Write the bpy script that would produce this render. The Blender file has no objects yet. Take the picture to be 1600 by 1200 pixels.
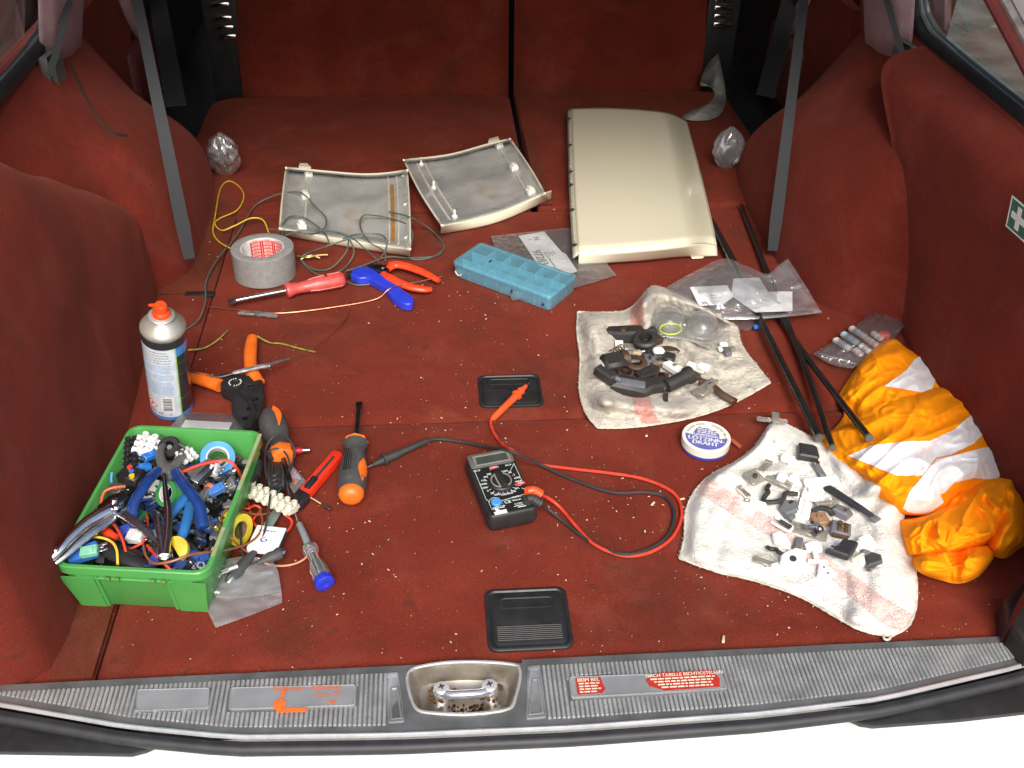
import bpy, bmesh, math, random
from mathutils import Vector as V, Matrix as M, noise
random.seed(7)
S = bpy.context.scene
COL = S.collection
R = math.radians
# ---------------------------------------------------------------- camera
CH, CF = 0.83, 1570.0
pitch, roll, yaw = R(37), R(1.5), R(5.2)
_fw = V((math.sin(yaw)*math.cos(pitch), math.cos(yaw)*math.cos(pitch), -math.sin(pitch)))
_rt = V((math.cos(yaw), -math.sin(yaw), 0))
_up = _rt.cross(_fw)
_r2 = _rt*math.cos(roll) + _up*math.sin(roll)
_u2 = _up*math.cos(roll) - _rt*math.sin(roll)
CC = V((0, 0, CH))
cam_d = bpy.data.cameras.new("camera")
cam = bpy.data.objects.new("camera", cam_d)
COL.objects.link(cam)
cam_d.sensor_width = 36
cam_d.lens = 36*CF/1600
cam_d.clip_start = 0.01
cam_d.clip_end = 500
cam.matrix_world = M(((_r2.x, _u2.x, -_fw.x, 0), (_r2.y, _u2.y, -_fw.y, 0), (_r2.z, _u2.z, -_fw.z, CH), (0, 0, 0, 1)))
S.camera = cam
# ---------------------------------------------------------------- light
SUN_EL, SUN_AZ = R(46), R(177)        # behind the open tailgate
w = bpy.data.worlds.new("World")
S.world = w
w.use_nodes = True
nt = w.node_tree
sky = nt.nodes.new("ShaderNodeTexSky")
sky.sky_type = 'NISHITA'
sky.sun_disc = False
sky.sun_elevation = SUN_EL
sky.sun_rotation = SUN_AZ
sky.air_density = 1.0
sky.dust_density = 4.0
sky.ozone_density = 1.0
bg = nt.nodes["Background"]
nt.links.new(sky.outputs[0], bg.inputs[0])
bg.inputs[1].default_value = 0.14
sd = bpy.data.lights.new("sun", 'SUN')
sd.energy = 2.4
sd.angle = R(30)
sd.color = (1, .965, .90)
so = bpy.data.objects.new("sun", sd)
COL.objects.link(so)
_sd = V((math.sin(SUN_AZ)*math.cos(SUN_EL), math.cos(SUN_AZ)*math.cos(SUN_EL), math.sin(SUN_EL)))
so.rotation_euler = _sd.to_track_quat('Z', 'Y').to_euler()
so.location = (0, -2, 3)
S.view_settings.view_transform = 'Standard'
S.view_settings.look = 'None'
S.view_settings.exposure = 0.62
S.view_settings.gamma = 1
S.cycles.transparent_max_bounces = 24
S.cycles.max_bounces = 10

# ---------------------------------------------------------------- pixel -> world
def ray(px, py):
    return _fw + _r2*((px-800)/CF) - _u2*((py-600)/CF)
def P(px, py, z=0.0):
    d = ray(px, py)
    return CC + d*((z-CH)/d.z)
def PX(px, py, x):
    d = ray(px, py)
    return CC + d*(x/d.x)
def PY(px, py, y):
    d = ray(px, py)
    return CC + d*(y/d.y)
def frame(o, x, up=V((0, 0, 1))):
    X = (x-o).normalized()
    Y = up.cross(X).normalized()
    Z = X.cross(Y)
    m = M((X, Y, Z)).transposed().to_4x4()
    m.translation = o
    return m
def pose(a, b, z=0.0, z2=None):
    A = P(a[0], a[1], z); B = P(b[0], b[1], z if z2 is None else z2)
    return frame(A, B), (B-A).length
def at(px, py, z=0.0, deg=0.0):
    """matrix at a pixel on height z, X turned deg (counter-clockwise seen from above)"""
    return M.Translation(P(px, py, z)) @ M.Rotation(R(deg), 4, 'Z')
def T(x, y, z): return M.Translation((x, y, z))
def RX(a): return M.Rotation(R(a), 4, 'X')
def RY(a): return M.Rotation(R(a), 4, 'Y')
def RZ(a): return M.Rotation(R(a), 4, 'Z')
def SC(x, y, z): return M.Diagonal((x, y, z, 1))
def nz(p, s=1.0, seed=0.0):
    return noise.noise(V((p[0]*s+seed*7.3, p[1]*s-seed*3.1, (p[2] if len(p) > 2 else 0)*s+seed)))
def cr(pts, n=6, closed=False):
    """Catmull-Rom through points"""
    pts = [V(p) for p in pts]
    out = []
    N = len(pts)
    rng = range(N) if closed else range(N-1)
    for i in rng:
        if closed:
            a, b, c, d = pts[(i-1) % N], pts[i], pts[(i+1) % N], pts[(i+2) % N]
        else:
            a, b, c, d = pts[max(i-1, 0)], pts[i], pts[i+1], pts[min(i+2, N-1)]
        for k in range(n):
            t = k/n
            out.append(0.5*((2*b) + (c-a)*t + (2*a-5*b+4*c-d)*t*t + (3*b-a-3*c+d)*t**3))
    if not closed:
        out.append(pts[-1])
    return out
def lerp(a, b, t): return a+(b-a)*t
def poly_at(pl, t):
    """point at fraction t of the length of a polyline of 2-tuples"""
    L = [0]
    for i in range(1, len(pl)):
        L.append(L[-1]+math.hypot(pl[i][0]-pl[i-1][0], pl[i][1]-pl[i-1][1]))
    d = t*L[-1]
    for i in range(1, len(pl)):
        if d <= L[i] or i == len(pl)-1:
            k = (d-L[i-1])/max(L[i]-L[i-1], 1e-9)
            return (lerp(pl[i-1][0], pl[i][0], k), lerp(pl[i-1][1], pl[i][1], k))
def smooth2(pl, n=6):
    return [(q.x, q.y) for q in cr([(p[0], p[1], 0) for p in pl], n)]
def inpoly(x, y, pl):
    c = False
    j = len(pl)-1
    for i in range(len(pl)):
        xi, yi = pl[i]; xj, yj = pl[j]
        if (yi > y) != (yj > y) and x < (xj-xi)*(y-yi)/(yj-yi)+xi:
            c = not c
        j = i
    return c
def sst(a, b, x):
    t = min(max((x-a)/(b-a), 0), 1)
    return t*t*(3-2*t)

# ---------------------------------------------------------------- mesh collector
class MB:
    def __init__(s):
        s.v = []; s.f = []; s.m = []; s.uv = None
    def add(s, vs, fs, m=None, mi=0):
        o = len(s.v)
        s.v += [(m @ V(p)) if m is not None else V(p) for p in vs]
        s.f += [tuple(i+o for i in f) for f in fs]
        s.m += [mi]*len(fs)
        return s
    def bm(s, b, m=None, mi=0):
        b.verts.index_update()
        s.add([v.co.copy() for v in b.verts], [[v.index for v in f.verts] for f in b.faces], m, mi)
        b.free()
        return s
    def box(s, c, d, m=None, bev=0.0, seg=2, mi=0):
        b = bmesh.new()
        bmesh.ops.create_cube(b, size=1)
        for v in b.verts:
            v.co = V((v.co.x*d[0]+c[0], v.co.y*d[1]+c[1], v.co.z*d[2]+c[2]))
        if bev:
            bmesh.ops.bevel(b, geom=list(b.edges), offset=bev, segments=seg, profile=.5, affect='EDGES')
        return s.bm(b, m, mi)
    def prism(s, pl, z0, z1, m=None, bev=0.0, seg=2, mi=0):
        b = bmesh.new()
        vs = [b.verts.new((p[0], p[1], z0)) for p in pl]
        f = b.faces.new(vs)
        f.normal_update()
        if f.normal.z > 0: f.normal_flip()
        r = bmesh.ops.extrude_face_region(b, geom=[f])
        top = [e for e in r['geom'] if isinstance(e, bmesh.types.BMVert)]
        for v in top: v.co.z = z1
        b.normal_update()
        if bev:
            ed = [e for e in b.edges if abs(e.verts[0].co.z-e.verts[1].co.z) < 1e-7 and abs(e.verts[0].co.z-z1) < 1e-7]
            bmesh.ops.bevel(b, geom=ed, offset=bev, segments=seg, profile=.5, affect='EDGES')
        return s.bm(b, m, mi)
    def tube(s, pts, r, n=8, m=None, cap=True, mi=0, flat=1.0):
        pts = [V(p) for p in pts]
        rr = r if isinstance(r, (list, tuple)) else [r]*len(pts)
        vs = []; fs = []
        t = (pts[1]-pts[0]).normalized()
        up = V((0, 0, 1)) if abs(t.z) < .9 else V((1, 0, 0))
        nrm = (up - t*up.dot(t)).normalized()
        for i, p in enumerate(pts):
            a = pts[max(i-1, 0)]; c = pts[min(i+1, len(pts)-1)]
            t = (c-a)
            if t.length < 1e-9: t = V((1, 0, 0))
            t.normalize()
            nrm = nrm - t*nrm.dot(t)
            nrm = nrm.normalized() if nrm.length > 1e-6 else t.orthogonal().normalized()
            bi = t.cross(nrm)
            for k in range(n):
                a2 = 2*math.pi*k/n
                vs.append(p+(nrm*math.sin(a2)*flat+bi*math.cos(a2))*rr[i])
        for i in range(len(pts)-1):
            for k in range(n):
                k2 = (k+1) % n
                fs.append((i*n+k, i*n+k2, (i+1)*n+k2, (i+1)*n+k))
        if cap:
            fs.append(tuple(range(n))[::-1]); fs.append(tuple((len(pts)-1)*n+k for k in range(n)))
        return s.add(vs, fs, m, mi)
    def rev(s, prof, n=20, m=None, sq=1.0, mi=0, closed=False, rot=0.0):
        """revolve (x, r) about the X axis; sq squashes Z"""
        vs = []; fs = []
        for (x, r) in prof:
            for k in range(n):
                a = 2*math.pi*k/n+rot
                vs.append((x, math.cos(a)*r, math.sin(a)*r*sq))
        q = len(prof)
        for i in range(q if closed else q-1):
            j = (i+1) % q
            for k in range(n):
                k2 = (k+1) % n
                fs.append((i*n+k, j*n+k, j*n+k2, i*n+k2))
        if not closed:
            fs.append(tuple(range(n))); fs.append(tuple((q-1)*n+k for k in range(n))[::-1])
        return s.add(vs, fs, m, mi)
    def lathe(s, prof, n=24, m=None, mi=0, closed=False):
        """revolve (r, z) about Z"""
        mm = RY(-90)
        if m is not None: mm = m @ mm
        return s.rev([(z, r) for (r, z) in prof], n, mm, 1.0, mi, closed)
    def loft(s, loops, m=None, close=True, cap0=False, cap1=False, mi=0):
        n = len(loops[0]); vs = []; fs = []
        for l in loops: vs += [V(p) for p in l]
        for i in range(len(loops)-1):
            for k in range(n if close else n-1):
                k2 = (k+1) % n
                fs.append((i*n+k, i*n+k2, (i+1)*n+k2, (i+1)*n+k))
        if cap0: fs.append(tuple(range(n))[::-1])
        if cap1: fs.append(tuple((len(loops)-1)*n+k for k in range(n)))
        return s.add(vs, fs, m, mi)
    def grid(s, fn, nu, nv, m=None, mi=0, keep=None):
        vs = []; fs = []
        for j in range(nv+1):
            for i in range(nu+1):
                vs.append(fn(i/nu, j/nv))
        for j in range(nv):
            for i in range(nu):
                if keep and not keep((i+.5)/nu, (j+.5)/nv): continue
                a = j*(nu+1)+i
                fs.append((a, a+nu+1, a+nu+2, a+1))
        return s.add(vs, fs, m, mi)

WM = {}
def mesh_obj(name, mb, mats, parent=None, inv=None, sharp=38, solid=0.0, uv=None):
    me = bpy.data.meshes.new(name)
    vs = [(inv @ p) if inv is not None else p for p in mb.v]
    me.from_pydata([tuple(p) for p in vs], [], mb.f)
    ml = mats if isinstance(mats, (list, tuple)) else [mats]
    for x in ml: me.materials.append(x)
    if len(ml) > 1:
        me.polygons.foreach_set('material_index', mb.m)
    me.validate()
    me.polygons.foreach_set('use_smooth', [True]*len(me.polygons))
    me.set_sharp_from_angle(angle=R(sharp))
    if uv:
        l = me.uv_layers.new(name='uv')
        for lp in me.loops: l.data[lp.index].uv = uv[lp.vertex_index]
    o = bpy.data.objects.new(name, me)
    COL.objects.link(o)
    if solid:
        md = o.modifiers.new('thickness', 'SOLIDIFY'); md.thickness = solid; md.offset = 0
    if parent: o.parent = parent
    return o
def thing(name, label, cat, m=None, group=None):
    o = bpy.data.objects.new(name, None)
    o.empty_display_size = .02
    COL.objects.link(o)
    if m is None: m = M.Identity(4)
    o.matrix_world = m
    WM[o] = m.copy()
    o['label'] = label; o['category'] = cat
    if group: o['group'] = group
    return o
def part(name, mb, mat, parent, w=False, label=None, kind=None, **k):
    r = parent
    while r.parent: r = r.parent
    o = mesh_obj(name, mb, mat, parent, WM[r].inverted() if w else None, **k)
    if label: o['label'] = label
    if kind: o['kind'] = kind
    return o
def single(name, mb, mat, label, cat, group=None, kind=None, **k):
    """top-level thing made of one mesh, coordinates given in world space"""
    xs = [p.x for p in mb.v]; ys = [p.y for p in mb.v]; zs = [p.z for p in mb.v]
    o0 = V(((min(xs)+max(xs))/2, (min(ys)+max(ys))/2, min(zs)))
    o = mesh_obj(name, mb, mat, None, M.Translation(-o0), **k)
    o.location = o0
    if kind: o['kind'] = kind
    else:
        o['label'] = label; o['category'] = cat
    if group: o['group'] = group
    return o
def dup(root, m, label=None):
    r = root.copy(); COL.objects.link(r); r.matrix_world = m
    if label: r['label'] = label
    for ch in [c for c in bpy.data.objects if c.parent == root]:
        c = ch.copy(); COL.objects.link(c); c.parent = r
        for g in [q for q in bpy.data.objects if q.parent == ch]:
            d = g.copy(); COL.objects.link(d); d.parent = c
    return r

# ---------------------------------------------------------------- lettering
_tc = {}
def tmesh(txt, size):
    k = (txt, size)
    if k not in _tc:
        cu = bpy.data.curves.new('lettering', 'FONT')
        cu.body = txt; cu.size = size; cu.align_x = 'CENTER'; cu.align_y = 'CENTER'; cu.resolution_u = 3
        ob = bpy.data.objects.new('lettering', cu)
        COL.objects.link(ob)
        dg = bpy.context.evaluated_depsgraph_get()
        me = ob.evaluated_get(dg).to_mesh()
        _tc[k] = ([v.co.copy() for v in me.vertices], [tuple(p.vertices) for p in me.polygons])
        ob.evaluated_get(dg).to_mesh_clear()
        bpy.data.objects.remove(ob); bpy.data.curves.remove(cu)
    return _tc[k]
def text(mb, txt, size, m=None, bold=0.0, fn=None, mi=0):
    vs, fs = tmesh(txt, size)
    for dx in ([0] if not bold else [-bold, bold]):
        vv = [V((p.x+dx, p.y, p.z+(1e-5 if dx > 0 else 0))) for p in vs]
        if fn: vv = [fn(p) for p in vv]
        mb.add(vv, fs, m, mi)
    return mb
def dashes(mb, x0, x1, y, h, seed, m=None, fn=None, mi=0):
    """a row of print too small to read"""
    r = random.Random(seed); x = x0
    while x < x1:
        L = h*r.uniform(1.2, 4.5)
        if x+L > x1: break
        q = [V((x, y-h/2, 0)), V((x+L, y-h/2, 0)), V((x+L, y+h/2, 0)), V((x, y+h/2, 0))]
        if fn: q = [fn(p) for p in q]
        mb.add(q, [(0, 1, 2, 3)], m, mi)
        x += L+h*.7
    return mb

# ---------------------------------------------------------------- materials
_mc = {}
def mat(name, c=(.5, .5, .5), rough=.5, metal=0.0, c2=None, ns=60.0, bump=0.0, bs=400.0, sheen=0.0, coat=0.0,
        trans=0.0, spec=.5, sss=0.0, dirt=None, dn=35.0, dl=.55, emit=0, detail=4, rv=0.0, lo=.35, hi=.65):
    if name in _mc: return _mc[name]
    m = bpy.data.materials.new(name); m.use_nodes = True
    n = m.node_tree; b = n.nodes['Principled BSDF']; L = n.links.new
    b.inputs['Roughness'].default_value = rough
    b.inputs['Metallic'].default_value = metal
    b.inputs['Specular IOR Level'].default_value = spec
    b.inputs['Sheen Weight'].default_value = sheen
    b.inputs['Sheen Tint'].default_value = (*[min(1, x*3+.1) for x in c], 1)
    b.inputs['Coat Weight'].default_value = coat
    b.inputs['Coat Roughness'].default_value = .12
    b.inputs['Transmission Weight'].default_value = trans
    b.inputs['Subsurface Weight'].default_value = sss
    b.inputs['Subsurface Scale'].default_value = .004
    tc = n.nodes.new('ShaderNodeTexCoord')
    out = None
    if c2 is None: c2 = tuple(x*.8 for x in c)
    tx = n.nodes.new('ShaderNodeTexNoise'); tx.inputs['Scale'].default_value = ns; tx.inputs['Detail'].default_value = detail
    L(tc.outputs['Object'], tx.inputs['Vector'])
    rp = n.nodes.new('ShaderNodeValToRGB')
    rp.color_ramp.elements[0].position = lo; rp.color_ramp.elements[1].position = hi
    rp.color_ramp.elements[0].color = (*c2, 1); rp.color_ramp.elements[1].color = (*c, 1)
    L(tx.outputs[0], rp.inputs[0])
    out = rp.outputs[0]
    if dirt:
        t2 = n.nodes.new('ShaderNodeTexNoise'); t2.inputs['Scale'].default_value = dn; t2.inputs['Detail'].default_value = 7
        t2.inputs['Roughness'].default_value = .65
        L(tc.outputs['Object'], t2.inputs['Vector'])
        r2 = n.nodes.new('ShaderNodeValToRGB')
        r2.color_ramp.elements[0].position = dl; r2.color_ramp.elements[1].position = min(dl+.16, 1)
        r2.color_ramp.elements[0].color = (0, 0, 0, 1); r2.color_ramp.elements[1].color = (.85, .85, .85, 1)
        L(t2.outputs[0], r2.inputs[0])
        mx = n.nodes.new('ShaderNodeMix'); mx.data_type = 'RGBA'
        L(r2.outputs[0], mx.inputs[0]); L(out, mx.inputs[6]); mx.inputs[7].default_value = (*dirt, 1)
        out = mx.outputs[2]
    L(out, b.inputs['Base Color'])
    if rv:
        mr = n.nodes.new('ShaderNodeMapRange')
        mr.inputs[3].default_value = max(rough-rv, .03); mr.inputs[4].default_value = min(rough+rv, 1)
        t3 = n.nodes.new('ShaderNodeTexNoise'); t3.inputs['Scale'].default_value = ns*2.3; t3.inputs['Detail'].default_value = 6
        L(tc.outputs['Object'], t3.inputs['Vector']); L(t3.outputs[0], mr.inputs[0]); L(mr.outputs[0], b.inputs['Roughness'])
    if bump:
        tb = n.nodes.new('ShaderNodeTexNoise'); tb.inputs['Scale'].default_value = bs; tb.inputs['Detail'].default_value = 3
        L(tc.outputs['Object'], tb.inputs['Vector'])
        bp = n.nodes.new('ShaderNodeBump'); bp.inputs['Strength'].default_value = bump; bp.inputs['Distance'].default_value = .001
        L(tb.outputs[0], bp.inputs['Height']); L(bp.outputs[0], b.inputs['Normal'])
    _mc[name] = m
    return m
def film(name, tint=(.95, .96, .97), haze=.07, gl=.06, rough=.09, bump=.9, bs=70, dcol=(.8, .82, .85)):
    """thin clear plastic: lets light through, catches highlights on its creases"""
    if name in _mc: return _mc[name]
    m = bpy.data.materials.new(name); m.use_nodes = True
    n = m.node_tree; n.nodes.remove(n.nodes['Principled BSDF']); L = n.links.new
    o = n.nodes['Material Output']
    tr = n.nodes.new('ShaderNodeBsdfTransparent'); tr.inputs[0].default_value = (*tint, 1)
    df = n.nodes.new('ShaderNodeBsdfDiffuse'); df.inputs[0].default_value = (*dcol, 1)
    gs = n.nodes.new('ShaderNodeBsdfGlossy'); gs.inputs['Roughness'].default_value = rough
    gs.inputs[0].default_value = (1, 1, 1, 1)
    tc = n.nodes.new('ShaderNodeTexCoord')
    tb = n.nodes.new('ShaderNodeTexNoise'); tb.inputs['Scale'].default_value = bs; tb.inputs['Detail'].default_value = 3
    tb.inputs['Distortion'].default_value = 1.2
    L(tc.outputs['Object'], tb.inputs['Vector'])
    bp = n.nodes.new('ShaderNodeBump'); bp.inputs['Strength'].default_value = bump; bp.inputs['Distance'].default_value = .004
    L(tb.outputs[0], bp.inputs['Height'])
    L(bp.outputs[0], gs.inputs['Normal'])
    m1 = n.nodes.new('ShaderNodeMixShader'); m1.inputs[0].default_value = haze
    L(tr.outputs[0], m1.inputs[1]); L(df.outputs[0], m1.inputs[2])
    lw = n.nodes.new('ShaderNodeLayerWeight'); lw.inputs['Blend'].default_value = .35
    L(bp.outputs[0], lw.inputs['Normal'])
    mr = n.nodes.new('ShaderNodeMapRange'); mr.inputs[3].default_value = gl; mr.inputs[4].default_value = .6
    L(lw.outputs['Fresnel'], mr.inputs[0])
    m2 = n.nodes.new('ShaderNodeMixShader')
    L(mr.outputs[0], m2.inputs[0]); L(m1.outputs[0], m2.inputs[1]); L(gs.outputs[0], m2.inputs[2])
    L(m2.outputs[0], o.inputs['Surface'])
    _mc[name] = m
    return m
def carpet(name, c, c2, stain, sl=.60):
    m = mat(name, c, .95, 0, c2, 9.0, .9, 700, .12, dirt=stain, dn=5.5, dl=sl, spec=.1, detail=8, lo=.3, hi=.7)
    b = m.node_tree.nodes['Principled BSDF']; n = m.node_tree; L = n.links.new
    src = b.inputs['Base Color'].links[0].from_socket
    tc = [q for q in n.nodes if q.type == 'TEX_COORD'][0]
    for sc, p0, p1, fac, col in ((3.2, .46, .70, .75, tuple(x*.62 for x in c)), (14, .52, .72, .40, (c[0]*1.15, c[1]*2.0, c[2]*2.2)), (60, .60, .70, .45, (.05, .02, .014)), (420, .48, .62, .30, tuple(x*.45 for x in c)), (650, .55, .70, .30, (c[0]*1.7, c[1]*2.6, c[2]*2.8)), (28, .45, .70, .30, tuple(x*.6 for x in c))):
        t = n.nodes.new('ShaderNodeTexNoise'); t.inputs['Scale'].default_value = sc; t.inputs['Detail'].default_value = 6; t.inputs['Distortion'].default_value = .6
        L(tc.outputs['Object'], t.inputs['Vector'])
        r = n.nodes.new('ShaderNodeMapRange'); r.inputs[1].default_value = p0; r.inputs[2].default_value = p1; r.inputs[4].default_value = fac
        L(t.outputs[0], r.inputs[0])
        mx = n.nodes.new('ShaderNodeMix'); mx.data_type = 'RGBA'; L(r.outputs[0], mx.inputs[0]); L(src, mx.inputs[6]); mx.inputs[7].default_value = (*col, 1)
        src = mx.outputs[2]
    L(src, b.inputs['Base Color'])
    b.inputs['Sheen Roughness'].default_value = .45
    b.inputs['Sheen Tint'].default_value = (1, .35, .25, 1)
    return m
CARPET = carpet('red carpet', (.180, .0275, .0150), (.120, .0165, .0090), (.062, .020, .012), .53)
CARPET_W = carpet('red side carpet', (.172, .0245, .0155), (.118, .0160, .0100), (.07, .019, .013), .57)
CARPET_B = carpet('worn brown carpet', (.130, .028, .015), (.100, .022, .012), (.06, .02, .011))
BLACK = mat('black plastic', (.018, .018, .019), .45, c2=(.012, .012, .012), rv=.1, dirt=(.06, .055, .05), dn=60, dl=.66)
RUBBER = mat('black rubber', (.020, .021, .024), .55, c2=(.012, .012, .014), dirt=(.07, .07, .07), dn=40, dl=.64)
STEEL = mat('steel', (.55, .55, .56), .28, 1, (.42, .42, .42), rv=.12)
CHROME = mat('chrome', (.80, .80, .82), .12, 1, (.65, .65, .66), rv=.06)
DSTEEL = mat('dark steel', (.16, .16, .16), .38, 1, (.09, .085, .08), rv=.12)
ALU = mat('scuffed aluminium', (.42, .43, .43), .36, .6, (.30, .305, .31), 30, .25, 500, dirt=(.16, .15, .14), dn=14, dl=.55, rv=.12)
COPPER = mat('copper', (.72, .33, .20), .3, 1, (.55, .22, .12))
RUST = mat('rust', (.16, .075, .03), .8, .2, (.06, .03, .018), 180, .4, 500)
WHITE_P = mat('white plastic', (.78, .77, .72), .4, c2=(.68, .66, .60))
CREAM = mat('cream paint', (.66, .62, .47), .22, c2=(.68, .635, .48), ns=3, coat=.6)
ORANGE = mat('orange plastic', (.80, .16, .015), .42, c2=(.68, .12, .012), dirt=(.12, .05, .02), dn=50, dl=.68)
REDOR = mat('red orange plastic', (.80, .06, .015), .32, c2=(.70, .045, .012), dirt=(.25, .03, .02), dn=50, dl=.70)
PAPER = mat('paper', (.80, .80, .79), .7, c2=(.74, .74, .73))
INK = mat('black ink', (.03, .03, .04), .7)
BLUEINK = mat('blue ink', (.05, .08, .35), .6)
FILM = film('clear film')
FILM2 = film('cloudy film', (.90, .90, .88), .20, .09, .15, .35, 35)
def pl(name, c, rough=.42, **k): return mat(name, c, rough, c2=tuple(x*.75 for x in c), **k)
# ================================================================ ground outside
XC = 0.088
g = MB()
g.grid(lambda u, v: V(((u-.5)*120, (v-.5)*120, -.62)), 24, 24)
mesh_obj('ground', g, mat('gravel ground', (.24, .24, .21), .95, c2=(.10, .105, .09), ns=6, bump=.8, bs=60, dirt=(.06, .09, .035), dn=1.2, dl=.52, detail=8))['kind'] = 'structure'
# ================================================================ the car
car = thing('station_wagon', 'red carpeted load bay of a white station wagon seen through its open tailgate', 'car', T(XC, 1.3, -.62))
def cp(name, mb, mt, parent=None, **k): return part(name, mb, mt, parent or car, w=True, **k)

# ---- load floor: carpeted boards with joints between them
def board(x0, x1, y0, y1, r=.012, seed=0, th=.02):
    """carpeted board with rolled edges and a slightly uneven top"""
    nx = max(int((x1-x0)/.012), 4); ny = max(int((y1-y0)/.012), 4)
    mb = MB()
    def fn(u, v):
        u2 = .5-.5*math.cos(math.pi*u) if False else u
        x = lerp(x0, x1, u2); y = lerp(y0, y1, v)
        d = min(x-x0, x1-x, y-y0, y1-y)
        z = -.006*(1-sst(0, .008, d))
        z += .0011*nz((x, y), 9, seed)*sst(0, .05, d)+.0006*nz((x, y), 40, seed)*sst(0, .03, d)
        return V((x, y, z-.0012))
    mb.grid(fn, nx, ny)
    mb.box(((x0+x1)/2, (y0+y1)/2, -.018), (x1-x0-.001, y1-y0-.001, .020))
    return mb
cp('floor_board', board(-.344, .80, .636, 1.0242, seed=1), CARPET, label='front carpeted floor board behind the sill')
cp('floor_board', board(-.344, .80, 1.0262, 1.615, seed=2), CARPET, label='middle carpeted floor board')
cp('floor_strip', board(-.60, -.3465, .636, 1.36, seed=3), CARPET)
cp('floor_strip', board(-.60, -.3465, 1.363, 1.615, seed=4), CARPET_B)
b = MB(); b.box((-.368, .688, .0002), (.042, .095, .0012), bev=.0005); cp('carpet_patch', b, CARPET_B)
b = MB(); b.box((-.364, 1.352, -.002), (.045, .012, .004), bev=.001); cp('floor_slot', b, BLACK)
b = MB(); b.box((XC, 1.9, -.045), (1.5, 2.6, .02)); cp('underfloor', b, BLACK)
# folded rear seat bases
def rbase(x0, x1, y0, y1, rl, rr, seed):
    pl_ = []
    def arc(cx, cy, r, a0, a1):
        for k in range(7):
            a = R(lerp(a0, a1, k/6)); pl_.append((cx+math.cos(a)*r, cy+math.sin(a)*r))
    arc(x1-rr, y1-rr, rr, 0, 90); arc(x0+rl, y1-rl, rl, 90, 180)
    pl_ += [(x0, y0), (x1, y0)]
    m = MB(); m.prism(pl_, -.03, .002, bev=.009, seg=3); return m
cp('seat_base', rbase(-.472, .1735, 1.618, 2.158, .06, .012, 1), CARPET, label='wide left folded seat base')
cp('seat_base', rbase(.1865, .66, 1.618, 2.175, .012, .05, 2), CARPET, label='narrow right folded seat base')
b = MB(); b.prism([(.150, 1.63), (.173, 1.63), (.173, 1.86), (.150, 1.85)], .0045, .0060); cp('worn_strip', b, CARPET_B)
b = MB(); b.prism([(.187, 1.62), (.212, 1.62), (.205, 1.95), (.187, 1.95)], .0045, .0060); cp('worn_strip', b, CARPET_B)
# backrests
def backrest(x0, x1, seed, lean=.16):
    mb = MB()
    def fn(u, v):
        x = lerp(x0, x1, u); z = lerp(-.03, .56, v)
        d = min(u, 1-u)*(x1-x0)
        y = 2.175+z*lean+.018*(1-sst(0, .03, d))+.003*nz((x, z), 7, seed)
        return V((x, y, z))
    mb.grid(fn, 30, 30)
    mb.box(((x0+x1)/2, 2.36, .27), (x1-x0-.04, .12, .6))
    return mb
BL, BR_ = PY(369, 80, 2.185).x, PY(1106, 70, 2.185).x
cp('seat_backrest', backrest(BL, .174, 1), CARPET, label='wide left seat backrest')
cp('seat_backrest', backrest(.186, BR_, 2), CARPET, label='narrow right seat backrest')
# black backrest edge trims with chrome bars
for sx, px, bars in ((-1, PY(345, 40, 2.20).x, [(343, 7), (347, 28), (350, 43), (354, 57)]), (1, PY(1130, 40, 2.20).x, [(1132, -1), (1131, 12), (1130, 25), (1129, 38)])):
    b = MB(); b.box((px, 2.24, .22), (.075, .06, .54), RX(0), bev=.008)
    t = cp('backrest_trim', b, BLACK)
    for q in bars:
        c = PY(q[0], q[1], 2.205)
        m = MB(); m.box((0, 0, 0), (.042, .008, .011), T(*c), bev=.003); cp('chrome_bar', m, CHROME, t)

# ---- finger handles of the floor boards
def handle(cx, cy, wx, wy, ribs):
    def rr(w_, h_, r, n=5):
        o = []
        for sx, sy, a0 in ((1, 1, 0), (-1, 1, 90), (-1, -1, 180), (1, -1, 270)):
            for k in range(n+1):
                a = R(a0+90*k/n)
                o.append((cx+sx*(w_/2-r)+math.cos(a)*r, cy+sy*(h_/2-r)+math.sin(a)*r))
        return o
    o1 = rr(wx, wy, .010); o2 = rr(wx-.010, wy-.010, .007)
    mb = MB()
    L = lambda o, z: [V((p[0], p[1], z)) for p in o]
    mb.loft([L(o1, -.001), L(o1, .0015), L(rr(wx-.003, wy-.003, .009), .0026), L(rr(wx-.007, wy-.007, .008), .0026), L(o2, .0012)], cap1=True)
    h = cp('hatch_handle', mb, BLACK)
    f = MB(); f.prism(rr(wx-.013, wy-.013, .006), .0008, .0030, bev=.001)
    cp('handle_flap', f, BLACK, h)
    s = MB()
    sx = wx*.66; sy = wy*.15; yy = wy*.24
    def slot(k, z): return [V((cx+math.copysign(1, math.cos(a))*max(sx/2-sy/2, 0)+math.cos(a)*sy/2*k, cy+yy+math.sin(a)*sy/2*k, z)) for a in [2*math.pi*i/24+.01 for i in range(24)]]
    s.loft([slot(1.25, .0030), slot(1.2, .0042), slot(1.0, .0042), slot(.9, .0032)], cap1=True)
    cp('finger_slot', s, BLACK, h)
    if ribs:
        r = MB()
        for k in range(8):
            y = cy-wy*.14-k*wy*.030
            r.tube([(cx-wx*.38, y, .0032), (cx+wx*.38, y, .0032)], .0008, 5)
        cp('grip_ribs', r, BLACK, h, kind='stuff')
    else:
        r = MB(); r.box((cx, cy-wy*.08, .0031), (.002, wy*.35, .001)); r.box((cx, cy-wy*.02, .0031), (wx*.7, .0012, .001))
        cp('grip_ribs', r, BLACK, h)
c0 = P(825, 967); handle(c0.x, c0.y, .088, .082, True)
c1 = P(797, 611); handle(c1.x, c1.y, .086, .071, False)

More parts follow.
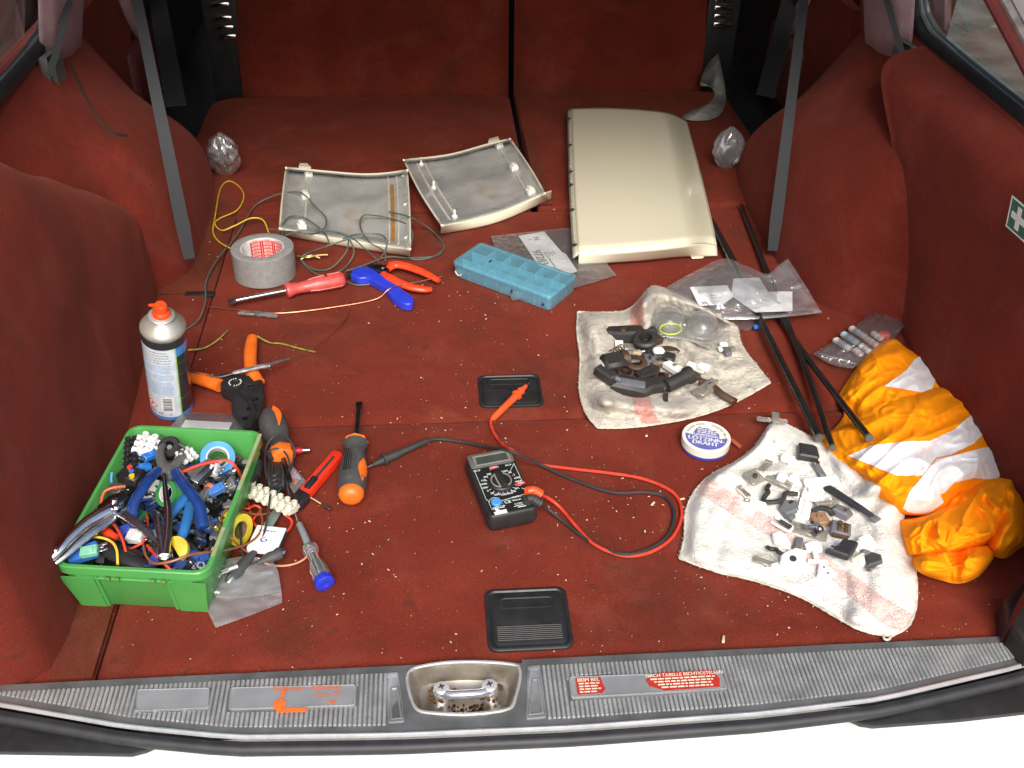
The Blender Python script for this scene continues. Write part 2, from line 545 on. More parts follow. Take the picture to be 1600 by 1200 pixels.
# ---- sill plate with ribs, label recesses and the lock striker
YB = [(-.60, .655), (-.43, .615), (-.30, .582), (-.20, .565), (-.05, .558), (.12, .556), (.30, .560), (.42, .569), (.575, .598), (.66, .62)]
def yb(x):
    for i in range(1, len(YB)):
        if x <= YB[i][0]:
            a, c = YB[i-1], YB[i]
            return lerp(a[1], c[1], (x-a[0])/(c[0]-a[0]))
    return YB[-1][1]
def yf(x): return .6345
bl = [P(*q, .003) for q in [(636, 1062), (641, 1050), (655, 1044), (690, 1038), (728, 1036), (770, 1037), (805, 1041), (812, 1048), (812, 1066), (806, 1090), (800, 1106), (785, 1112), (757, 1116), (725, 1118), (690, 1117), (660, 1114), (648, 1106), (640, 1085)]]
bc = sum(bl, V())/len(bl)
bx0, bx1 = min(p.x for p in bl)-.003, max(p.x for p in bl)+.003
sp = MB()
def sillfn(xa, xb):
    def fn(u, v):
        x = lerp(xa, xb, u); y = lerp(yf(x), yb(x), v)
        return V((x, y, .0030+.0006*nz((x, y), 14)))
    return fn
sp.grid(sillfn(-.60, bx0), 60, 8); sp.grid(sillfn(bx1, .66), 70, 8)
oring = []
N = len(bl)
for p in bl:
    d = p-bc
    ang = math.atan2(d.y, d.x)
    # project onto the bounding cell
    tx = ((bx1-bc.x) if d.x > 0 else (bx0-bc.x))/d.x if abs(d.x) > 1e-6 else 9
    ty = ((yf(p.x)-bc.y) if d.y > 0 else (yb(p.x)-bc.y))/d.y if abs(d.y) > 1e-6 else 9
    t = min(tx, ty)
    q = bc+d*max(t, 1.0); q.z = .003
    oring.append(q)
# corners of the cell
sp.loft([oring, [bc+(p-bc)*1.0 for p in bl]])
for xx, f1 in ((bx0, 1), (bx1, -1)):
    for yy in (yf, yb):
        cand = sorted(oring, key=lambda q: (q.x-xx)**2+(q.y-yy(xx))**2)[:2]
        sp.add([V((xx, yy(xx), .003)), cand[0], cand[1]], [(0, 1, 2)])
sill = cp('sill_plate', sp, mat('shade-toned sill metal', (.20, .205, .205), .32, .5, (.13, .135, .135), 30, .2, 400, dirt=(.12, .11, .10), dn=12, dl=.55, rv=.12), sharp=30)  # plate toned darker than its ribs, painting in the shade between them
bw = MB()
def sc_(k, z): return [V((bc.x+(p.x-bc.x)*k, bc.y+(p.y-bc.y)*k, z)) for p in bl]
bw.loft([sc_(1.03, .003), sc_(1.02, .0055), sc_(.985, .0058), sc_(.95, .003), sc_(.90, -.006), sc_(.80, -.016), sc_(.55, -.020)], cap1=True)
bowl = cp('lock_bowl', bw, mat('worn zinc', (.50, .46, .40), .38, .85, (.34, .29, .22), 40, .15, 300, dirt=(.20, .13, .08), dn=22, dl=.60))
a0 = P(690, 1078, -.008); a1 = P(765, 1074, -.008)
st = MB()
mx = (a0+a1)/2
st.tube([a0+V((0, 0, -.012)), a0+V((.002, -.004, 0)), a0+V((.010, -.008, .002)), mx+V((0, -.008, .002)), a1+V((-.010, -.008, .002)), a1+V((-.002, -.004, 0)), a1+V((0, 0, -.012))], .0048, 10)
for q in (a0, a1): st.lathe([(.0, -.013), (.0085, -.013), (.0085, -.002), (.006, .001), (0, .001)], 18, T(*q))
strk = cp('lock_striker', st, mat('striker steel', (.72, .72, .74), .18, .8, (.6, .6, .62)))
rm = MB(); q = cr([p+V((0, 0, .0022)) for p in [bc+(p-bc)*1.0 for p in bl]], 3, True); rm.tube(q+[q[0]], .0017, 6); cp('bowl_rim', rm, mat('polished strip', (.66, .66, .66), .22, .6), bowl)
for q in (a0, a1):
    s = MB(); s.lathe([(0, .001), (.0072, .001), (.0076, .0035), (.006, .0052), (0, .0056)], 20, T(*q)); sc1 = cp('screw', s, mat('zinc', (.66, .66, .64), .35, .5, (.5, .5, .48)), bowl)
rs = MB()
for q in (a0, a1):
    rs.box((0, 0, .0058), (.006, .0014, .0008), T(*q) @ RZ(20)); rs.box((0, 0, .0058), (.0014, .006, .0008), T(*q) @ RZ(20))
cp('screw_slots', rs, INK, bowl)
rs = MB(); rr_ = random.Random(4)
for q in (a0, a1):
    for k in range(26):
        a = rr_.uniform(2.4, 6.9) if q is a0 else rr_.uniform(3.4, 7.0)
        d = rr_.uniform(.010, .0145)
        rs.box((0, 0, 0), (rr_.uniform(.001, .003),)*3, T(q.x+math.cos(a)*d, q.y+math.sin(a)*d*.8, -.0155+rr_.uniform(0, .003)) @ RZ(rr_.uniform(0, 90)))
for k in range(40):
    rs.box((0, 0, 0), (rr_.uniform(.001, .004), .002, .0015), T(mx.x+rr_.uniform(-.017, .017), mx.y-.012-rr_.uniform(0, .009), -.0175) @ RZ(rr_.uniform(0, 90)))
cp('rust_flakes', rs, RUST, bowl, kind='stuff')
# stamped trapezoid frames
for qs in ([(603, 1053), (622, 1051), (632, 1128), (606, 1130)], [(824, 1042), (844, 1040), (854, 1121), (822, 1124)]):
    w_ = [P(*q, .003) for q in qs]
    c = sum(w_, V())/4
    m = MB()
    outer = []
    for i in range(4):
        a, b_, d = w_[i-1], w_[i], w_[(i+1) % 4]
        e1 = (a-b_).normalized()*.0030; e2 = (d-b_).normalized()*.0030
        outer += [b_+e1, b_+e1*.3+e2*.05, b_+e2*.3+e1*.05, b_+e2]
    m.loft([[p for p in outer], [p+V((0, 0, .0014)) for p in outer], [c+(p-c)*.9+V((0, 0, .0014)) for p in outer], [c+(p-c)*.84+V((0, 0, .0002)) for p in outer]], cap1=True)
    fr = cp('stamped_frame', m, ALU, sill)
    m = MB()
    low = [P(*q, .0036) for q in ([(611, 1076), (621, 1075), (627, 1122), (611, 1124)] if qs[0][0] < 700 else [(832, 1062), (841, 1061), (848, 1114), (827, 1117)])]
    m.tube([low[0], low[1], low[2], low[3], low[0]], .0012, 6)
    cp('stamped_rib', m, ALU, sill)
# recessed label fields
recs = [[(214, 1080), (329, 1077), (327, 1108), (212, 1113)], [(360, 1077), (558, 1072), (556, 1104), (357, 1110)], [(888, 1060), (1127, 1052), (1137, 1078), (892, 1092)]]
rw = [[P(*q, .003) for q in r] for r in recs]
rfr = []
for r in rw:
    c = sum(r, V())/4
    rows = []
    pts = []
    for i in range(4):
        a, b_, d = r[i-1], r[i], r[(i+1) % 4]
        e1 = (a-b_).normalized()*.004; e2 = (d-b_).normalized()*.004
        pts += [b_+e1, b_+e1*.35+e2*.05, b_+e2*.35+e1*.05, b_+e2]
    m = MB()
    up = lambda k, z: [c+(p-c)*k+V((0, 0, z)) for p in pts]
    m.loft([up(1.0, -.0005), up(1.0, .0022), up(.985, .0030), up(.965, .0022)], cap1=True)
    rfr.append(cp('label_field', m, mat('smooth aluminium', (.36, .37, .38), .38, .45, (.29, .30, .31), 25, dirt=(.45, .43, .36), dn=16, dl=.66, rv=.1), sill))
m = MB()
x = -.47
def in_rec(x, y):
    for r in rw:
        if inpoly(x, y, [(p.x, p.y) for p in r]): return True
    return False
while x < .585:
    ok = not (bx0-.018 < x < bx1+.018)
    if ok:
        a, b_ = yf(x)-.009, yb(x)+.009
        sk = -.0055*(x-XC)/.5*0
        seg = []; prev = None
        n = 14
        for k in range(n+1):
            y = lerp(a, b_, k/n)
            if in_rec(x, y):
                if len(seg) > 1: m.tube(seg, .0017, 6, flat=.8)
                seg = []
            else: seg.append((x, y, .0034))
        if len(seg) > 1: m.tube(seg, .0017, 6, flat=.8)
    x += .0046
cp('sill_ribs', m, mat('highlight-toned rib metal', (.52, .53, .52), .26, .5, (.36, .365, .36), 40, dirt=(.16, .15, .14), dn=14, dl=.6, rv=.1), sill, kind='stuff')  # ribs toned lighter than the plate: their highlights are put into the colour
# label prints
lf = frame(rw[1][3], rw[1][2]); LW = (rw[1][2]-rw[1][3]).length; LH = (rw[1][0]-rw[1][3]).length
ORI = mat('orange print', (.75, .14, .02), .6)
m = MB(); m.box((LW*.58, LH*.48, .0028), (LW*.52, LH*1.12, .0004)); cp('old_sticker', m, film('sticker film', (.86, .84, .76), .16, .06, .25, .1), rfr[1])
m = MB(); zz = .0034
text(m, 'Zulässige', .0085, lf @ T(LW*.45, LH*.86, zz) @ SC(1.0, .75, 1), .0002)
text(m, 'Stützlast', .0085, lf @ T(LW*.75, LH*.86, zz) @ SC(1.0, .75, 1), .0002)
text(m, 'max. 75', .0080, lf @ T(LW*.77, LH*.52, zz) @ SC(1, .75, 1), .0002)
text(m, 'kg', .0080, lf @ T(LW*.81, LH*.18, zz) @ SC(1, .75, 1), .0002)
m.lathe([(0, 0), (.0062, 0), (.0062, .0004), (0, .0004)], 20, lf @ T(LW*.40, LH*.10, zz))
m.prism([(-.002, -.003), (.002, -.003), (.003, .004), (.0, .006)], 0, .0004, lf @ T(LW*.41, LH*.55, zz))
m.prism([(0, 0), (.028, 0), (.028, .0045), (0, .0045)], 0, .0005, lf @ T(LW*.385, -LH*.30, zz+.0008))
m.prism([(0, 0), (.004, 0), (.004, .008), (0, .008)], 0, .0005, lf @ T(LW*.385, -LH*.30+.0046, zz+.0008))
cp('orange_lettering', m, ORI, rfr[1])
lf = frame(rw[2][3], rw[2][2]); LW = (rw[2][2]-rw[2][3]).length; LH = (rw[2][0]-rw[2][3]).length
REDL = mat('red label', (.42, .025, .012), .5, c2=(.34, .02, .01), ns=200)
m = MB()
m.prism([(LW*.045, LH*.10), (LW*.20, LH*.12), (LW*.225, LH*.3), (LW*.215, LH*.5), (LW*.205, LH*.9), (LW*.045, LH*.9)], .0026, .0030, lf)
cp('red_sticker', m, REDL, rfr[2], label='torn left scrap of the red label')
m = MB()
m.prism([(LW*.60, LH*.06), (LW*.95, LH*.10), (LW*.965, LH*.5), (LW*.93, LH*.93), (LW*.56, LH*.93), (LW*.49, LH*.62), (LW*.51, LH*.30)], .0026, .0030, lf)
cp('red_sticker', m, REDL, rfr[2], label='long right scrap of the red label')
m = MB()
text(m, 'BEIM BEL', .0056, lf @ T(LW*.125, LH*.77, .0034), .0001)
for k in range(4): dashes(m, LW*.06, LW*.205, LH*(.60-.135*k), .0016, 10+k, lf @ T(0, 0, .0034))
cp('white_lettering', m, mat('cream print', (.70, .66, .50), .6), rfr[2], kind='stuff')
m = MB()
text(m, 'NACH TABELLE RICHTIGSTELLEN', .0052, lf @ T(LW*.745, LH*.79, .0034), .0001)
for k in range(4):
    dashes(m, LW*(.52+.02*k), LW*.945, LH*(.62-.14*k), .0016, 20+k, lf @ T(0, 0, .0034))
cp('white_lettering', m, mat('cream print'), rfr[2], kind='stuff')
# bright edge strip, rubber seal and painted bumper
e = [V((x/100, yb(x/100)-.002, .0035)) for x in range(-58, 65, 3)]
m = MB(); m.tube(e, .0025, 8); cp('edge_strip', m, mat('polished strip', (.66, .66, .66), .22, .6))
m = MB(); m.tube([p+V((0, -.0085, -.007)) for p in e], .0066, 12); cp('tailgate_seal', m, RUBBER)
WPAINT = mat('white car paint', (.80, .80, .77), .25, c2=(.78, .78, .75), ns=4, coat=.8)
m = MB()
def bump(u, v):
    x = lerp(-.85, 1.02, u)
    prof = [(.0, .055, -.026), (.15, .02, -.032), (.4, -.09, -.035), (.7, -.17, -.045), (.85, -.20, -.075), (1, -.205, -.20)]
    for i in range(1, len(prof)):
        if v <= prof[i][0]:
            a, c = prof[i-1], prof[i]; k = (v-a[0])/(c[0]-a[0]); break
    y = .525+lerp(a[1], c[1], k)+.10*((x-XC)/.9)**2*sst(.2, .8, v)
    return V((x, y, lerp(a[2], c[2], k)))
m.grid(bump, 40, 24); cp('bumper', m, WPAINT)
# black corner fillers between seal and bumper
for qs in ([(-30, 1108), (60, 1132), (200, 1156), (241, 1166), (228, 1172), (205, 1178), (100, 1176), (-30, 1174)], [(1640, 1030), (1560, 1062), (1470, 1088), (1380, 1118), (1330, 1124), (1345, 1131), (1365, 1134), (1500, 1124), (1640, 1108)]):
    pl_ = [P(*q, -.010) for q in qs]
    if qs[0][0] > 800: pl_ = pl_[::-1]
    pl_ = [(p.x, p.y) for p in pl_][::-1]
    m = MB(); m.prism(pl_, -.015, -.010, bev=.001); cp('corner_filler', m, BLACK)

# ---- side linings
def side_loft(secs, sgn, ny=60, nt=40, seed=0, amp=.002, skew=None):
    """secs: [(v, [(u,z)...])]; u measured outward from the car's centre"""
    def samp(pl_, t):
        n = len(pl_)-1
        q = cr([(p[0], p[1], 0) for p in pl_], 8)
        L = [0]
        for i in range(1, len(q)): L.append(L[-1]+(q[i]-q[i-1]).length)
        d = t*L[-1]
        for i in range(1, len(q)):
            if d <= L[i]+1e-9: return q[i-1].lerp(q[i], (d-L[i-1])/max(L[i]-L[i-1], 1e-9))
        return q[-1]
    tab = [(v, [samp(s, j/nt) for j in range(nt+1)]) for v, s in secs]
    vs = [t[0] for t in tab]
    def fn(a, t):
        y = lerp(vs[0], vs[-1], a)
        j = min(int(round(t*nt)), nt)
        i = 1
        while i < len(vs)-1 and y > vs[i]: i += 1
        k = (y-vs[i-1])/(vs[i]-vs[i-1])
        p0 = tab[max(i-2, 0)][1][j]; p1 = tab[i-1][1][j]; p2 = tab[i][1][j]; p3 = tab[min(i+1, len(tab)-1)][1][j]
        m1 = (p2-p0)*.5; m2 = (p3-p1)*.5
        k2 = k*k; k3 = k2*k
        q = p1*(2*k3-3*k2+1)+m1*(k3-2*k2+k)+p2*(-2*k3+3*k2)+m2*(k3-k2)
        u, z = q.x, q.y
        nn = amp*(nz((y, z), 6, seed)+.5*nz((y, z), 18, seed))
        if skew: y += skew(z)*sst(.55, 1, a)
        return V((XC+sgn*(u+nn), y, z))
    mb = MB(); mb.grid(fn, ny, nt); return mb
left_cover = [(.626, [(.58, -.01), (.585, .12), (.60, .25), (.615, .32), (.63, .345), (.66, .35)]),
              (.634, [(.51, -.01), (.52, .12), (.54, .25), (.565, .33), (.60, .36), (.66, .36)]),
              (.655, [(.478, -.01), (.488, .12), (.51, .25), (.54, .335), (.58, .365), (.66, .36)]),
              (.72, [(.472, -.01), (.480, .12), (.50, .25), (.53, .338), (.575, .368), (.66, .36)]),
              (.85, [(.480, -.01), (.488, .12), (.507, .25), (.535, .345), (.58, .375), (.66, .37)]),
              (1.04, [(.490, -.01), (.500, .12), (.516, .25), (.540, .340), (.580, .365), (.66, .325)]),
              (1.19, [(.498, -.01), (.506, .11), (.520, .20), (.545, .256), (.585, .270), (.67, .20)]),
              (1.30, [(.510, -.01), (.512, .08), (.522, .15), (.543, .188), (.585, .196), (.67, .13)]),
              (1.39, [(.522, -.01), (.522, .05), (.529, .10), (.548, .128), (.59, .135), (.67, .09)]),
              (1.45, [(.530, -.01), (.532, .03), (.540, .055), (.560, .078), (.61, .088), (.67, .088)]),
              (1.475, [(.56, -.01), (.562, .01), (.57, .02), (.59, .03), (.62, .035), (.67, .035)])]
cp('spare_wheel_cover', side_loft(left_cover, -1, 90, 50, 3, amp=.0045), CARPET_W)
arch = [(1.17, [(.640, -.01), (.640, .10), (.641, .20), (.643, .28), (.645, .31), (.65, .335)]),
        (1.215, [(.575, -.01), (.585, .10), (.600, .20), (.620, .27), (.635, .30), (.65, .335)]),
        (1.28, [(.505, -.01), (.520, .10), (.550, .20), (.590, .265), (.620, .295), (.65, .335)]),
        (1.37, [(.480, -.01), (.492, .10), (.525, .195), (.570, .255), (.61, .29), (.65, .335)]),
        (1.50, [(.474, -.01), (.484, .095), (.513, .175), (.555, .232), (.605, .278), (.65, .335)]),
        (1.63, [(.478, -.01), (.486, .08), (.506, .138), (.540, .182), (.585, .23), (.645, .315)]),
        (1.73, [(.488, -.01), (.493, .045), (.508, .088), (.540, .125), (.590, .165), (.65, .25)]),
        (1.80, [(.510, -.01), (.514, .02), (.528, .05), (.555, .078), (.60, .105), (.66, .15)]),
        (1.86, [(.560, -.01), (.565, .0), (.575, .018), (.595, .032), (.63, .045), (.67, .06)])]
larch = [arch[0], (1.22, [(.600, -.01), (.608, .10), (.618, .20), (.632, .27), (.640, .30), (.65, .335)]),
         (1.29, [(.552, -.01), (.560, .10), (.580, .20), (.608, .265), (.628, .295), (.65, .335)]),
         (1.35, [(.535, -.01), (.540, .10), (.562, .195), (.594, .258), (.620, .292), (.65, .335)]),
         (1.385, [(.500, -.01), (.508, .10), (.540, .19), (.580, .255), (.615, .29), (.65, .335)]),
         (1.42, [(.478, -.01), (.489, .10), (.520, .185), (.562, .245), (.608, .285), (.65, .335)])]+arch[4:]
lam = side_loft(larch, -1, 90, 40, 5)
arch_l = cp('wheel_arch', lam, CARPET_W, label='left wheel arch lining')
from mathutils.bvhtree import BVHTree
bv_ = BVHTree.FromPolygons([tuple(p) for p in lam.v], lam.f)
sm_ = []
for q in ((108, 98), (118, 122), (132, 150), (150, 182), (166, 200), (182, 210), (198, 212)):
    h_ = bv_.ray_cast(CC, ray(*q).normalized())
    if h_[0] is not None: sm_.append(h_[0])
if len(sm_) > 2:
    m = MB(); m.tube(cr(sm_, 5), .0028, 6, flat=.6); cp('lining_seam', m, mat('dark seam', (.035, .018, .012), .9), arch_l)
cp('wheel_arch', side_loft(arch, 1, 70, 36, 6), CARPET_W, label='right wheel arch lining')
right_cover = [(.625, [(.480, -.01), (.490, .10), (.505, .20), (.535, .28), (.585, .325), (.66, .345)]),
               (.70, [(.545, -.01), (.548, .10), (.555, .20), (.572, .28), (.606, .323), (.66, .345)]),
               (.80, [(.590, -.01), (.590, .10), (.590, .20), (.595, .28), (.615, .322), (.66, .345)]),
               (.98, [(.600, -.01), (.597, .10), (.590, .20), (.588, .28), (.605, .328), (.66, .347)]),
               (1.12, [(.598, -.01), (.592, .10), (.580, .20), (.576, .28), (.590, .330), (.66, .349)]),
               (1.195, [(.604, -.01), (.594, .10), (.575, .20), (.568, .28), (.580, .330), (.66, .350)]),
               (1.206, [(.608, -.01), (.597, .10), (.578, .20), (.571, .28), (.583, .330), (.66, .350)]),
               (1.212, [(.66, -.01), (.66, .10), (.66, .20), (.66, .27), (.66, .30), (.67, .34)])]
cp('side_panel', side_loft(right_cover, 1, 90, 44, 8, skew=lambda z: .45*max(z, 0)**1.0+.9*max(z-.26, 0)), CARPET_W, label='right carpeted side panel')
for s in (-1, 1):
    m = MB(); m.box((XC+s*.70, 1.25, .13), (.05, 1.6, .32)); cp('body_side', m, CARPET_W)
    m = MB()
    m.tube([V((XC+s*.655, y, .338)) for y in (.55, .9, 1.2, 1.5, 1.60)], .018, 10, flat=.8); cp('belt_rail', m, CARPET_W)
    # window: lower corner at v=1.51, leaning inwards
    dy_, dz_, du_ = (.055, -.014, -.010) if s < 0 else (0, 0, 0)
    def wp(y, z): return V((XC+s*(.662+du_-.30*(z-.335)), y+dy_*sst(.9, 1.4, y), z+dz_))
    fr = [wp(.60, .352), wp(1.1, .350), wp(1.40, .352), wp(1.475, .362), wp(1.50, .40), wp(1.50, .55), wp(1.47, .78)]
    m = MB(); m.tube(cr(fr, 6), .014, 10); wf = cp('side_window', m, RUBBER)
    m = MB(); m.tube([p+V((s*-.004, -.012, .010)) for p in cr(fr, 6)], .0035, 6); cp('window_trim', m, mat('grey green seal', (.10, .12, .11), .3, coat=.5), wf)
    m = MB(); gl = [wp(.58, .345), wp(1.44, .345), wp(1.495, .39), wp(1.495, .55), wp(1.46, .80), wp(.58, .80)]
    m.add([p+V((s*.004, 0, 0)) for p in gl], [tuple(range(6))])
    cp('glass', m, film('window glass', (.80, .84, .81), .02, .06, .02, 0), wf)
    # C pillar trim, pinkish grey plastic
    PINK = mat('mauve plastic', (.33, .21, .23), .38, c2=(.28, .17, .19), rv=.08)
    m = MB()
    bt = [(1.475, .318, .0), (1.49, .310, .012), (1.55, .295, .016), (1.61, .282, .012), (1.64, .28, -.004), (1.66, .285, -.03)]
    def pf(u, v):
        k = u*(len(bt)-1); i = min(int(k), len(bt)-2); f = k-i
        y = lerp(bt[i][0], bt[i+1][0], f); z = lerp(bt[i][1], bt[i+1][1], f); o = lerp(bt[i][2], bt[i+1][2], f)
        up = v*.5
        return V((XC+s*(.645-o-.28*up), y+(.02-.10*(1-u))*up*2+.08*u*up, z+up))
    m.grid(pf, 20, 10); cp('pillar_trim', m, PINK, solid=.004)
    m = MB()
    def pc(u, v):
        up = -.10+v*.62
        y = lerp(1.56, 1.735+.05*max(-up, 0)/.1, u); o = .006*math.sin(math.pi*u)-.05*sst(.6, 1, u)
        return V((XC+s*(.658-o-.28*up), y+.08*u*up, .27+up))
    m.grid(pc, 16, 14); cp('pillar_carpet', m, CARPET_W, solid=.004)
    # dark door with mauve pull handle beyond the arch
    m = MB(); m.box((XC+s*.72, 2.25, .1), (.05, 1.35, .9)); dr = cp('door_panel', m, mat('dark red vinyl', (.045, .012, .010), .6, c2=(.02, .006, .005), ns=12))
    m = MB()
    h0 = [(1.99, .50), (2.0, .36), (2.02, .27), (2.06, .20), (2.10, .16)]
    m.tube(cr([V((XC+s*.672, y, z)) for y, z in h0], 6), .015, 10); cp('door_pull', m, PINK, dr)
    m = MB(); m.box((XC+s*.68, 2.1, .08), (.035, .22, .15), bev=.02, seg=3); cp('armrest', m, mat('red vinyl', (.11, .03, .028), .5), dr)
    m = MB(); m.box((XC+s*.66, 1.98, .02), (.008, .012, .10), RX(0), bev=.002); cp('door_strip', m, STEEL, dr)
    # dark sill below the door edge of the seat
    # black lap belt behind and grey belt in front
    m = MB()
    a = V((XC+s*.56, 1.70, .34)); a_dn = P(295, 404, .012) if s < 0 else P(1207, 393, .012)
    top = PX(213, -6, XC+s*-.0-.47-XC+XC) if False else None
    u0 = PX(214, 0, -.47) if s < 0 else PX(1256, 0, .648)
    d = (u0-a_dn)
    def strap(pts, w0, name, mt, wv=V((0, 1, 0))):
        mm = MB(); l1 = []; 
        for i, p in enumerate(pts):
            t = (pts[min(i+1, len(pts)-1)]-pts[max(i-1, 0)]).normalized()
            sd_ = t.cross((CC-p).normalized()).normalized()
            sd_.normalize()
            tw = w0[i] if isinstance(w0, list) else w0
            nn = t.cross(sd_).normalized()*.0008
            l1.append([p-sd_*tw/2-nn, p+sd_*tw/2-nn, p+sd_*tw/2+nn, p-sd_*tw/2+nn])
        mm.loft(l1, cap0=True, cap1=True)
        return cp(name, mm, mt)
    BELT = mat('grey belt webbing', (.034, .035, .038), .8, c2=(.026, .027, .030), ns=700, bump=.5, bs=1800)
    pa, pb = ((296, 404), (214, 0)) if s < 0 else ((1207, 392), (1256, 0))
    uu = [.455, .457, .460, .464, .470, .480, .494, .512, .532]
    pts = [PX(lerp(pa[0], pb[0], k/8), lerp(pa[1], pb[1], k/8), XC+s*(uu[k]+(.012 if s > 0 else 0))) for k in range(9)]
    pts += [pts[-1]+(pts[-1]-pts[-2])*k*1.5 for k in (1, 2, 3)]
    strap(pts, [.016, .020, .019, .018, .017, .0165, .016, .016, .016, .016, .016, .016], 'seat_belt', BELT)
    q0 = PX(245, -4, -.57) if s < 0 else PX(1236, -4, .745)
    q1 = PX(275, 165, -.44) if s < 0 else PX(1196, 150, .62)
    strap([q1, q1.lerp(q0, .33), q1.lerp(q0, .66), q0, q0.lerp(q1, -.8)], .035, 'lap_belt', mat('black belt webbing', (.009, .009, .008), .8, ns=700))
    # tie-down pocket with thin strap
    tc_ = PX(86, 118, XC-.626) if s < 0 else PX(1408, 100, XC+.626)
    m = MB()
    F = M.Translation(tc_) @ (RZ(90) @ RX(90) if s > 0 else RZ(-90) @ RX(90))
    op = [(-.024, .028), (.024, .032), (.027, .0), (.013, -.036), (-.003, -.066), (-.019, -.032)]
    if s > 0: op = [(-p[0], p[1]) for p in op][::-1]
    o3 = lambda k, z: [V((p[0]*k, p[1]*k, z)) for p in op]
    m.loft([o3(1.08, -.004), o3(1.08, .006), o3(1.0, .009), o3(.86, .004), o3(.8, -.010)], m=F, cap1=True)
    m.box((0, -.02, .004), (.022, .03, .012), F, bev=.003)
    tp = cp('tie_down_pocket', m, mat('grey plastic', (.10, .10, .10), .5, c2=(.08, .08, .08)))
    t1 = PX(110, -5, XC-.60) if s < 0 else PX(1384, -5, XC+.60)
    t0 = PX(78, 118, XC-.614) if s < 0 else PX(1414, 100, XC+.614)
    strap([t0, t0.lerp(t1, .35), t0.lerp(t1, .7), t1, t0.lerp(t1, 2.0)], .009, 'thin_strap', BELT)
# roof, roof pillars and far cabin wall: they shade the load bay
m = MB(); m.box((XC, 2.275, .84), (1.30, 2.45, .05)); cp('roof', m, mat('headliner', (.30, .28, .25), .9))
m = MB(); m.box((XC, 3.45, .2), (1.6, .05, 1.3)); cp('cabin_front', m, BLACK)
for s in (-1, 1):
    m = MB(); m.box((XC+s*.56, 2.6, .66), (.10, 2.0, .34)); cp('roof_side', m, mat('dark cloth', (.04, .03, .03), .9))
    # D pillar beside the tailgate opening
    m = MB()
    o = PX(1548, -5, XC+.60); o2 = PX(1612, 150, XC+.64)
    base = V((XC+s*.655, o2.y, o2.z)); top = V((XC+s*.60, o.y, o.z))
    dd = top-base
    A = base-dd*.9; B = base+dd*1.8
    m.tube([A, base, top, B], .0115, 10, flat=.7); cp('tailgate_pillar', m, mat('red pillar cloth', (.13, .02, .018), .9))
    off = V((s*.014, -.013, 0))
    m = MB(); m.tube([A+off, base+off, top+off, B+off], .008, 8); cp('pillar_seal', m, mat('worn grey seal', (.34, .30, .29), .7, c2=(.20, .17, .17), ns=80))
    m = MB(); m.tube([A+off*3.0, base+off*3.0, top+off*3.0, B+off*3.0], .022, 8); cp('body_pillar', m, WPAINT)
# end trim of the sill on the right and on the left
m = MB(); q = [P(1562, 1004), P(1600, 1046), P(1640, 1000), P(1600, 940)]
m.prism([(q[0].x, q[0].y), (q[1].x-.004, q[1].y), (q[1].x+.05, q[1].y+.01), (q[0].x+.05, q[0].y+.06), (q[0].x+.012, q[0].y+.035)], -.02, .030, bev=.008, seg=3); cp('corner_trim', m, mat('dark grey vinyl', (.018, .013, .013), .5, ns=30))
m = MB(); m.box((XC+.63, .612, .15), (.20, .02, .36), bev=.006); cp('end_panel', m, CARPET_W)
# first-aid sign on the right panel
s0 = PX(1592, 342, XC+.578)
m = MB(); F = M.Translation(s0) @ RZ(-86) @ RX(98)
m.box((0, 0, 0), (.040, .040, .0012), F); sg = cp('first_aid_sticker', m, mat('green sign', (.01, .13, .06), .4))
m = MB(); m.box((0, 0, .0009), (.028, .008, .0004), F); m.box((0, 0, .0010), (.008, .028, .0004), F)
for a in (-1, 1):
    m.box((0, a*.019, .0009), (.040, .0015, .0004), F); m.box((a*.019, 0, .0010), (.0015, .040, .0004), F)
cp('white_cross', m, PAPER, sg)
# buckles wrapped in clear bags, beside the seat base
for px, py, flip in ((347, 232, 1), (1140, 222, -1)):
    c = P(px, py, .055)
    m = MB()
    def lump(u, v):
        a = u*2*math.pi; z = v
        r = (.004+.021*math.sin(math.pi*min(z*1.02, 1))**.7)*(1+.24*nz((math.cos(a)*2, math.sin(a)*2, z*4), 1.3, px)+.08*abs(nz((math.cos(a)*4, math.sin(a)*4, z*7), 1.3, px+2)))
        return c+V((math.cos(a)*r*1.2*flip, math.sin(a)*r*.8, -.055+.085*z))
    m.grid(lump, 60, 50)
    cp('bagged_buckle', m, film('grey bag film', (.80, .81, .80), .16, .10, .12, .45, 30), label='seat belt buckle wrapped in a clear bag on the %s' % ('left' if flip > 0 else 'right'))
    m = MB(); m.box((c.x, c.y, c.z-.02), (.022, .018, .05), bev=.005); cp('buckle', m, BLACK)
# torn grey foil at the right edge of the seat
fo = [(1122, 84), (1130, 120), (1134, 145), (1132, 168), (1118, 184), (1090, 189), (1066, 184), (1080, 172), (1102, 164), (1116, 150), (1110, 135), (1094, 132), (1104, 102)]
fs = smooth2(fo+[fo[0]], 4)[:-1]
m = MB(); vs = []
for (x, y) in fs:
    if y < 140: p = PY(x, y, 2.145+.02*((140-y)/60))
    else: p = P(x, y, .006+.003*nz((x, y), .1))
    vs.append(p)
m.add(vs, [tuple(range(len(vs)))])
bmx = bmesh.new(); bmx.verts.ensure_lookup_table()
cpf = cp('foil_scrap', m, mat('grey foil', (.23, .22, .19), .5, c2=(.13, .13, .115), ns=40), solid=.002)
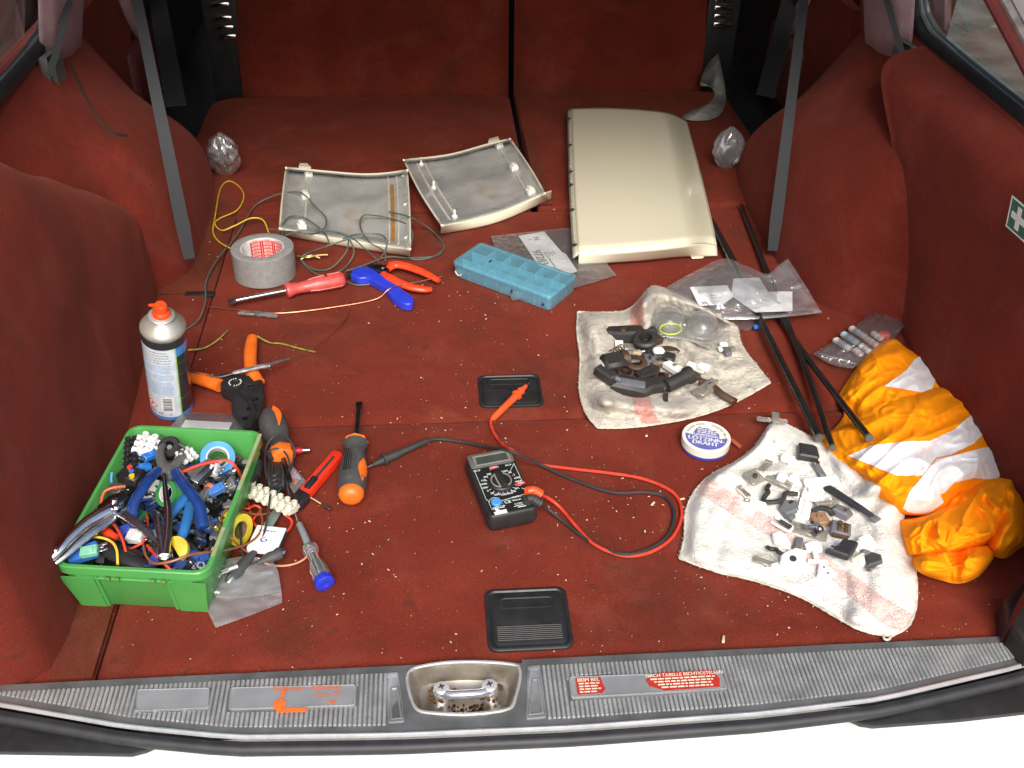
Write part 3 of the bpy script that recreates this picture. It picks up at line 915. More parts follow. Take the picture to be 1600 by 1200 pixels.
# crumbs and lint
m = MB(); rr_ = random.Random(11)
k = 0
while k < 1000:
    x = rr_.uniform(-.42, .62); y = .64+abs(rr_.gauss(0, .42))
    if k % 3 == 0:
        cl = [(.50, .70), (.30, .76), (.0, 1.0), (-.12, .80), (.2, .9), (.42, .72), (-.25, 1.15), (.05, 1.3)][k//3 % 8]; x = cl[0]+rr_.gauss(0, .05); y = cl[1]+rr_.gauss(0, .045)
        if y < .64: continue
    if y > 2.1: continue
    sz = rr_.choice([.0004, .0004, .0005, .0005, .0006, .0007, .0008, .001, .0014])
    F = T(x, y, sz*.3) @ RZ(rr_.uniform(0, 180)) @ RY(rr_.uniform(-30, 30))
    m.box((0, 0, 0), (sz*rr_.uniform(1, 2.4), sz*rr_.uniform(.7, 1.2), sz*.7), F, bev=sz*.2, seg=1)
    k += 1
for (px, py, L) in ((1130, 1000, .010), (1020, 788, .008), (810, 745, .004), (1010, 682, .004), (1064, 781, .010)):
    m.box((0, 0, .0012), (L, .003, .002), at(px, py, 0, rr_.uniform(0, 90)), bev=.0008, seg=1)
single('floor_crumbs', m, mat('pale crumbs', (.62, .54, .34), .8, c2=(.42, .34, .18), ns=300), None, None, kind='stuff')
# ================================================================ things at the back of the load bay
def coons(top, bot, left, right, sm=True):
    if sm: top, bot, left, right = [smooth2(q, 8) if len(q) > 2 else q for q in (top, bot, left, right)]
    cu = {}; cv = {}
    def fn(u, v):
        ku = round(u, 6); kv = round(v, 6)
        if ku not in cu: cu[ku] = (poly_at(top, u), poly_at(bot, u))
        if kv not in cv: cv[kv] = (poly_at(left, v), poly_at(right, v))
        a, b = cu[ku]; c, d = cv[kv]
        r = []
        for k in (0, 1):
            r.append((1-v)*a[k]+v*b[k]+(1-u)*c[k]+u*d[k]-((1-u)*(1-v)*top[0][k]+u*(1-v)*top[-1][k]+(1-u)*v*bot[0][k]+u*v*bot[-1][k]))
        return r
    return fn
def wires(mb, pts, r, n=6, sub=6):
    mb.tube(cr([P(*q) for q in pts], sub), r, n); return mb
INNER = mat('primered inner side', (.40, .40, .38), .28, c2=(.25, .245, .245), ns=11, coat=.5, dirt=(.24, .15, .07), dn=9, dl=.56, rv=.12)
TAPEB = mat('brown tape', (.34, .16, .025), .5)

def trim_panel(nm, label, top, bot, left, right, lip, ribs, clips, tab, pins=()):
    f = coons(top, bot, left, right)
    zf = lambda u, v: .006+.020*(abs(u-.5)*2)**3+.020*(1-sst(0, .05, v))+.010*sst(.93, 1, v)+.006*(1-sst(0, .03, u))+.006*(sst(.97, 1, u))
    c = P(*f(.5, .5)); root = thing(nm, label, 'trim panel', T(c.x, c.y, 0), 'loose painted trim panels')
    m = MB(); m.grid(lambda u, v: P(*f(u, v), zf(u, v)), 40, 40)
    part('panel_shell', m, INNER, root, w=True, solid=.0024)
    # painted outer skirt at the near edge
    m = MB(); lp = smooth2(lip, 8)
    def sk(u, v):
        a = P(*f(u, 1), zf(u, 1)+.0015); b = P(*poly_at(lp, u), .001)
        q = a.lerp(b, v); q.y -= .0025*math.sin(math.pi*v); return q
    m.grid(sk, 30, 6); part('painted_skirt', m, CREAM, root, w=True, solid=.002)
    m = MB()
    m.tube([P(*f(k/30, .0), zf(k/30, 0)) for k in range(31)], .0018, 6)
    m.tube([P(*f(0, k/30), zf(0, k/30)) for k in range(31)], .0018, 6)
    m.tube([P(*f(1, k/30), zf(1, k/30)) for k in range(31)], .0018, 6)
    part('painted_rim', m, CREAM, root, w=True)
    for (u0, v0, u1, v1) in ribs:
        m = MB(); a = []
        for k in range(13):
            u, v = lerp(u0, u1, k/12), lerp(v0, v1, k/12); a.append(P(*f(u, v), zf(u, v)+.002))
        m.tube(a, .0017, 6); part('stiffening_rib', m, mat('pale rib', (.55, .54, .46), .35), root, w=True)
    for (u, v) in clips:
        p = P(*f(u, v), zf(u, v))
        m = MB(); F = T(*p) @ RZ(20)
        m.box((0, 0, .005), (.014, .015, .010), F, bev=.0015); m.box((0, 0, .012), (.009, .016, .005), F, bev=.001)
        m.lathe([(0, .012), (.0028, .012), (.0028, .015), (0, .0155)], 10, F)
        part('clip', m, mat('clip plastic', (.76, .76, .70), .35), root, w=True)
    for (u, v) in pins:
        p = P(*f(u, v), zf(u, v))
        m = MB(); F = T(*p)
        m.lathe([(0, 0), (.005, 0), (.005, .004), (.0022, .006), (.0022, .014), (.0012, .016), (0, .016)], 10, F)
        part('mounting_pin', m, mat('clip plastic'), root, w=True)
    m = MB(); a, b_, cc, d = [P(*q, .030) for q in tab]
    m.loft([[a, b_, cc, d], [q+V((0, 0, .004)) for q in (a, b_, cc, d)]], cap0=True, cap1=True)
    part('edge_tab', m, CREAM, root, w=True)
    return root, f, zf
ra, fa, za = trim_panel('trim_panel', 'cream trim panel lying inner side up under the grey-green cable loops', [(447, 262), (500, 267), (560, 272), (600, 271), (636, 266)], [(437, 357), (540, 373), (640, 388)], [(447, 262), (441, 310), (437, 357)], [(636, 266), (640, 330), (641, 389)],
    [(432, 366), (540, 385), (641, 401)], [(.84, .04, .84, .96), (.91, .04, .91, .96), (.19, .02, .19, .95)], [(.19, .10), (.18, .46), (.17, .95)], [(467, 263), (486, 264), (480, 258), (469, 258)])
m = MB(); m.grid(lambda u, v: P(*fa(.855+.04*u, .16+.78*v), za(.875, .16+.78*v)+.0018), 2, 10); part('brown_tape', m, TAPEB, ra, w=True)
for (u, v, r) in ((.97, .08, 40), (.97, .45, 40), (.97, .88, 50)):
    m = MB(); m.box((0, 0, .003), (.010, .003, .003), T(*P(*fa(u, v), za(u, v))) @ RZ(r), bev=.001); part('fixing_lug', m, mat('clip plastic'), ra, w=True)
rb, fb, zb = trim_panel('trim_panel', 'cream trim panel lying inner side up between the cable loops and the big cream cover', [(631, 250), (700, 242), (760, 226), (797, 217)], [(690, 352), (770, 334), (851, 302)], [(631, 250), (658, 303), (690, 352)], [(797, 217), (828, 262), (851, 302)],
    [(688, 366), (775, 348), (861, 311)], [(.10, .05, .10, .95), (.17, .05, .17, .95), (.86, .04, .86, .93)], [(.86, .10), (.86, .50), (.88, .93)], [(763, 224), (780, 220), (778, 216), (764, 220)], [(.13, .10), (.13, .46), (.15, .93)])
m = MB(); a = [P(850, 303, .03), P(862, 299, .03), P(861, 311, .003), P(849, 317, .003)]
m.loft([a, [q+V((0, .004, 0)) for q in a]], cap0=True, cap1=True); part('skirt_end', m, CREAM, rb, w=True)

# big cream cover, outer side up
top = [(893, 168), (940, 167), (1000, 170), (1045, 176), (1072, 188)]
bot = [(904, 397), (960, 394), (1040, 387), (1095, 380), (1119, 382)]
f = coons(top, bot, [(893, 168), (897, 290), (904, 397)], [(1072, 188), (1092, 262), (1112, 345), (1119, 382)])
def zc(u, v): return .030+.016*math.sin(math.pi*min(u*.62, 1))-.030*sst(.76, 1.0, u)*(1-.25*v)-.006*sst(.95, 1, v)
c = P(1000, 290)
big = thing('body_cover', 'large cream painted body cover lying outer side up on the right seat base', 'trim panel', T(c.x, c.y, 0))
m = MB()
def bigf(u, v): return P(*f(u, v), zc(u, v))
m.grid(bigf, 50, 50)
def lipf(u, v):
    a = bigf(u, 1); b_ = P(*poly_at([(903, 412), (1000, 406), (1060, 400), (1120, 398)], u), .004)
    q = a.lerp(b_, v); q.y -= .004*math.sin(math.pi*v*.5+.2); return q
m.grid(lipf, 50, 6)
def rl(u, v):
    a = bigf(1, u); b_ = a+V((.003, 0, -.014)); return a.lerp(b_, v)
m.grid(rl, 50, 3)
def ru(u, v):
    a = bigf(u, 0); b_ = a+V((0, .003, -.012)); return a.lerp(b_, v)
m.grid(ru, 50, 3)
part('painted_skin', m, CREAM, big, w=True, solid=.0016, sharp=50)
m = MB()
def edg(u, v):
    a = bigf(0, u); a.z -= .001; b_ = a+V((-.0085, 0, -.007)); return a.lerp(b_, v)
m.grid(edg, 40, 2)
part('edge_rail', m, mat('rail plastic', (.50, .48, .38), .45, dirt=(.2, .18, .12), dn=60, dl=.55), big, w=True, solid=.002)
for k, t in enumerate((.07, .25, .43, .52, .69, .93)):
    a = bigf(0, t); mm = MB(); mm.box((-.006, 0, -.002), (.010, .005, .004), T(*a), bev=.001)
    part('rail_slot', mm, BLACK, big, w=True)
for k, (t0, t1) in enumerate(((.02, .06), (.10, .22), (.28, .40), (.46, .50), (.56, .66), (.72, .90))):
    mm = MB(); mm.tube([bigf(0, lerp(t0, t1, i/4))+V((-.0055, 0, -.0005)) for i in range(5)], .0014, 5); part('rail_bead', mm, mat('rail plastic'), big, w=True)
mm = MB(); q = [P(1076, 398, .006), P(1106, 396, .006), P(1098, 404, .003), P(1082, 405, .003)]
mm.loft([[p+V((0, .001, 0)) for p in q], [p+V((0, .005, .002)) for p in q]], cap0=True, cap1=True); part('locating_tab', mm, CREAM, big, w=True)

# duct tape roll with printed core
rc = P(415, 427, 0); rr0 = .0485; hh = .047
tape = thing('duct_tape_roll', 'roll of silver grey duct tape standing flat with a red printed core', 'tape', T(rc.x, rc.y, 0) @ RZ(-10) @ RX(-1.5))
m = MB(); prof = [(.0335, 0), (rr0, 0)]
for k in range(24):
    z = hh*(k+.5)/24; prof.append((rr0-.0002*random.random(), z))
prof += [(rr0-.0006, hh-.0005), (rr0-.002, hh), (.036, hh), (.0335, hh-.0005)]
m.lathe(prof, 64, closed=True)
part('tape', m, mat('silver duct tape', (.34, .34, .335), .36, .25, (.28, .28, .275), ns=120, bump=.15, bs=700), tape, sharp=50)
m = MB(); m.lathe([(.0322, .001), (.0334, .001), (.0334, hh-.0012), (.0322, hh-.0012)], 64, closed=True)
core = part('core', m, mat('white card', (.72, .71, .70), .7), tape)
m = MB()
def cyl(r, th0, sgn=1):
    def fn(p): # x -> angle on the inside
        a = th0-sgn*p.x/r
        return V((math.cos(a)*r, math.sin(a)*r, p.y))
    return fn
for k in range(3):
    r_ = .0321
    w_ = .0155
    base = R(128-k*34)
    cf = cyl(r_, base)
    mm = MB(); mm.grid(lambda u, v: cf(V(((u-.5)*(w_+.003), .003+v*(hh-.008), 0))), 8, 2)
    part('red_print', mm, mat('red print', (.62, .03, .03), .6), core)
    for j in range(7):
        z = .006+j*.0060
        mm = MB(); cf2 = cyl(r_-.0001, base); cf3 = cyl(r_-.0002, base)
        mm.grid(lambda u, v: cf2(V(((u-.5)*.0135, z-.0022+v*.0044, 0))), 8, 1)
        part('logo_box', mm, mat('pink print', (.78, .48, .45), .6), core)
        mm = MB(); text(mm, 'tesa', .0052, None, .0001, fn=lambda p: cf3(V((p.x, p.y+z, 0))))
        part('logo_lettering', mm, mat('red print'), core)
mm = MB(); cf = cyl(.0320, R(22))
for j in range(6): dashes(mm, -.008, .008, .006+j*.006, .0016, j, fn=lambda p: cf(p))
part('core_print', mm, INK, core, kind='stuff')

# screwdrivers ------------------------------------------------------------
def screwdriver(nm, label, tip, neck, end, z, r_h, prof, mh, shaft_r, tip_w, extra=None, flip=0):
    m0, L = pose(neck, end, z)
    root = thing(nm, label, 'screwdriver', m0 @ RX(flip))
    Ls = (P(*tip, z)-P(*neck, z)).length
    m = MB()
    m.rev([(0, shaft_r), (-Ls*.86, shaft_r)], 14)
    tw = tip_w
    m.loft([[V((-Ls*.86, a*shaft_r, b_*shaft_r)) for a, b_ in ((-1, -.7), (1, -.7), (1, .7), (-1, .7))], [V((-Ls*.93, a*tw, b_*shaft_r*.6)) for a, b_ in ((-1, -1), (1, -1), (1, 1), (-1, 1))], [V((-Ls, a*tw*.9, b_*.0004)) for a, b_ in ((-1, -1), (1, -1), (1, 1), (-1, 1))]], cap1=True)
    part('shaft', m, STEEL if nm != 'grip_screwdriver' else DSTEEL, root)
    m = MB(); m.rev([(x*L, r*r_h) for x, r in prof], 24, None, .92); hd = part('handle', m, mh, root)
    return root, hd, L
PINKH = mat('faded red plastic', (.55, .085, .075), .38, c2=(.46, .06, .055), coat=.2, dirt=(.20, .02, .02), dn=40, dl=.68)
ps, hd, L = screwdriver('screwdriver', 'screwdriver with faded pinkish red handle lying below the duct tape roll', (357, 474), (446, 454), (537, 436), .013, .0125,
    [(0, .75), (.02, 1.0), (.07, 1.05), (.12, .85), (.22, .72), (.36, .80), (.5, .98), (.7, 1.05), (.9, 1.06), (.97, 1.0), (1, .8)], PINKH, .0036, .0042)
m = MB()
for k in range(6):
    a = 2*math.pi*k/6+.3
    m.tube([(L*x, math.cos(a)*.0125*r, math.sin(a)*.0125*r*.92) for x, r in ((.4, .84), (.55, 1.02), (.75, 1.07), (.95, 1.05))], .0011, 5)
part('grip_ridge', m, PINKH, hd, kind='stuff')
m = MB(); m.box((L*.70, 0, .0128), (.004, .0055, .0006)); part('black_mark', m, INK, hd)
GREYG = mat('dark grey rubber grip', (.062, .062, .060), .6, c2=(.045, .045, .044), dirt=(.12, .11, .10), dn=40, dl=.62)
gprof = [(0, .62), (.02, .85), (.07, .88), (.13, .70), (.22, .72), (.38, .90), (.55, 1.0), (.72, 1.0), (.84, .92), (.90, .80)]
bs, hd, L = screwdriver('grip_screwdriver', 'large flat screwdriver with grey and orange grip standing out alone on the carpet', (558, 628), (556, 690), (548, 781), .018, .0175, gprof, GREYG, .0032, .0045)
m = MB(); m.rev([(-.001, .6*.0175), (0, .8*.0175), (.002, .9*.0175), (.004, .86*.0175)], 8); part('collar', m, ORANGE, hd)
m = MB(); m.rev([(L*.88, .0150), (L*.93, .0148), (L*.98, .0115), (L*1.0, .006)], 24, None, .92); part('end_cap', m, ORANGE, hd)
m = MB(); m.grid(lambda u, v: V((L*lerp(.40, .80, u), math.cos(R(40-50*(v-.5)*math.sin(math.pi*u)))*.0178*lerp(.93, 1.0, math.sin(math.pi*u)), math.sin(R(40-50*(v-.5)*math.sin(math.pi*u)))*.0166*lerp(.93, 1.0, math.sin(math.pi*u)))), 12, 6); part('side_inlay', m, ORANGE, hd)
m = MB()
for k in range(6):
    y = (k-2.5)*.0026
    m.tube([(L*x, y-.003, .0175*r*.93-abs(y)*.12) for x, r in ((.24, .70), (.40, .90), (.55, .985), (.66, .985))], .0006, 4)
part('grip_grooves', m, BLACK, hd, kind='stuff')

# blue snap-off knife
pts = [(548, 431), (553, 422), (566, 419), (580, 421), (592, 429), (612, 441), (634, 458), (646, 467), (643, 477), (627, 476), (610, 463), (602, 452), (588, 444), (575, 437), (560, 437)]
wp_ = [P(*q, .010) for q in pts]; c = sum(wp_, V())/len(wp_)
kn = thing('utility_knife', 'blue plastic utility knife beside the orange-handled pliers', 'knife', T(c.x, c.y, 0))
BLUEP = mat('bright blue plastic', (.025, .05, .58), .35, c2=(.02, .04, .48), coat=.2)
m = MB(); q = smooth2([(p.x-c.x, p.y-c.y) for p in wp_]+[(wp_[0].x-c.x, wp_[0].y-c.y)], 3)[:-1][::-1]
m.prism(q, .002, .014, bev=.003, seg=3); kb = part('knife_body', m, BLUEP, kn)
m = MB(); a = P(582, 428, .0145)-V((c.x, c.y, 0)); b_ = P(636, 466, .0145)-V((c.x, c.y, 0)); m.tube([a, a.lerp(b_, .5), b_], .0022, 6, flat=.5); part('slide_rail', m, BLUEP, kb)
m = MB(); a, La = pose((549, 430), (556, 424), .008); m.box((La/2-.005, 0, 0), (.014, .012, .010), T(-c.x, -c.y, 0) @ a, bev=.003); part('black_tip', m, BLACK, kn)

# pliers ------------------------------------------------------------------
def bent(mb, pts, radii, flat=.75, n=12):
    q = cr(pts, 6); rr = []
    for i in range(len(q)):
        t = i/(len(q)-1)*(len(radii)-1); k = min(int(t), len(radii)-2); rr.append(lerp(radii[k], radii[k+1], t-k))
    mb.tube(q, rr, n, flat=flat); return mb
pp = thing('side_cutters', 'side cutting pliers with orange-red dipped handles beside the blue knife', 'pliers', T(*P(610, 422)))
for pts, lb in (([(606, 421, .013), (616, 414, .015), (634, 416, .015), (662, 426, .013), (686, 439, .010)], 'upper'), ([(598, 428, .011), (612, 436, .013), (636, 447, .012), (660, 452, .010), (674, 452, .008)], 'lower')):
    m = MB(); bent(m, [P(*q) for q in pts], [.0055, .0078, .0075, .0072, .0065, .0045]); part('handle', m, REDOR, pp, w=True)
m = MB(); a, La = pose((608, 425), (572, 417), .010)
m.prism([(0, -.009), (.012, -.011), (.024, -.008), (.036, -.003), (.037, .001), (.024, .008), (.010, .011), (0, .008)], -.006, .006, a, bev=.002)
jw = part('jaws', m, DSTEEL, pp, w=True)
m = MB(); m.lathe([(0, .006), (.004, .006), (.0035, .0075), (0, .008)], 14, a @ T(.011, 0, 0)); part('rivet', m, STEEL, jw, w=True)
m = MB(); a, La = pose((612, 414), (606, 420), .016); m.box((0, 0, .002), (.006, .01, .006), a, bev=.002); part('handle_stop', m, REDOR, pp, w=True)

# crimping pliers
cpz = thing('crimping_pliers', 'crimping pliers with orange handles and black head beside the spray can', 'pliers', T(*P(380, 620)))
m = MB(); bent(m, [P(394, 527, .012), P(391, 553, .014), P(393, 578, .016), P(404, 598, .015)], [.0072, .0092, .0088, .0095, .0085], .8, 14); part('handle', m, ORANGE, cpz, w=True, label='upright orange handle')
m = MB(); bent(m, [P(296, 589, .012), P(318, 593, .013), P(345, 603, .014)], [.0085, .0105, .0100], .8, 14); part('handle', m, ORANGE, cpz, w=True, label='orange handle reaching behind the can')
m = MB()
pl_ = [P(*q, .010) for q in [(345, 592), (366, 590), (386, 595), (400, 592), (412, 603), (414, 632), (408, 656), (396, 672), (384, 676), (372, 666), (363, 648), (362, 622), (346, 614)]]
o = P(380, 620)
m.prism([(p.x, p.y) for p in pl_][::-1], .003, .020, bev=.003)
hb = part('head', m, mat('black lacquer', (.022, .022, .023), .38, c2=(.014, .014, .014), dirt=(.10, .10, .10), dn=70, dl=.66), cpz, w=True)
m = MB(); F = T(*P(368, 601, .019))
m.lathe([(0, 0), (.0105, 0), (.0105, .003), (.009, .004), (0, .004)], 28, F); dl_ = part('adjusting_dial', m, BLACK, hb, w=True)
m = MB()
for k in range(16):
    if k % 8 in (3,): continue
    a = 2*math.pi*k/16; m.box((.0078, 0, .0043), (.0018, .0012, .0004), F @ M.Rotation(a, 4, 'Z'))
part('dial_marks', m, PAPER, hb, w=True, kind='stuff')
for q in ((392, 604), (390, 640), (400, 626), (383, 655)):
    m = MB(); m.lathe([(0, 0), (.004, 0), (.0035, .002), (0, .0025)], 14, T(*P(*q, .019))); part('rivet', m, DSTEEL, hb, w=True)
m = MB(); m.tube(cr([P(376, 612, .02), P(388, 622, .022), P(396, 645, .021), P(386, 668, .02)], 5), .004, 8, flat=.6); part('jaw_edge', m, BLACK, hb, w=True)

# wires behind ------------------------------------------------------------
GG = mat('grey green cable', (.085, .115, .095), .5, c2=(.06, .085, .07))
m = MB()
loops = [[(290, 515, .002), (310, 500, .002), (321, 470, .003), (322, 440, .003), (340, 405, .004), (372, 365, .004), (398, 322, .006), (437, 303, .022), (470, 301, .026), (492, 322, .022), (509, 340, .020), (507, 356, .020), (490, 365, .022), (460, 362, .030), (420, 358, .020)],
 [(441, 372, .030), (442, 350, .030), (455, 338, .026), (477, 341, .022), (503, 360, .022), (513, 376, .026), (510, 388, .020)],
 [(445, 368, .032), (475, 360, .032), (520, 362, .034), (550, 372, .034), (567, 386, .030), (585, 402, .006), (592, 410, .004)],
 [(545, 373, .032), (540, 395, .020), (515, 420, .004), (488, 420, .003), (471, 405, .004), (480, 396, .008), (512, 384, .030), (546, 373, .034)],
 [(546, 373, .034), (553, 392, .016), (546, 410, .004), (530, 424, .003), (500, 430, .003), (476, 414, .003), (466, 398, .004)],
 [(690, 392, .002), (675, 402, .002), (640, 403, .003), (645, 368, .026), (636, 351, .024), (610, 341, .020), (580, 336, .020), (566, 338, .018), (563, 355, .018), (577, 378, .028), (600, 392, .012), (602, 408, .003)],
 [(608, 331, .022), (640, 339, .036), (668, 355, .006), (688, 374, .003), (693, 388, .003), (680, 400, .003), (640, 403, .003), (604, 402, .004), (570, 414, .003), (540, 424, .003)],
 [(536, 373, .034), (560, 366, .028), (592, 366, .026), (604, 376, .030), (602, 392, .014), (590, 408, .003)],
 [(536, 438, .002), (556, 445, .002), (578, 444, .002), (586, 440, .003)]]
for l in loops: wires(m, l, .0013)
single('cable_coil', m, GG, 'loose tangle of thin grey-green cable over the left trim panel', 'cable')
YEL = mat('yellow insulation', (.62, .42, .02), .4)
m = MB(); wires(m, [(366, 391, .004), (344, 379, .002), (333, 363, .002), (336, 339, .004), (344, 296, .004), (357, 283, .004), (373, 291, .005), (381, 307, .005), (371, 328, .005), (344, 341, .003), (336, 350, .003), (347, 360, .005), (368, 352, .010), (392, 341, .014), (411, 344, .012), (420, 364, .004)], .0013)
single('yellow_wire', m, YEL, 'yellow wire looped on the carpet behind the duct tape roll', 'wire')
m = MB(); wires(m, [(327, 479, .003), (352, 482, .0025), (380, 485, .002), (440, 489, .002), (520, 480, .002), (585, 468, .004), (606, 453, .016), (620, 446, .018), (650, 441, .015), (690, 432, .012)], .0009)
single('copper_strand', m, COPPER, 'long bare copper strand curving over the blue knife', 'wire')
m = MB()
rr_ = random.Random(3)
for (x0, y0, x1, y1) in ((373, 488, 398, 491), (396, 489, 415, 491), (411, 490, 433, 494)):
    a, La = pose((x0, y0), (x1, y1), .004)
    m.prism([(0, -.004), (La*.5, -.005), (La, -.003), (La*1.05, .002), (La*.6, .004), (La*.1, .004)], -.002, .002, a @ RX(rr_.uniform(-25, 25)), bev=.001)
single('foil_strip', m, mat('crumpled foil', (.50, .50, .50), .35, .8, (.25, .25, .26), ns=90, bump=.8, bs=150), 'crumpled strip of grey foil beside the copper strand', 'foil', sharp=20)
YG = mat('yellow green insulation', (.32, .26, .03), .5, c2=(.10, .13, .03), ns=120)
m = MB(); wires(m, [(293, 547, .002), (318, 544, .002), (338, 533, .003), (356, 516, .004)], .0012); single('wire_offcut', m, YG, 'yellow-green wire offcut right of the spray can', 'wire')
m = MB(); wires(m, [(402, 525, .012), (412, 531, .008), (424, 536, .003), (440, 537, .002), (470, 545, .002), (493, 550, .002)], .0012); single('wire_offcut', m, YG, 'yellow-green wire offcut reaching right from the crimping pliers', 'wire')
hs = thing('spliced_wire', 'grey wire with a silver splice sleeve lying across the crimping pliers', 'wire', T(*P(410, 575)))
m = MB(); wires(m, [(296, 581, .020), (318, 586, .020), (342, 589, .024), (366, 583, .026)], .0011); part('wire', m, mat('grey insulation', (.09, .08, .075), .5), hs, w=True)
m = MB(); a = [P(364, 583, .026), P(385, 578, .028), P(402, 574, .028), P(420, 571, .026), P(424, 569, .024), P(438, 564, .020), P(453, 560, .015)]
m.tube(a, [.0026, .0034, .0032, .0036, .0024, .0020, .0010], 8); part('splice_sleeve', m, mat('crumpled foil'), hs, w=True, sharp=20)
m = MB(); wires(m, [(452, 560, .016), (500, 537, .008), (540, 500, .003), (548, 470, .002)], .0004, 4); part('bare_strand', m, COPPER, hs, w=True)
m = MB(); wires(m, [(464, 400, .008), (480, 402, .010), (495, 399, .010), (512, 398, .008)], .0016); wires(m, [(470, 405, .006), (485, 399, .010), (500, 403, .006)], .0016)
single('stripped_cable_end', m, mat('brass strands', (.45, .33, .14), .4, .7), 'stripped brass-coloured cable end behind the duct tape roll', 'wire')

# spray can ---------------------------------------------------------------
b0 = P(269, 634, .001); t0 = P(251.5, 485, .172)
ax = (t0-b0).normalized()
Xv = V((1, 0, 0)); Xv = (Xv-ax*Xv.dot(ax)).normalized()
F = M((Xv, ax.cross(Xv), ax)).transposed().to_4x4(); F.translation = b0
can = thing('spray_can', 'blue and white spray can with orange-red nozzle leaning at the left wall', 'spray can', F)
rC = .0262; HC = .150
m = MB(); m.lathe([(0, .002), (rC-.004, .001), (rC-.001, 0), (rC, .002), (rC, .0105), (rC, HC-.004)], 48); body = part('can_body', m, mat('dark can print', (.035, .035, .038), .3, c2=(.03, .03, .03), coat=.4), can)
m = MB(); m.lathe([(rC, HC-.004), (rC+.0008, HC-.002), (rC+.0006, HC+.0015), (rC-.002, HC+.004), (rC-.008, HC+.012), (rC-.012, HC+.0155), (rC-.0125, HC+.017), (rC-.0105, HC+.0185), (rC-.0125, HC+.020), (0, HC+.019)], 48); part('shoulder', m, mat('tinplate', (.56, .54, .48), .36, .6, (.40, .38, .32), 30, rv=.1), can, sharp=60)
m = MB(); m.lathe([(0, HC+.018), (.0105, HC+.018), (.0108, HC+.022), (.0095, HC+.024), (.0078, HC+.026), (.0078, HC+.034), (.006, HC+.0365), (0, HC+.037)], 24)
nzl = part('nozzle', m, mat('orange red nozzle', (.85, .07, .01), .35), can)
m = MB(); m.prism([(-.0135, -.001), (-.004, -.003), (-.004, .003), (-.0135, .001)], HC+.0325, HC+.0350, bev=.0006); part('nozzle_tab', m, mat('orange red nozzle'), nzl)
def onc(r, th0):
    def fn(p):
        a = th0+p.x/r; return V((math.cos(a)*r, math.sin(a)*r, p.y))
    return fn
def band(name, z0, z1, a0, a1, dr, mt, par=body):
    mm = MB(); cf = onc(rC+dr, 0)
    mm.grid(lambda u, v: cf(V((R(lerp(a0, a1, u))*(rC+dr), lerp(z0, z1, v), 0))), max(int(abs(a1-a0)/5), 2), 1); return part(name, mm, mt, par)
CB = mat('light blue print', (.06, .26, .68), .3, coat=.4)
band('blue_band', .002, .012, 0, 360, .0002, CB); band('blue_band', .118, .133, 0, 360, .0002, CB)
lab = band('white_label', .0085, .134, 178, 305, .0005, mat('label print', (.66, .72, .80), .4))
band('green_edge', .0085, .134, 305, 309, .0004, mat('green print', (.35, .62, .12), .4))
for z in (.040, .085, .105): band('thin_line', z, z+.0006, 309, 380, .0004, mat('grey print', (.25, .25, .24), .5))
mm = MB(); cf = onc(rC+.0008, R(243))
for k in range(5): dashes(mm, -.024, .024, .129-k*.0046, .0012, k, fn=cf)
part('print_rows', mm, mat('grey ink', (.20, .20, .22), .6), lab, kind='stuff')
mm = MB(); rws = [.106, .1035, .101, .0985, .096, .0935, .088, .0855, .083, .0805, .075, .0725, .07, .0675, .065, .0625, .06, .0575, .055, .0525]
for k, z in enumerate(rws): dashes(mm, -.023, .025, z, .0011, 40+k, fn=cf)
part('print_rows', mm, mat('pale blue ink', (.28, .44, .66), .6), lab, kind='stuff')
mm = MB()
for z in (.1095, .0905, .0785, .048): mm.add([cf(V((x, z+dz, 0))) for x, dz in ((-.026, -.0008), (-.013, -.0008), (0, -.0008), (.013, -.0008), (.0265, -.0008), (.0265, .0008), (.013, .0008), (0, .0008), (-.013, .0008), (-.026, .0008))], [(0, 1, 8, 9), (1, 2, 7, 8), (2, 3, 6, 7), (3, 4, 5, 6)])
part('white_rule', mm, PAPER, lab, kind='stuff')
mm = MB(); z0 = .024
cfw = onc(rC+.0007, R(243)); cfk = onc(rC+.0009, R(243))
mm.grid(lambda u, v: cfw(V((lerp(.006, .0215, u), lerp(.0195, .0465, v), 0))), 6, 1); part('barcode_panel', mm, PAPER, lab)
mm = MB(); rr_ = random.Random(5); z = .0215
while z < .045:
    h_ = rr_.choice([.0004, .0007, .0011])
    mm.grid(lambda u, v: cfk(V((lerp(.008, .0195, u), z+v*h_, 0))), 4, 1); z += h_+rr_.choice([.0004, .0006, .0009])
part('barcode', mm, INK, lab, kind='stuff')
mm = MB(); d = .0078; cx, cz = -.0085, .0275
mm.grid(lambda u, v: cfw(V((cx+((u-.5)+(v-.5))*d, cz+((v-.5)-(u-.5))*d, 0))), 6, 6); part('hazard_diamond', mm, PAPER, lab)
mm = MB()
for a, b_ in (((0, 0), (1, 0)), ((1, 0), (1, 1)), ((1, 1), (0, 1)), ((0, 1), (0, 0))):
    mm.tube([cfk(V((cx+((lerp(a[0], b_[0], t/4)-.5)+(lerp(a[1], b_[1], t/4)-.5))*d, cz+((lerp(a[1], b_[1], t/4)-.5)-(lerp(a[0], b_[0], t/4)-.5))*d, 0))) for t in range(5)], .00045, 4)
part('red_outline', mm, mat('red print'), lab)
mm = MB(); fl = [(-.0018, -.002), (.0018, -.002), (.0024, 0), (.0016, .0014), (.0014, .0028), (.0004, .0012), (-.0004, .0034), (-.0012, .001), (-.0022, .0016), (-.0025, -.0005)]
mm.add([cfk(V((cx+x, cz+.0004+y, 0))) for x, y in fl], [tuple(range(len(fl)))]); part('flame_symbol', mm, INK, lab)
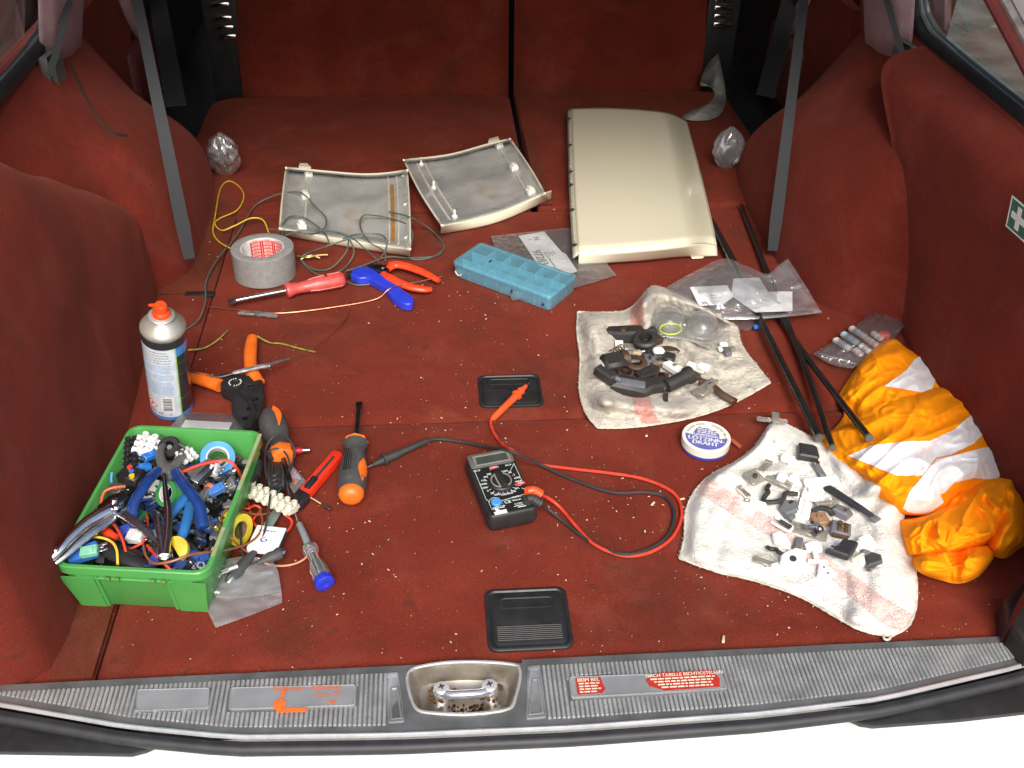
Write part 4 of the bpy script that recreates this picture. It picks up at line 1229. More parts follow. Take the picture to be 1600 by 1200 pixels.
mm = MB(); text(mm, '300 ml', .0078, None, .00015, fn=lambda p: cfk(V((p.x-.004, p.y+.0145, 0)))); text(mm, 'e', .006, None, 0, fn=lambda p: cfk(V((p.x+.0165, p.y+.0145, 0))))
part('volume_lettering', mm, mat('grey ink'), lab)

# clear bag with card behind the green box
m = MB(); fbg = coons([(285, 644), (330, 645), (398, 648)], [(250, 690), (310, 690), (383, 692)], [(285, 644), (270, 662), (250, 690)], [(398, 648), (392, 668), (383, 692)])
bgx = thing('clear_bag', 'clear plastic bag with a white card behind the green box', 'bag', T(*P(330, 662)))
m.grid(lambda u, v: P(*fbg(u, v), .004+.018*math.sin(math.pi*u)**.5*math.sin(math.pi*v)**.5+.003*nz((u*6, v*6), 1, 2)), 24, 16)
m.grid(lambda u, v: P(*fbg(u, v), .003), 6, 6)
part('film', m, FILM, bgx, w=True)
m = MB(); q = [P(*k) for k in [(290, 657, .012), (363, 661, .012), (355, 676, .012), (280, 672, .012)]]; m.loft([[p for p in q], [p+V((0, 0, .0008)) for p in q]], cap0=True, cap1=True); part('card', m, PAPER, bgx, w=True)

# teal organiser ------------------------------------------------------------
TEAL = film('translucent teal', (.72, .90, .96), .30, .06, .16, .15, 20, dcol=(.24, .54, .65))
TEALD = mat('teal divider', (.36, .68, .80), .4, c2=(.30, .62, .75))
TEALF = mat('teal floor', (.14, .44, .56), .4, c2=(.09, .34, .46), ns=30)
o = P(706, 431, 0); fr_ = P(859, 488, 0); bk = P(755, 401, 0)
Fm = frame(o, fr_); Lx = (fr_-o).length; bkl = Fm.inverted() @ bk; Ly = abs(bkl.y)
if bkl.y < 0: print('ORG flip')
org = thing('organiser_box', 'teal translucent compartment box with closed lid on the carpet', 'box', Fm)
def rrect(x0, x1, y0, y1, r, n=4):
    o_ = []
    for cx, cy, a0 in ((x1-r, y1-r, 0), (x0+r, y1-r, 90), (x0+r, y0+r, 180), (x1-r, y0+r, 270)):
        for k in range(n+1):
            a = R(a0+90*k/n); o_.append((cx+math.cos(a)*r, cy+math.sin(a)*r))
    return o_
Hh = .027
lo = lambda i, z: [V((x, y, z)) for x, y in rrect(i, Lx-i, i, Ly-i, max(.008-i*.5, .003))]
m = MB(); m.loft([lo(.003, .0), lo(.0015, .001), lo(.0015, Hh-.006), lo(.003, Hh-.006), lo(.003, .002)], cap0=True, cap1=True); part('tray', m, TEAL, org)
m = MB(); m.loft([lo(.0022, Hh-.0075), lo(0, Hh-.0075), lo(0, Hh-.002), lo(.0012, Hh-.0005), lo(.004, Hh), lo(.006, Hh), lo(.007, Hh-.0010)], cap1=True); lid = part('lid', m, TEAL, org)
m = MB(); m.box((Lx/2, Ly/2, .0035), (Lx-.008, Ly-.008, .001)); part('tray_floor', m, TEALF, org)
for k in range(1, 6):
    m = MB(); m.box((Lx*k/6, Ly/2, Hh/2-.003), (.0022, Ly-.006, Hh-.008)); part('divider', m, TEALD, org)
for k in range(1, 3):
    m = MB(); m.box((Lx/2, Ly*k/3, Hh/2-.003), (Lx-.006, .0016, Hh-.0085)); part('divider', m, TEALD, org)
m = MB(); m.box((Lx*.27, Ly*.45, Hh-.0004), (.003, .007, .0012)); m.box((Lx*.62, -.0002, Hh*.45), (.003, .001, .006)); m.box((Lx*.93, -.0002, Hh*.35), (.004, .001, .004)); part('black_smudge', m, INK, org, kind='stuff')
m = MB(); m.tube(cr([(Lx*.04, -.0005, .012), (Lx*.06, -.0014, .008), (Lx*.09, -.0014, .007), (Lx*.105, -.0005, .010)], 4), .001, 5); part('crescent_scrap', m, CREAM, org)

# clear bag with paper labels behind the organiser
bg2 = thing('clear_bag', 'flat clear bag with white number labels between the teal box and the cream cover', 'bag', T(*P(860, 400)))
f2 = coons([(767, 369), (830, 362), (898, 355)], [(800, 470), (890, 452), (963, 430)], [(767, 369), (780, 410), (800, 470)], [(898, 355), (930, 390), (963, 430)])
m = MB(); zb2 = lambda u, v: .004+.004*nz((u*5, v*5), 1, 5)+.004*math.sin(math.pi*u)*math.sin(math.pi*v)
m.grid(lambda u, v: P(*f2(u, v), zb2(u, v)+.003), 26, 26); m.grid(lambda u, v: P(*f2(u, v), .002), 4, 4); part('film', m, FILM, bg2, w=True)
def sheet(q, z, par, mt=PAPER, nm='paper_label', th=.0006):
    q = [P(*k, z) for k in q]; mm = MB()
    mm.loft([[p for p in q], [p+V((0, 0, th)) for p in q]], cap0=True, cap1=True); return part(nm, mm, mt, par, w=True), q
s1, q = sheet([(810, 369), (850, 362), (900, 420), (858, 440)], .004, bg2)
Ft = frame(q[0], q[3], V((0, 0, 1)))
Lq = (q[3]-q[0]).length
mm = MB(); Wq = (q[1]-q[0]).length
tf = Ft @ T(0, 0, .0010)
text(mm, 'N', .016, tf @ T(Lq*.12, Wq*.55, 0), .0003); text(mm, '1', .010, tf @ T(Lq*.12, Wq*.30, 0), .0002)
text(mm, '97283', .020, tf @ T(Lq*.52, Wq*.22, 0), .0004)
for k in range(4): dashes(mm, Lq*.42, Lq*.9, Wq*(.50+.1*k), .0018, 70+k, tf)
part('number_lettering', mm, mat('grey ink'), s1, w=True)
s2, q = sheet([(877, 394), (884, 397), (902, 424), (880, 432), (858, 402)], .0052, bg2)
mm = MB(); mm.lathe([(.004, 0), (.006, .001), (.006, .003), (.004, .004)], 14, T(*P(812, 383, .004)), closed=True); mm.box((0, 0, .003), (.012, .005, .005), at(804, 386, .003, 30), bev=.001); mm.box((0, 0, .003), (.010, .006, .005), at(818, 391, .003, -20), bev=.001)
part('small_fitting', mm, mat('brassy metal', (.45, .40, .28), .35, .8), bg2, w=True, kind='stuff')
mm = MB(); a, La = pose((907, 425), (919, 421), .005); mm.rev([(0, .002), (La*.5, .0022), (La*.52, .0012), (La, .0012)], 8, a); part('crimp_terminal', mm, STEEL, bg2, w=True)
# ================================================================ green box and what lies in it
hB = .066
pA, pB, pC = P(80, 886, hB), P(325, 899, hB), P(190, 663, hB)
GF = frame(pA, pB); GF.translation = V((pA.x, pA.y, 0))
gw = (pB-pA).length; gd = abs((GF.inverted() @ pC).y)
GREEN = mat('green plastic', (.075, .31, .075), .38, c2=(.06, .265, .06), ns=6, coat=.15, dirt=(.06, .22, .05), dn=26, dl=.66)
gb = thing('storage_box', 'open green plastic box heaped with tools and wire beside the left wall', 'box', GF)
rl_ = lambda i, z, r: [V((x, y, z)) for x, y in rrect(i, gw-i, i, gd-i, r)]
m = MB()
m.loft([rl_(.012, .0, .012), rl_(.0105, .002, .014), rl_(.003, hB-.010, .014), rl_(.0025, hB-.010, .014), rl_(0, hB-.009, .015), rl_(0, hB, .015), rl_(.0012, hB+.001, .014), rl_(.0045, hB+.001, .012), rl_(.0055, hB-.001, .012), rl_(.0135, .003, .010)], cap0=True, cap1=True)
gbody = part('box_shell', m, GREEN, gb)
for fx in (.26, .72):
    m = MB(); x0 = gw*fx
    m.loft([[V((x0-.002, .0085, .001)), V((x0+.002, .0085, .001)), V((x0+.002, .001, hB-.012)), V((x0-.002, .001, hB-.012))], [V((x0-.002, .0115, .001)), V((x0+.002, .0115, .001)), V((x0+.002, .004, hB-.012)), V((x0-.002, .004, hB-.012))]], cap0=True, cap1=True)
    part('box_rib', m, GREEN, gb)
for (a, b_) in ((.03, .25), (.74, .97)):
    m = MB(); x0, x1 = gw*a, gw*b_
    m.loft([[V((x0+.008*(a < .5), .0105, .0005)), V((x1-.008*(a > .5), .0105, .0005)), V((x1, .0015, hB-.014)), V((x0, .0015, hB-.014))][::1], [V((x0+.008*(a < .5), .0075, .0005)), V((x1-.008*(a > .5), .0075, .0005)), V((x1, -.0003, hB-.014)), V((x0, -.0003, hB-.014))]], cap0=True, cap1=True)
    part('corner_foot', m, GREEN, gb)
m = MB(); m.tube([V((gw-.003, .02, hB-.016)), V((gw-.003, gd-.02, hB-.016))], .0016, 6); m.tube([V((.02, .0030, hB-.016)), V((gw-.02, .0030, hB-.016))], .0016, 6); part('rim_lip', m, GREEN, gb)
for fx in (.34, .40, .63, .70):
    m = MB(); m.box((gw*fx, -.0004, hB-.013), (.006, .0025, .004), bev=.0008); part('rim_catch', m, mat('grimy green', (.10, .22, .05), .5), gb)
m = MB(); m.grid(lambda u, v: V((gw*.93+.004*v*0, lerp(.035, gd*.44, u), hB+.0016)), 1, 1) if False else None
m = MB(); m.box((gw-.0025, gd*.76, hB+.0012), (.004, gd*.42, .0008)); m.box((gw-.0025, gd*.20, hB+.0012), (.004, gd*.18, .0008)); part('rim_tape', m, mat('grubby tape', (.30, .34, .16), .6), gb, kind='stuff')

# loose small bits that fill the box: nobody could count them
rr_ = random.Random(21)
cols = [pl('bit grey', (.20, .20, .20)), pl('bit black', (.02, .02, .022)), pl('bit blue', (.03, .10, .42)), pl('bit white', (.62, .62, .60)), mat('bit metal', (.45, .44, .42), .35, .9), pl('bit clear', (.30, .31, .32)), pl('bit brown', (.10, .05, .03)), pl('bit navy', (.02, .04, .15))]
m = MB()
m.grid(lambda u, v: V((.012+u*(gw-.024), .014+v*(gd-.026), .018+.008*nz((u*5, v*6), 1, 3))), 14, 18, mi=1)
for k in range(360):
    u, v = rr_.uniform(.09, .91), rr_.uniform(.08, .93)
    z = .022+.018*rr_.random()+.006*nz((u*4, v*5), 1, 3)
    Fq = T(u*gw, v*gd, z) @ RZ(rr_.uniform(0, 180)) @ RX(rr_.uniform(-50, 50)) @ RY(rr_.uniform(-50, 50))
    kd = rr_.random(); mi = rr_.choice([0, 1, 1, 1, 2, 2, 3, 4, 5, 6, 7, 7])
    if kd < .45: m.box((0, 0, 0), (rr_.uniform(.008, .020), rr_.uniform(.005, .011), rr_.uniform(.003, .008)), Fq, bev=.001, seg=1, mi=mi)
    elif kd < .8: m.rev([(0, .002), (.004, .0028), (.005, .0018), (rr_.uniform(.009, .016), .0016)], 7, Fq, mi=mi)
    else: m.lathe([(.0025, 0), (.0045, 0), (.0045, .002), (.0025, .002)], 10, Fq, mi=4, closed=True)
bits = mesh_obj('loose_fittings', m, cols); bits.matrix_world = GF; bits['kind'] = 'stuff'

def zthing(nm, lab, cat, px, py, z=0, deg=0, group=None): return thing(nm, lab, cat, at(px, py, z, deg), group)
NAVY = mat('dark blue dip', (.012, .045, .20), .22, c2=(.008, .03, .14), coat=.5)
SKY = mat('worn blue dip', (.03, .16, .42), .35, c2=(.025, .13, .36), dirt=(.03, .06, .12), dn=60, dl=.64)
# dark blue pliers
t = thing('pliers', 'pliers with shiny dark blue handles spread open on top of the green box', 'pliers', T(*P(260, 735, .05)))
for pts in ([(247, 735, .075), (232, 750, .080), (220, 768, .082), (210, 784, .080), (206, 804, .074)], [(274, 737, .075), (287, 757, .080), (301, 774, .082), (312, 792, .080), (316, 818, .074)]):
    m = MB(); bent(m, [P(*q) for q in pts], [.0060, .0066, .0062, .0062, .0068], .8, 12)
    h = part('handle', m, NAVY, t, w=True)
    m = MB(); e = P(*pts[-1]); e2 = P(*pts[-2]); d = (e-e2).normalized(); m.tube([e-d*.002, e+d*.004, e+d*.0055], [.0072, .0072, .005], 12, flat=.85); part('handle_end', m, NAVY, h, w=True)
m = MB()
for pts in ([(262, 750, .072), (254, 727, .074), (250, 708, .074), (256, 694, .072)], [(262, 750, .073), (272, 728, .074), (285, 712, .074), (282, 705, .072)]):
    bent(m, [P(*q) for q in pts], [.0042, .0058, .0050, .0030], .6, 10)
m.lathe([(0, 0), (.008, 0), (.008, .004), (0, .005)], 18, T(*P(264, 735, .073)))
part('jaws', m, mat('grey cast steel', (.27, .27, .26), .42, .7), t, w=True, kind='stuff')
# pale blue pliers
t = thing('pliers', 'pliers with duller mid blue handles half buried in the green box', 'pliers', T(*P(285, 800, .045)))
for pts in ([(292, 775, .062), (281, 788, .062), (268, 803, .060), (262, 812, .058)], [(297, 788, .060), (293, 810, .062), (287, 830, .062), (279, 851, .058)]):
    m = MB(); bent(m, [P(*q) for q in pts], [.0052, .0060, .0056, .0052], .8, 12); part('handle', m, SKY, t, w=True)
# locking pliers hanging over the left corner
t = thing('locking_pliers', 'chrome locking pliers hanging over the near left corner of the green box', 'pliers', T(*P(150, 810, .06)))
m = MB(); bent(m, [P(*q) for q in [(76, 872, .078), (92, 860, .082), (112, 838, .084), (140, 814, .084), (170, 797, .082), (186, 786, .080)]], [.0062, .0052, .0066, .0075, .0085, .0075], .8, 12); part('upper_handle', m, CHROME, t, w=True)
m = MB(); bent(m, [P(*q) for q in [(86, 880, .072), (104, 866, .074), (126, 846, .076), (152, 826, .076), (178, 808, .074)]], [.0030, .0040, .0050, .0055, .0050], .8, 10); part('lower_handle', m, STEEL, t, w=True)
m = MB(); a, La = pose((158, 800), (196, 776), .080); m.prism([(0, -.006), (La*.5, -.009), (La, -.007), (La*1.1, .004), (La*.6, .010), (0, .006)], -.004, .005, a, bev=.0015); part('jaw_block', m, DSTEEL, t, w=True)
for q in ((178, 783, .087), (181, 793, .086), (153, 800, .085), (87, 860, .084)):
    m = MB(); m.lathe([(0, 0), (.0042, 0), (.0042, .0016), (.003, .003), (0, .0035)], 16, T(*P(*q))); part('bolt', m, CHROME, t, w=True)
m = MB(); pl_ = [P(*q, .079) for q in [(178, 802), (196, 798), (214, 808), (236, 826), (252, 854), (240, 846), (212, 824)]]
o = pl_[0]; m.prism([(p.x, p.y) for p in pl_][::-1], .0775, .0795, bev=.0006); part('flat_jaw', m, STEEL, t, w=True)
# long tweezers / feeler
t = thing('long_nose_pliers', 'slim chrome pliers pointing down the middle of the green box', 'pliers', T(*P(262, 800, .06)))
m = MB(); bent(m, [P(*q) for q in [(256, 740, .080), (259, 770, .081), (263, 800, .080), (262, 835, .078), (258, 868, .075)]], [.0020, .0030, .0042, .0040, .0050], .7, 10); part('arm', m, CHROME, t, w=True)
m = MB(); bent(m, [P(*q) for q in [(238, 800, .072), (246, 808, .076), (250, 830, .077), (255, 868, .075)]], [.0040, .0052, .0046, .0050], .7, 10); part('arm', m, STEEL, t, w=True)
m = MB(); m.lathe([(0, 0), (.0075, 0), (.0078, .006), (.006, .008), (0, .008)], 18, T(*P(259, 872, .068))); part('end_collar', m, STEEL, t, w=True)
# black pliers low in front
t = thing('pliers', 'black pliers lying along the near wall inside the green box', 'pliers', T(*P(170, 860, .05)))
m = MB(); bent(m, [P(*q) for q in [(122, 850, .056), (150, 852, .058), (180, 866, .060), (205, 876, .060), (228, 886, .058)]], [.0022, .0060, .0085, .0085, .0075], .6, 12); part('handle', m, BLACK, t, w=True)
m = MB(); bent(m, [P(*q) for q in [(150, 845, .05), (176, 853, .052), (204, 864, .052), (224, 872, .05)]], [.003, .006, .007, .006], .6, 12); part('handle', m, BLACK, t, w=True)
m = MB(); m.box((0, 0, 0), (.010, .003, .003), at(233, 886, .063, -10)); part('bright_tip', m, STEEL, t, w=True)

def terminal_strip(nm, lab, a, b_, z, n, mt, wd=.016, ht=.012, group=None, tilt=0, towers=True):
    F_, L_ = pose(a, b_, z)
    r = thing(nm, lab, 'terminal strip', F_ @ RX(tilt), group)
    st = L_/n
    for k in range(n):
        m = MB(); x = st*(k+.5)
        m.box((x, 0, ht*.35), (st*.80, wd, ht*.7), bev=.0012, seg=1)
        for s_ in (-1, 1):
            m.lathe([(st*.36, ht*.6), (st*.34, ht), (st*.22, ht), (st*.2, ht*.7), (0, ht*.7)], 10, T(x, s_*wd*.27, 0))
            m.rev([(0, st*.36), (wd*.18, st*.34), (wd*.18, st*.22), (wd*.1, st*.2)], 10, T(x, s_*wd*.5, ht*.34) @ RZ(90*s_))
        part('terminal_block', m, mt, r)
        m = MB()
        for s_ in (-1, 1): m.lathe([(0, ht*.7), (st*.2, ht*.7), (st*.2, ht*.82), (0, ht*.84)], 8, T(x, s_*wd*.27, 0))
        part('terminal_screws', m, STEEL, r, kind='stuff')
    m = MB(); m.box((L_/2, 0, ht*.28), (L_*.98, wd*.42, ht*.4)); part('web', m, mt, r)
    return r
WTERM = mat('ivory plastic', (.66, .63, .52), .4, c2=(.58, .55, .44))
terminal_strip('terminal_strip', 'black screw terminal strip standing in the far left corner of the green box', (207, 745), (209, 694), .062, 6, BLACK, .014, .014)
terminal_strip('terminal_strip', 'bright white screw terminal strip beside the black one in the green box', (222, 716), (234, 688), .066, 3, pl('clean white plastic', (.80, .80, .80)), .020, .014, tilt=20)
terminal_strip('terminal_strip', 'grey-white terminal strip leaning at the back of the green box', (282, 726), (306, 714), .062, 3, pl('greyish white plastic', (.60, .61, .60)), .022, .014, tilt=-25)
def lug(nm, lab, cat, px, py, z, deg, parts_, group=None, tilt=(0, 0), sc=1.0):
    """small piece: list of (name, material, builder)"""
    r = thing(nm, lab, cat, at(px, py, z, deg) @ RX(tilt[0]) @ RY(tilt[1]), group)
    for (n_, mt, fnb) in parts_:
        mm = MB(); fnb(mm)
        if sc != 1.0: mm.v = [p*sc for p in mm.v]
        part(n_, mm, mt, r)
    return r
BC = pl('connector blue', (.03, .22, .72))
def conn(L_, w_, h_):
    def f(mm):
        mm.box((0, 0, h_/2), (L_, w_, h_), bev=min(h_, w_)*.12, seg=1); mm.box((L_*.1, 0, h_*1.06), (L_*.35, w_*.5, h_*.2), bev=.0006, seg=1)
    return f
def pins(L_, w_, h_, n=2):
    def f(mm):
        for k in range(n): mm.box((L_*.62, (k-(n-1)/2)*w_/n*.8, h_*.5), (L_*.4, w_/n*.35, .0012), bev=.0003, seg=1)
    return f
def cavity(L_, w_, h_, n=2):
    def f(mm):
        for k in range(n): mm.box((-L_*.5, (k-(n-1)/2)*w_/n*.8, h_*.5), (.001, w_/n*.55, h_*.55))
    return f
lug('cable_connector', 'blue push-on connector below the white terminal strip in the green box', 'connector', 234, 716, .068, 55, [('housing', BC, conn(.022, .009, .007)), ('opening', INK, cavity(.022, .009, .007))], tilt=(10, 20))
lug('cable_connector', 'blue push-on connector nearest the left handle of the dark blue pliers', 'connector', 222, 738, .066, 60, [('housing', BC, conn(.022, .010, .008)), ('opening', INK, cavity(.022, .010, .008))], tilt=(-15, 15))
lug('dotted_connector', 'black plug with red, blue and yellow dots in the green box', 'connector', 207, 750, .066, -25, [('housing', BLACK, conn(.026, .020, .012)), ('red_dot', REDOR, lambda mm: mm.lathe([(0, .012), (.003, .012), (.003, .0145), (0, .0145)], 10, T(-.004, .005, 0))), ('blue_dot', pl('dot blue', (.05, .15, .6)), lambda mm: mm.lathe([(0, .012), (.003, .012), (.003, .0145), (0, .0145)], 10, T(.002, 0, 0))), ('yellow_dot', pl('dot yellow', (.75, .5, .02)), lambda mm: mm.lathe([(0, .012), (.0032, .012), (.0032, .0145), (0, .0145)], 10, T(.007, -.006, 0)))])
lug('cable_socket', 'round black socket at the far wall inside the green box', 'socket', 268, 704, .060, 0, [('ring', BLACK, lambda mm: mm.lathe([(.006, 0), (.013, 0), (.013, .012), (.011, .014), (.006, .014)], 24, closed=True)), ('core', pl('bit grey', (.2, .2, .2)), lambda mm: mm.lathe([(0, 0), (.0035, 0), (.003, .010), (0, .010)], 12))], tilt=(25, 0))
def roll(nm, lab, cat, px, py, z, R0, R1, h_, mt, core_m, m4):
    r = thing(nm, lab, cat, M.Translation(P(px, py, z)) @ m4)
    mm = MB(); mm.lathe([(R0, 0), (R1, 0), (R1, h_), (R0, h_)], 36, closed=True); part('tape', mm, mt, r)
    mm = MB(); mm.lathe([(R0*.88, .0006), (R0, .0006), (R0, h_-.0006), (R0*.88, h_-.0006)], 36, closed=True); part('core', mm, core_m, r)
    return r
roll('insulating_tape', 'blue insulating tape roll in the far right corner of the green box', 'tape', 340, 720, .050, .013, .0195, .014, pl('sky blue tape', (.07, .33, .75), .35), mat('white card'), RX(32) @ RY(12))
roll('insulating_tape', 'green insulating tape roll under the dark blue pliers in the green box', 'tape', 271, 772, .052, .010, .015, .012, pl('green tape', (.06, .32, .10)), mat('white card'), RX(40) @ RY(-30))
roll('insulating_tape', 'yellow tape roll with brown core lying on its side right of the green box', 'tape', 362, 824, .019, .0105, .0185, .022, pl('yellow tape', (.75, .62, .04), .4), mat('brown card', (.22, .13, .06), .7), RZ(-32) @ RY(80) @ T(0, 0, -.008))
mm = MB()
for k in range(11): pass
def half_disc(mm): mm.prism([(math.cos(R(a))*.014, math.sin(a*math.pi/180)*.014) for a in range(-80, 101, 15)], 0, .006, bev=.001)
lug('tape_remnant', 'curved yellow plastic piece at the near end of the green box', 'scrap', 276, 860, .062, 25, [('disc', pl('mustard yellow', (.62, .44, .03)), half_disc)], tilt=(25, -20))
for (px, py, dg, z, col, lb, L_, w_, h_) in ((203, 832, 20, .052, (.03, .06, .36), 'dark blue connector in the middle of the green box', .016, .012, .010), (216, 842, -15, .056, (.62, .63, .62), 'white two-pole connector beside the dark blue one in the green box', .018, .014, .010),
        (134, 868, 15, .056, (.04, .16, .56), 'blue terminal block in the near left corner of the green box', .030, .016, .010), (142, 864, 5, .066, (.20, .52, .36), 'mint green terminal block on the blue one in the green box', .018, .011, .007),
        (219, 808, -40, .050, (.02, .20, .09), 'dark green plug under the flat steel jaw in the green box', .020, .012, .008), (245, 876, 60, .054, (.03, .07, .40), 'dark blue connector near the front right of the green box', .020, .010, .008),
        (332, 738, -20, .066, (.55, .55, .56), 'grey connector under the blue tape roll', .020, .014, .010), (340, 768, 30, .062, (.05, .17, .50), 'blue connector at the right rim of the green box', .018, .010, .008),
        (186, 770, -20, .056, (.08, .06, .055), 'dark brown cap beside the left wall of the green box', .018, .014, .010), (318, 738, 40, .070, (.10, .09, .075), 'brown housing with yellow marks at the right of the green box', .030, .018, .006)):
    c_ = pl('plastic %.2f %.2f %.2f' % col, col)
    lug('cable_connector', lb, 'connector', px, py, z, dg, [('housing', c_, conn(L_, w_, h_)), ('opening', INK, cavity(L_, w_, h_)), ('contact', STEEL, pins(L_, w_, h_))], tilt=(12, -10))
for (px, py, dg, lb) in ((162, 826, -60, 'orange-red crimp plug left of the middle in the green box'), (172, 834, -35, 'orange-red crimp plug touching the red wire in the green box')):
    lug('crimp_plug', lb, 'connector', px, py, .058, dg, [('sleeve', REDOR, lambda mm: mm.rev([(-.009, .0045), (0, .005), (.002, .0038), (.010, .0036)], 10)), ('tongue', STEEL, lambda mm: mm.box((.014, 0, 0), (.010, .005, .001)))])
lug('indicator_lamp', 'small clear lamp with an orange tip at the right of the green box', 'lamp', 322, 770, .066, 70, [('glass', film('lamp glass', (.8, .8, .8), .15, .1, .1, 0), lambda mm: mm.rev([(-.016, .005), (0, .0055), (.006, .005)], 14)), ('tip', pl('orange tip', (.75, .16, .05)), lambda mm: mm.rev([(.006, .0058), (.010, .0058), (.013, .003)], 14)), ('element', STEEL, lambda mm: mm.rev([(-.016, .002), (.004, .0015)], 8))])
lug('tin_snips', 'pointed steel snips standing at the right of the green box', 'tool', 322, 735, .075, 62, [('blade', STEEL, lambda mm: mm.prism([(-.022, -.005), (.010, -.004), (.022, 0), (.010, .003), (-.022, .005)], 0, .003, bev=.0008)), ('back', BLACK, lambda mm: mm.box((-.006, -.006, .002), (.030, .004, .004), bev=.001))], tilt=(20, 0))
RW, OW, BW = pl('red insulation', (.62, .05, .025)), pl('orange insulation', (.72, .12, .03)), pl('brown insulation', (.24, .085, .03))
def wire(lab, pts, r, mt, nm='loose_wire'):
    mm = MB(); wires(mm, pts, r, 7); return single(nm, mm, mt, lab, 'wire')
wire('orange wire bent along the left wall inside the green box', [(196, 760, .066), (178, 762, .068), (164, 768, .066), (159, 780, .060), (158, 794, .055)], .0016, OW)
wire('light blue wire end sticking up at the left wall of the green box', [(175, 738, .072), (174, 750, .066), (177, 762, .058)], .0014, pl('light blue insulation', (.10, .36, .70)))
wire('yellow wire arched over the black pliers in the green box', [(128, 842, .060), (150, 839, .066), (172, 845, .068), (182, 858, .068), (184, 882, .064)], .0014, pl('yellow insulation b', (.72, .52, .06)))
wire('red wire running down the middle of the green box', [(174, 815, .064), (184, 828, .068), (192, 845, .068), (198, 868, .062)], .0015, RW)
wire('red wire leaving the near right corner of the green box', [(230, 852, .062), (242, 866, .066), (256, 880, .068), (268, 892, .064)], .0015, RW)
wire('red wire lying over the right rim of the green box', [(284, 738, .074), (310, 727, .080), (335, 721, .078), (358, 720, .076), (370, 732, .066), (380, 750, .040), (388, 764, .02)], .0018, RW)
wire('short red wire between the pliers in the green box', [(202, 858, .055), (222, 848, .062), (232, 830, .060), (228, 800, .056)], .0013, RW)
wire('brown wire running from the green box over its right rim', [(224, 850, .060), (228, 868, .066), (242, 880, .070), (268, 877, .074), (300, 866, .074), (335, 862, .060), (360, 858, .034), (385, 850, .022), (404, 836, .018), (410, 815, .016), (404, 790, .012)], .0014, BW)
wire('dark cable with brass tip along the far wall of the green box', [(250, 680, .074), (262, 685, .074), (282, 695, .072), (298, 706, .066)], .0014, mat('grey insulation'))

# ================================================================ right of the green box
BLK = mat('matt black cable', (.028, .028, .028), .55, c2=(.02, .02, .02))
# grey-orange screwdriver behind the cord
m0, L = pose((440, 708), (421, 646), .022, .020)
sdr = thing('grip_screwdriver', 'grey and orange screwdriver handle half under the black cord', 'screwdriver', m0)
m = MB(); m.rev([(x*L, r*.0175) for x, r in gprof], 24, None, .92); m.rev([(L*.88, .0142), (L*.97, .012), (L*1.03, .006)], 20); hd = part('handle', m, GREYG, sdr)
m = MB(); m.rev([(-.012, .011), (-.010, .0150), (0, .0168), (.004, .0150), (.006, .012)], 8); part('collar', m, ORANGE, hd)
m = MB(); m.grid(lambda u, v: V((L*lerp(.42, .95, u), math.cos(R(110+44*(v-.5)*math.sin(math.pi*u)))*.0180*lerp(.9, 1.0, math.sin(math.pi*u)), math.sin(R(70+44*(v-.5)*math.sin(math.pi*u)))*.0168*lerp(.93, 1.0, math.sin(math.pi*u)))), 12, 5); part('side_inlay', m, ORANGE, hd)
m = MB(); m.rev([(-.012, .003), (-.055, .003)], 10); part('shaft', m, DSTEEL, sdr)
# black cord with ribbed plug
cd = thing('cord_set', 'black cord bundle with a ribbed plug between the green box and the red knife', 'cord', T(*P(420, 740)))
m = MB(); a, La = pose((399, 712), (389, 760), .020); m.rev([(0, .004), (.004, .0075), (La*.25, .0095), (La*.75, .0105), (La, .0085)], 16, a); plg = part('plug', m, BLK, cd, w=True)
for k in range(6):
    m = MB(); m.rev([(La*(.28+.08*k), .0100), (La*(.30+.08*k), .0118), (La*(.33+.08*k), .0100)], 16, a); part('plug_rib', m, BLK, plg, w=True)
m = MB(); wires(m, [(400, 714, .022), (402, 706, .026), (410, 704, .030), (419, 709, .030), (424, 718, .028)], .0030, 8)
rr_ = random.Random(8)
for k in range(5):
    x = 421+k*4.5
    wires(m, [(x, 722+k, .024), (x-1+k, 740, .030), (x+1+k*.5, 758, .026), (x+6, 770-k, .012), (x+12-k, 760, .010), (x+13-2*k, 735, .012), (x+6, 722, .020)], .0021, 8)
for k in range(3):
    wires(m, [(415, 748+k*7, .014), (428, 744+k*7, .034-.002*k), (440, 738+k*8, .026), (436, 770, .006)], .0021, 8)
part('cord', m, BLK, cd, w=True)
m = MB(); wires(m, [(429, 772, .020), (416, 742, .026), (415, 704, .034), (426, 684, .044), (444, 680, .042), (457, 696, .034), (459, 714, .026), (452, 738, .022), (440, 762, .022), (428, 774, .020)], .0013); wires(m, [(418, 706, .034), (432, 701, .036), (446, 708, .032), (453, 728, .026), (447, 748, .022), (452, 775, .010)], .0013)
part('thin_lead', m, BLK, cd, w=True)
m = MB(); wires(m, [(379, 748, .030), (375, 770, .032), (375, 800, .026), (376, 835, .020), (379, 868, .014), (388, 882, .012), (400, 878, .014)], .0013); wires(m, [(422, 772, .028), (419, 800, .026), (413, 832, .018), (404, 852, .016)], .0013)
part('thin_lead', m, BLK, cd, w=True)
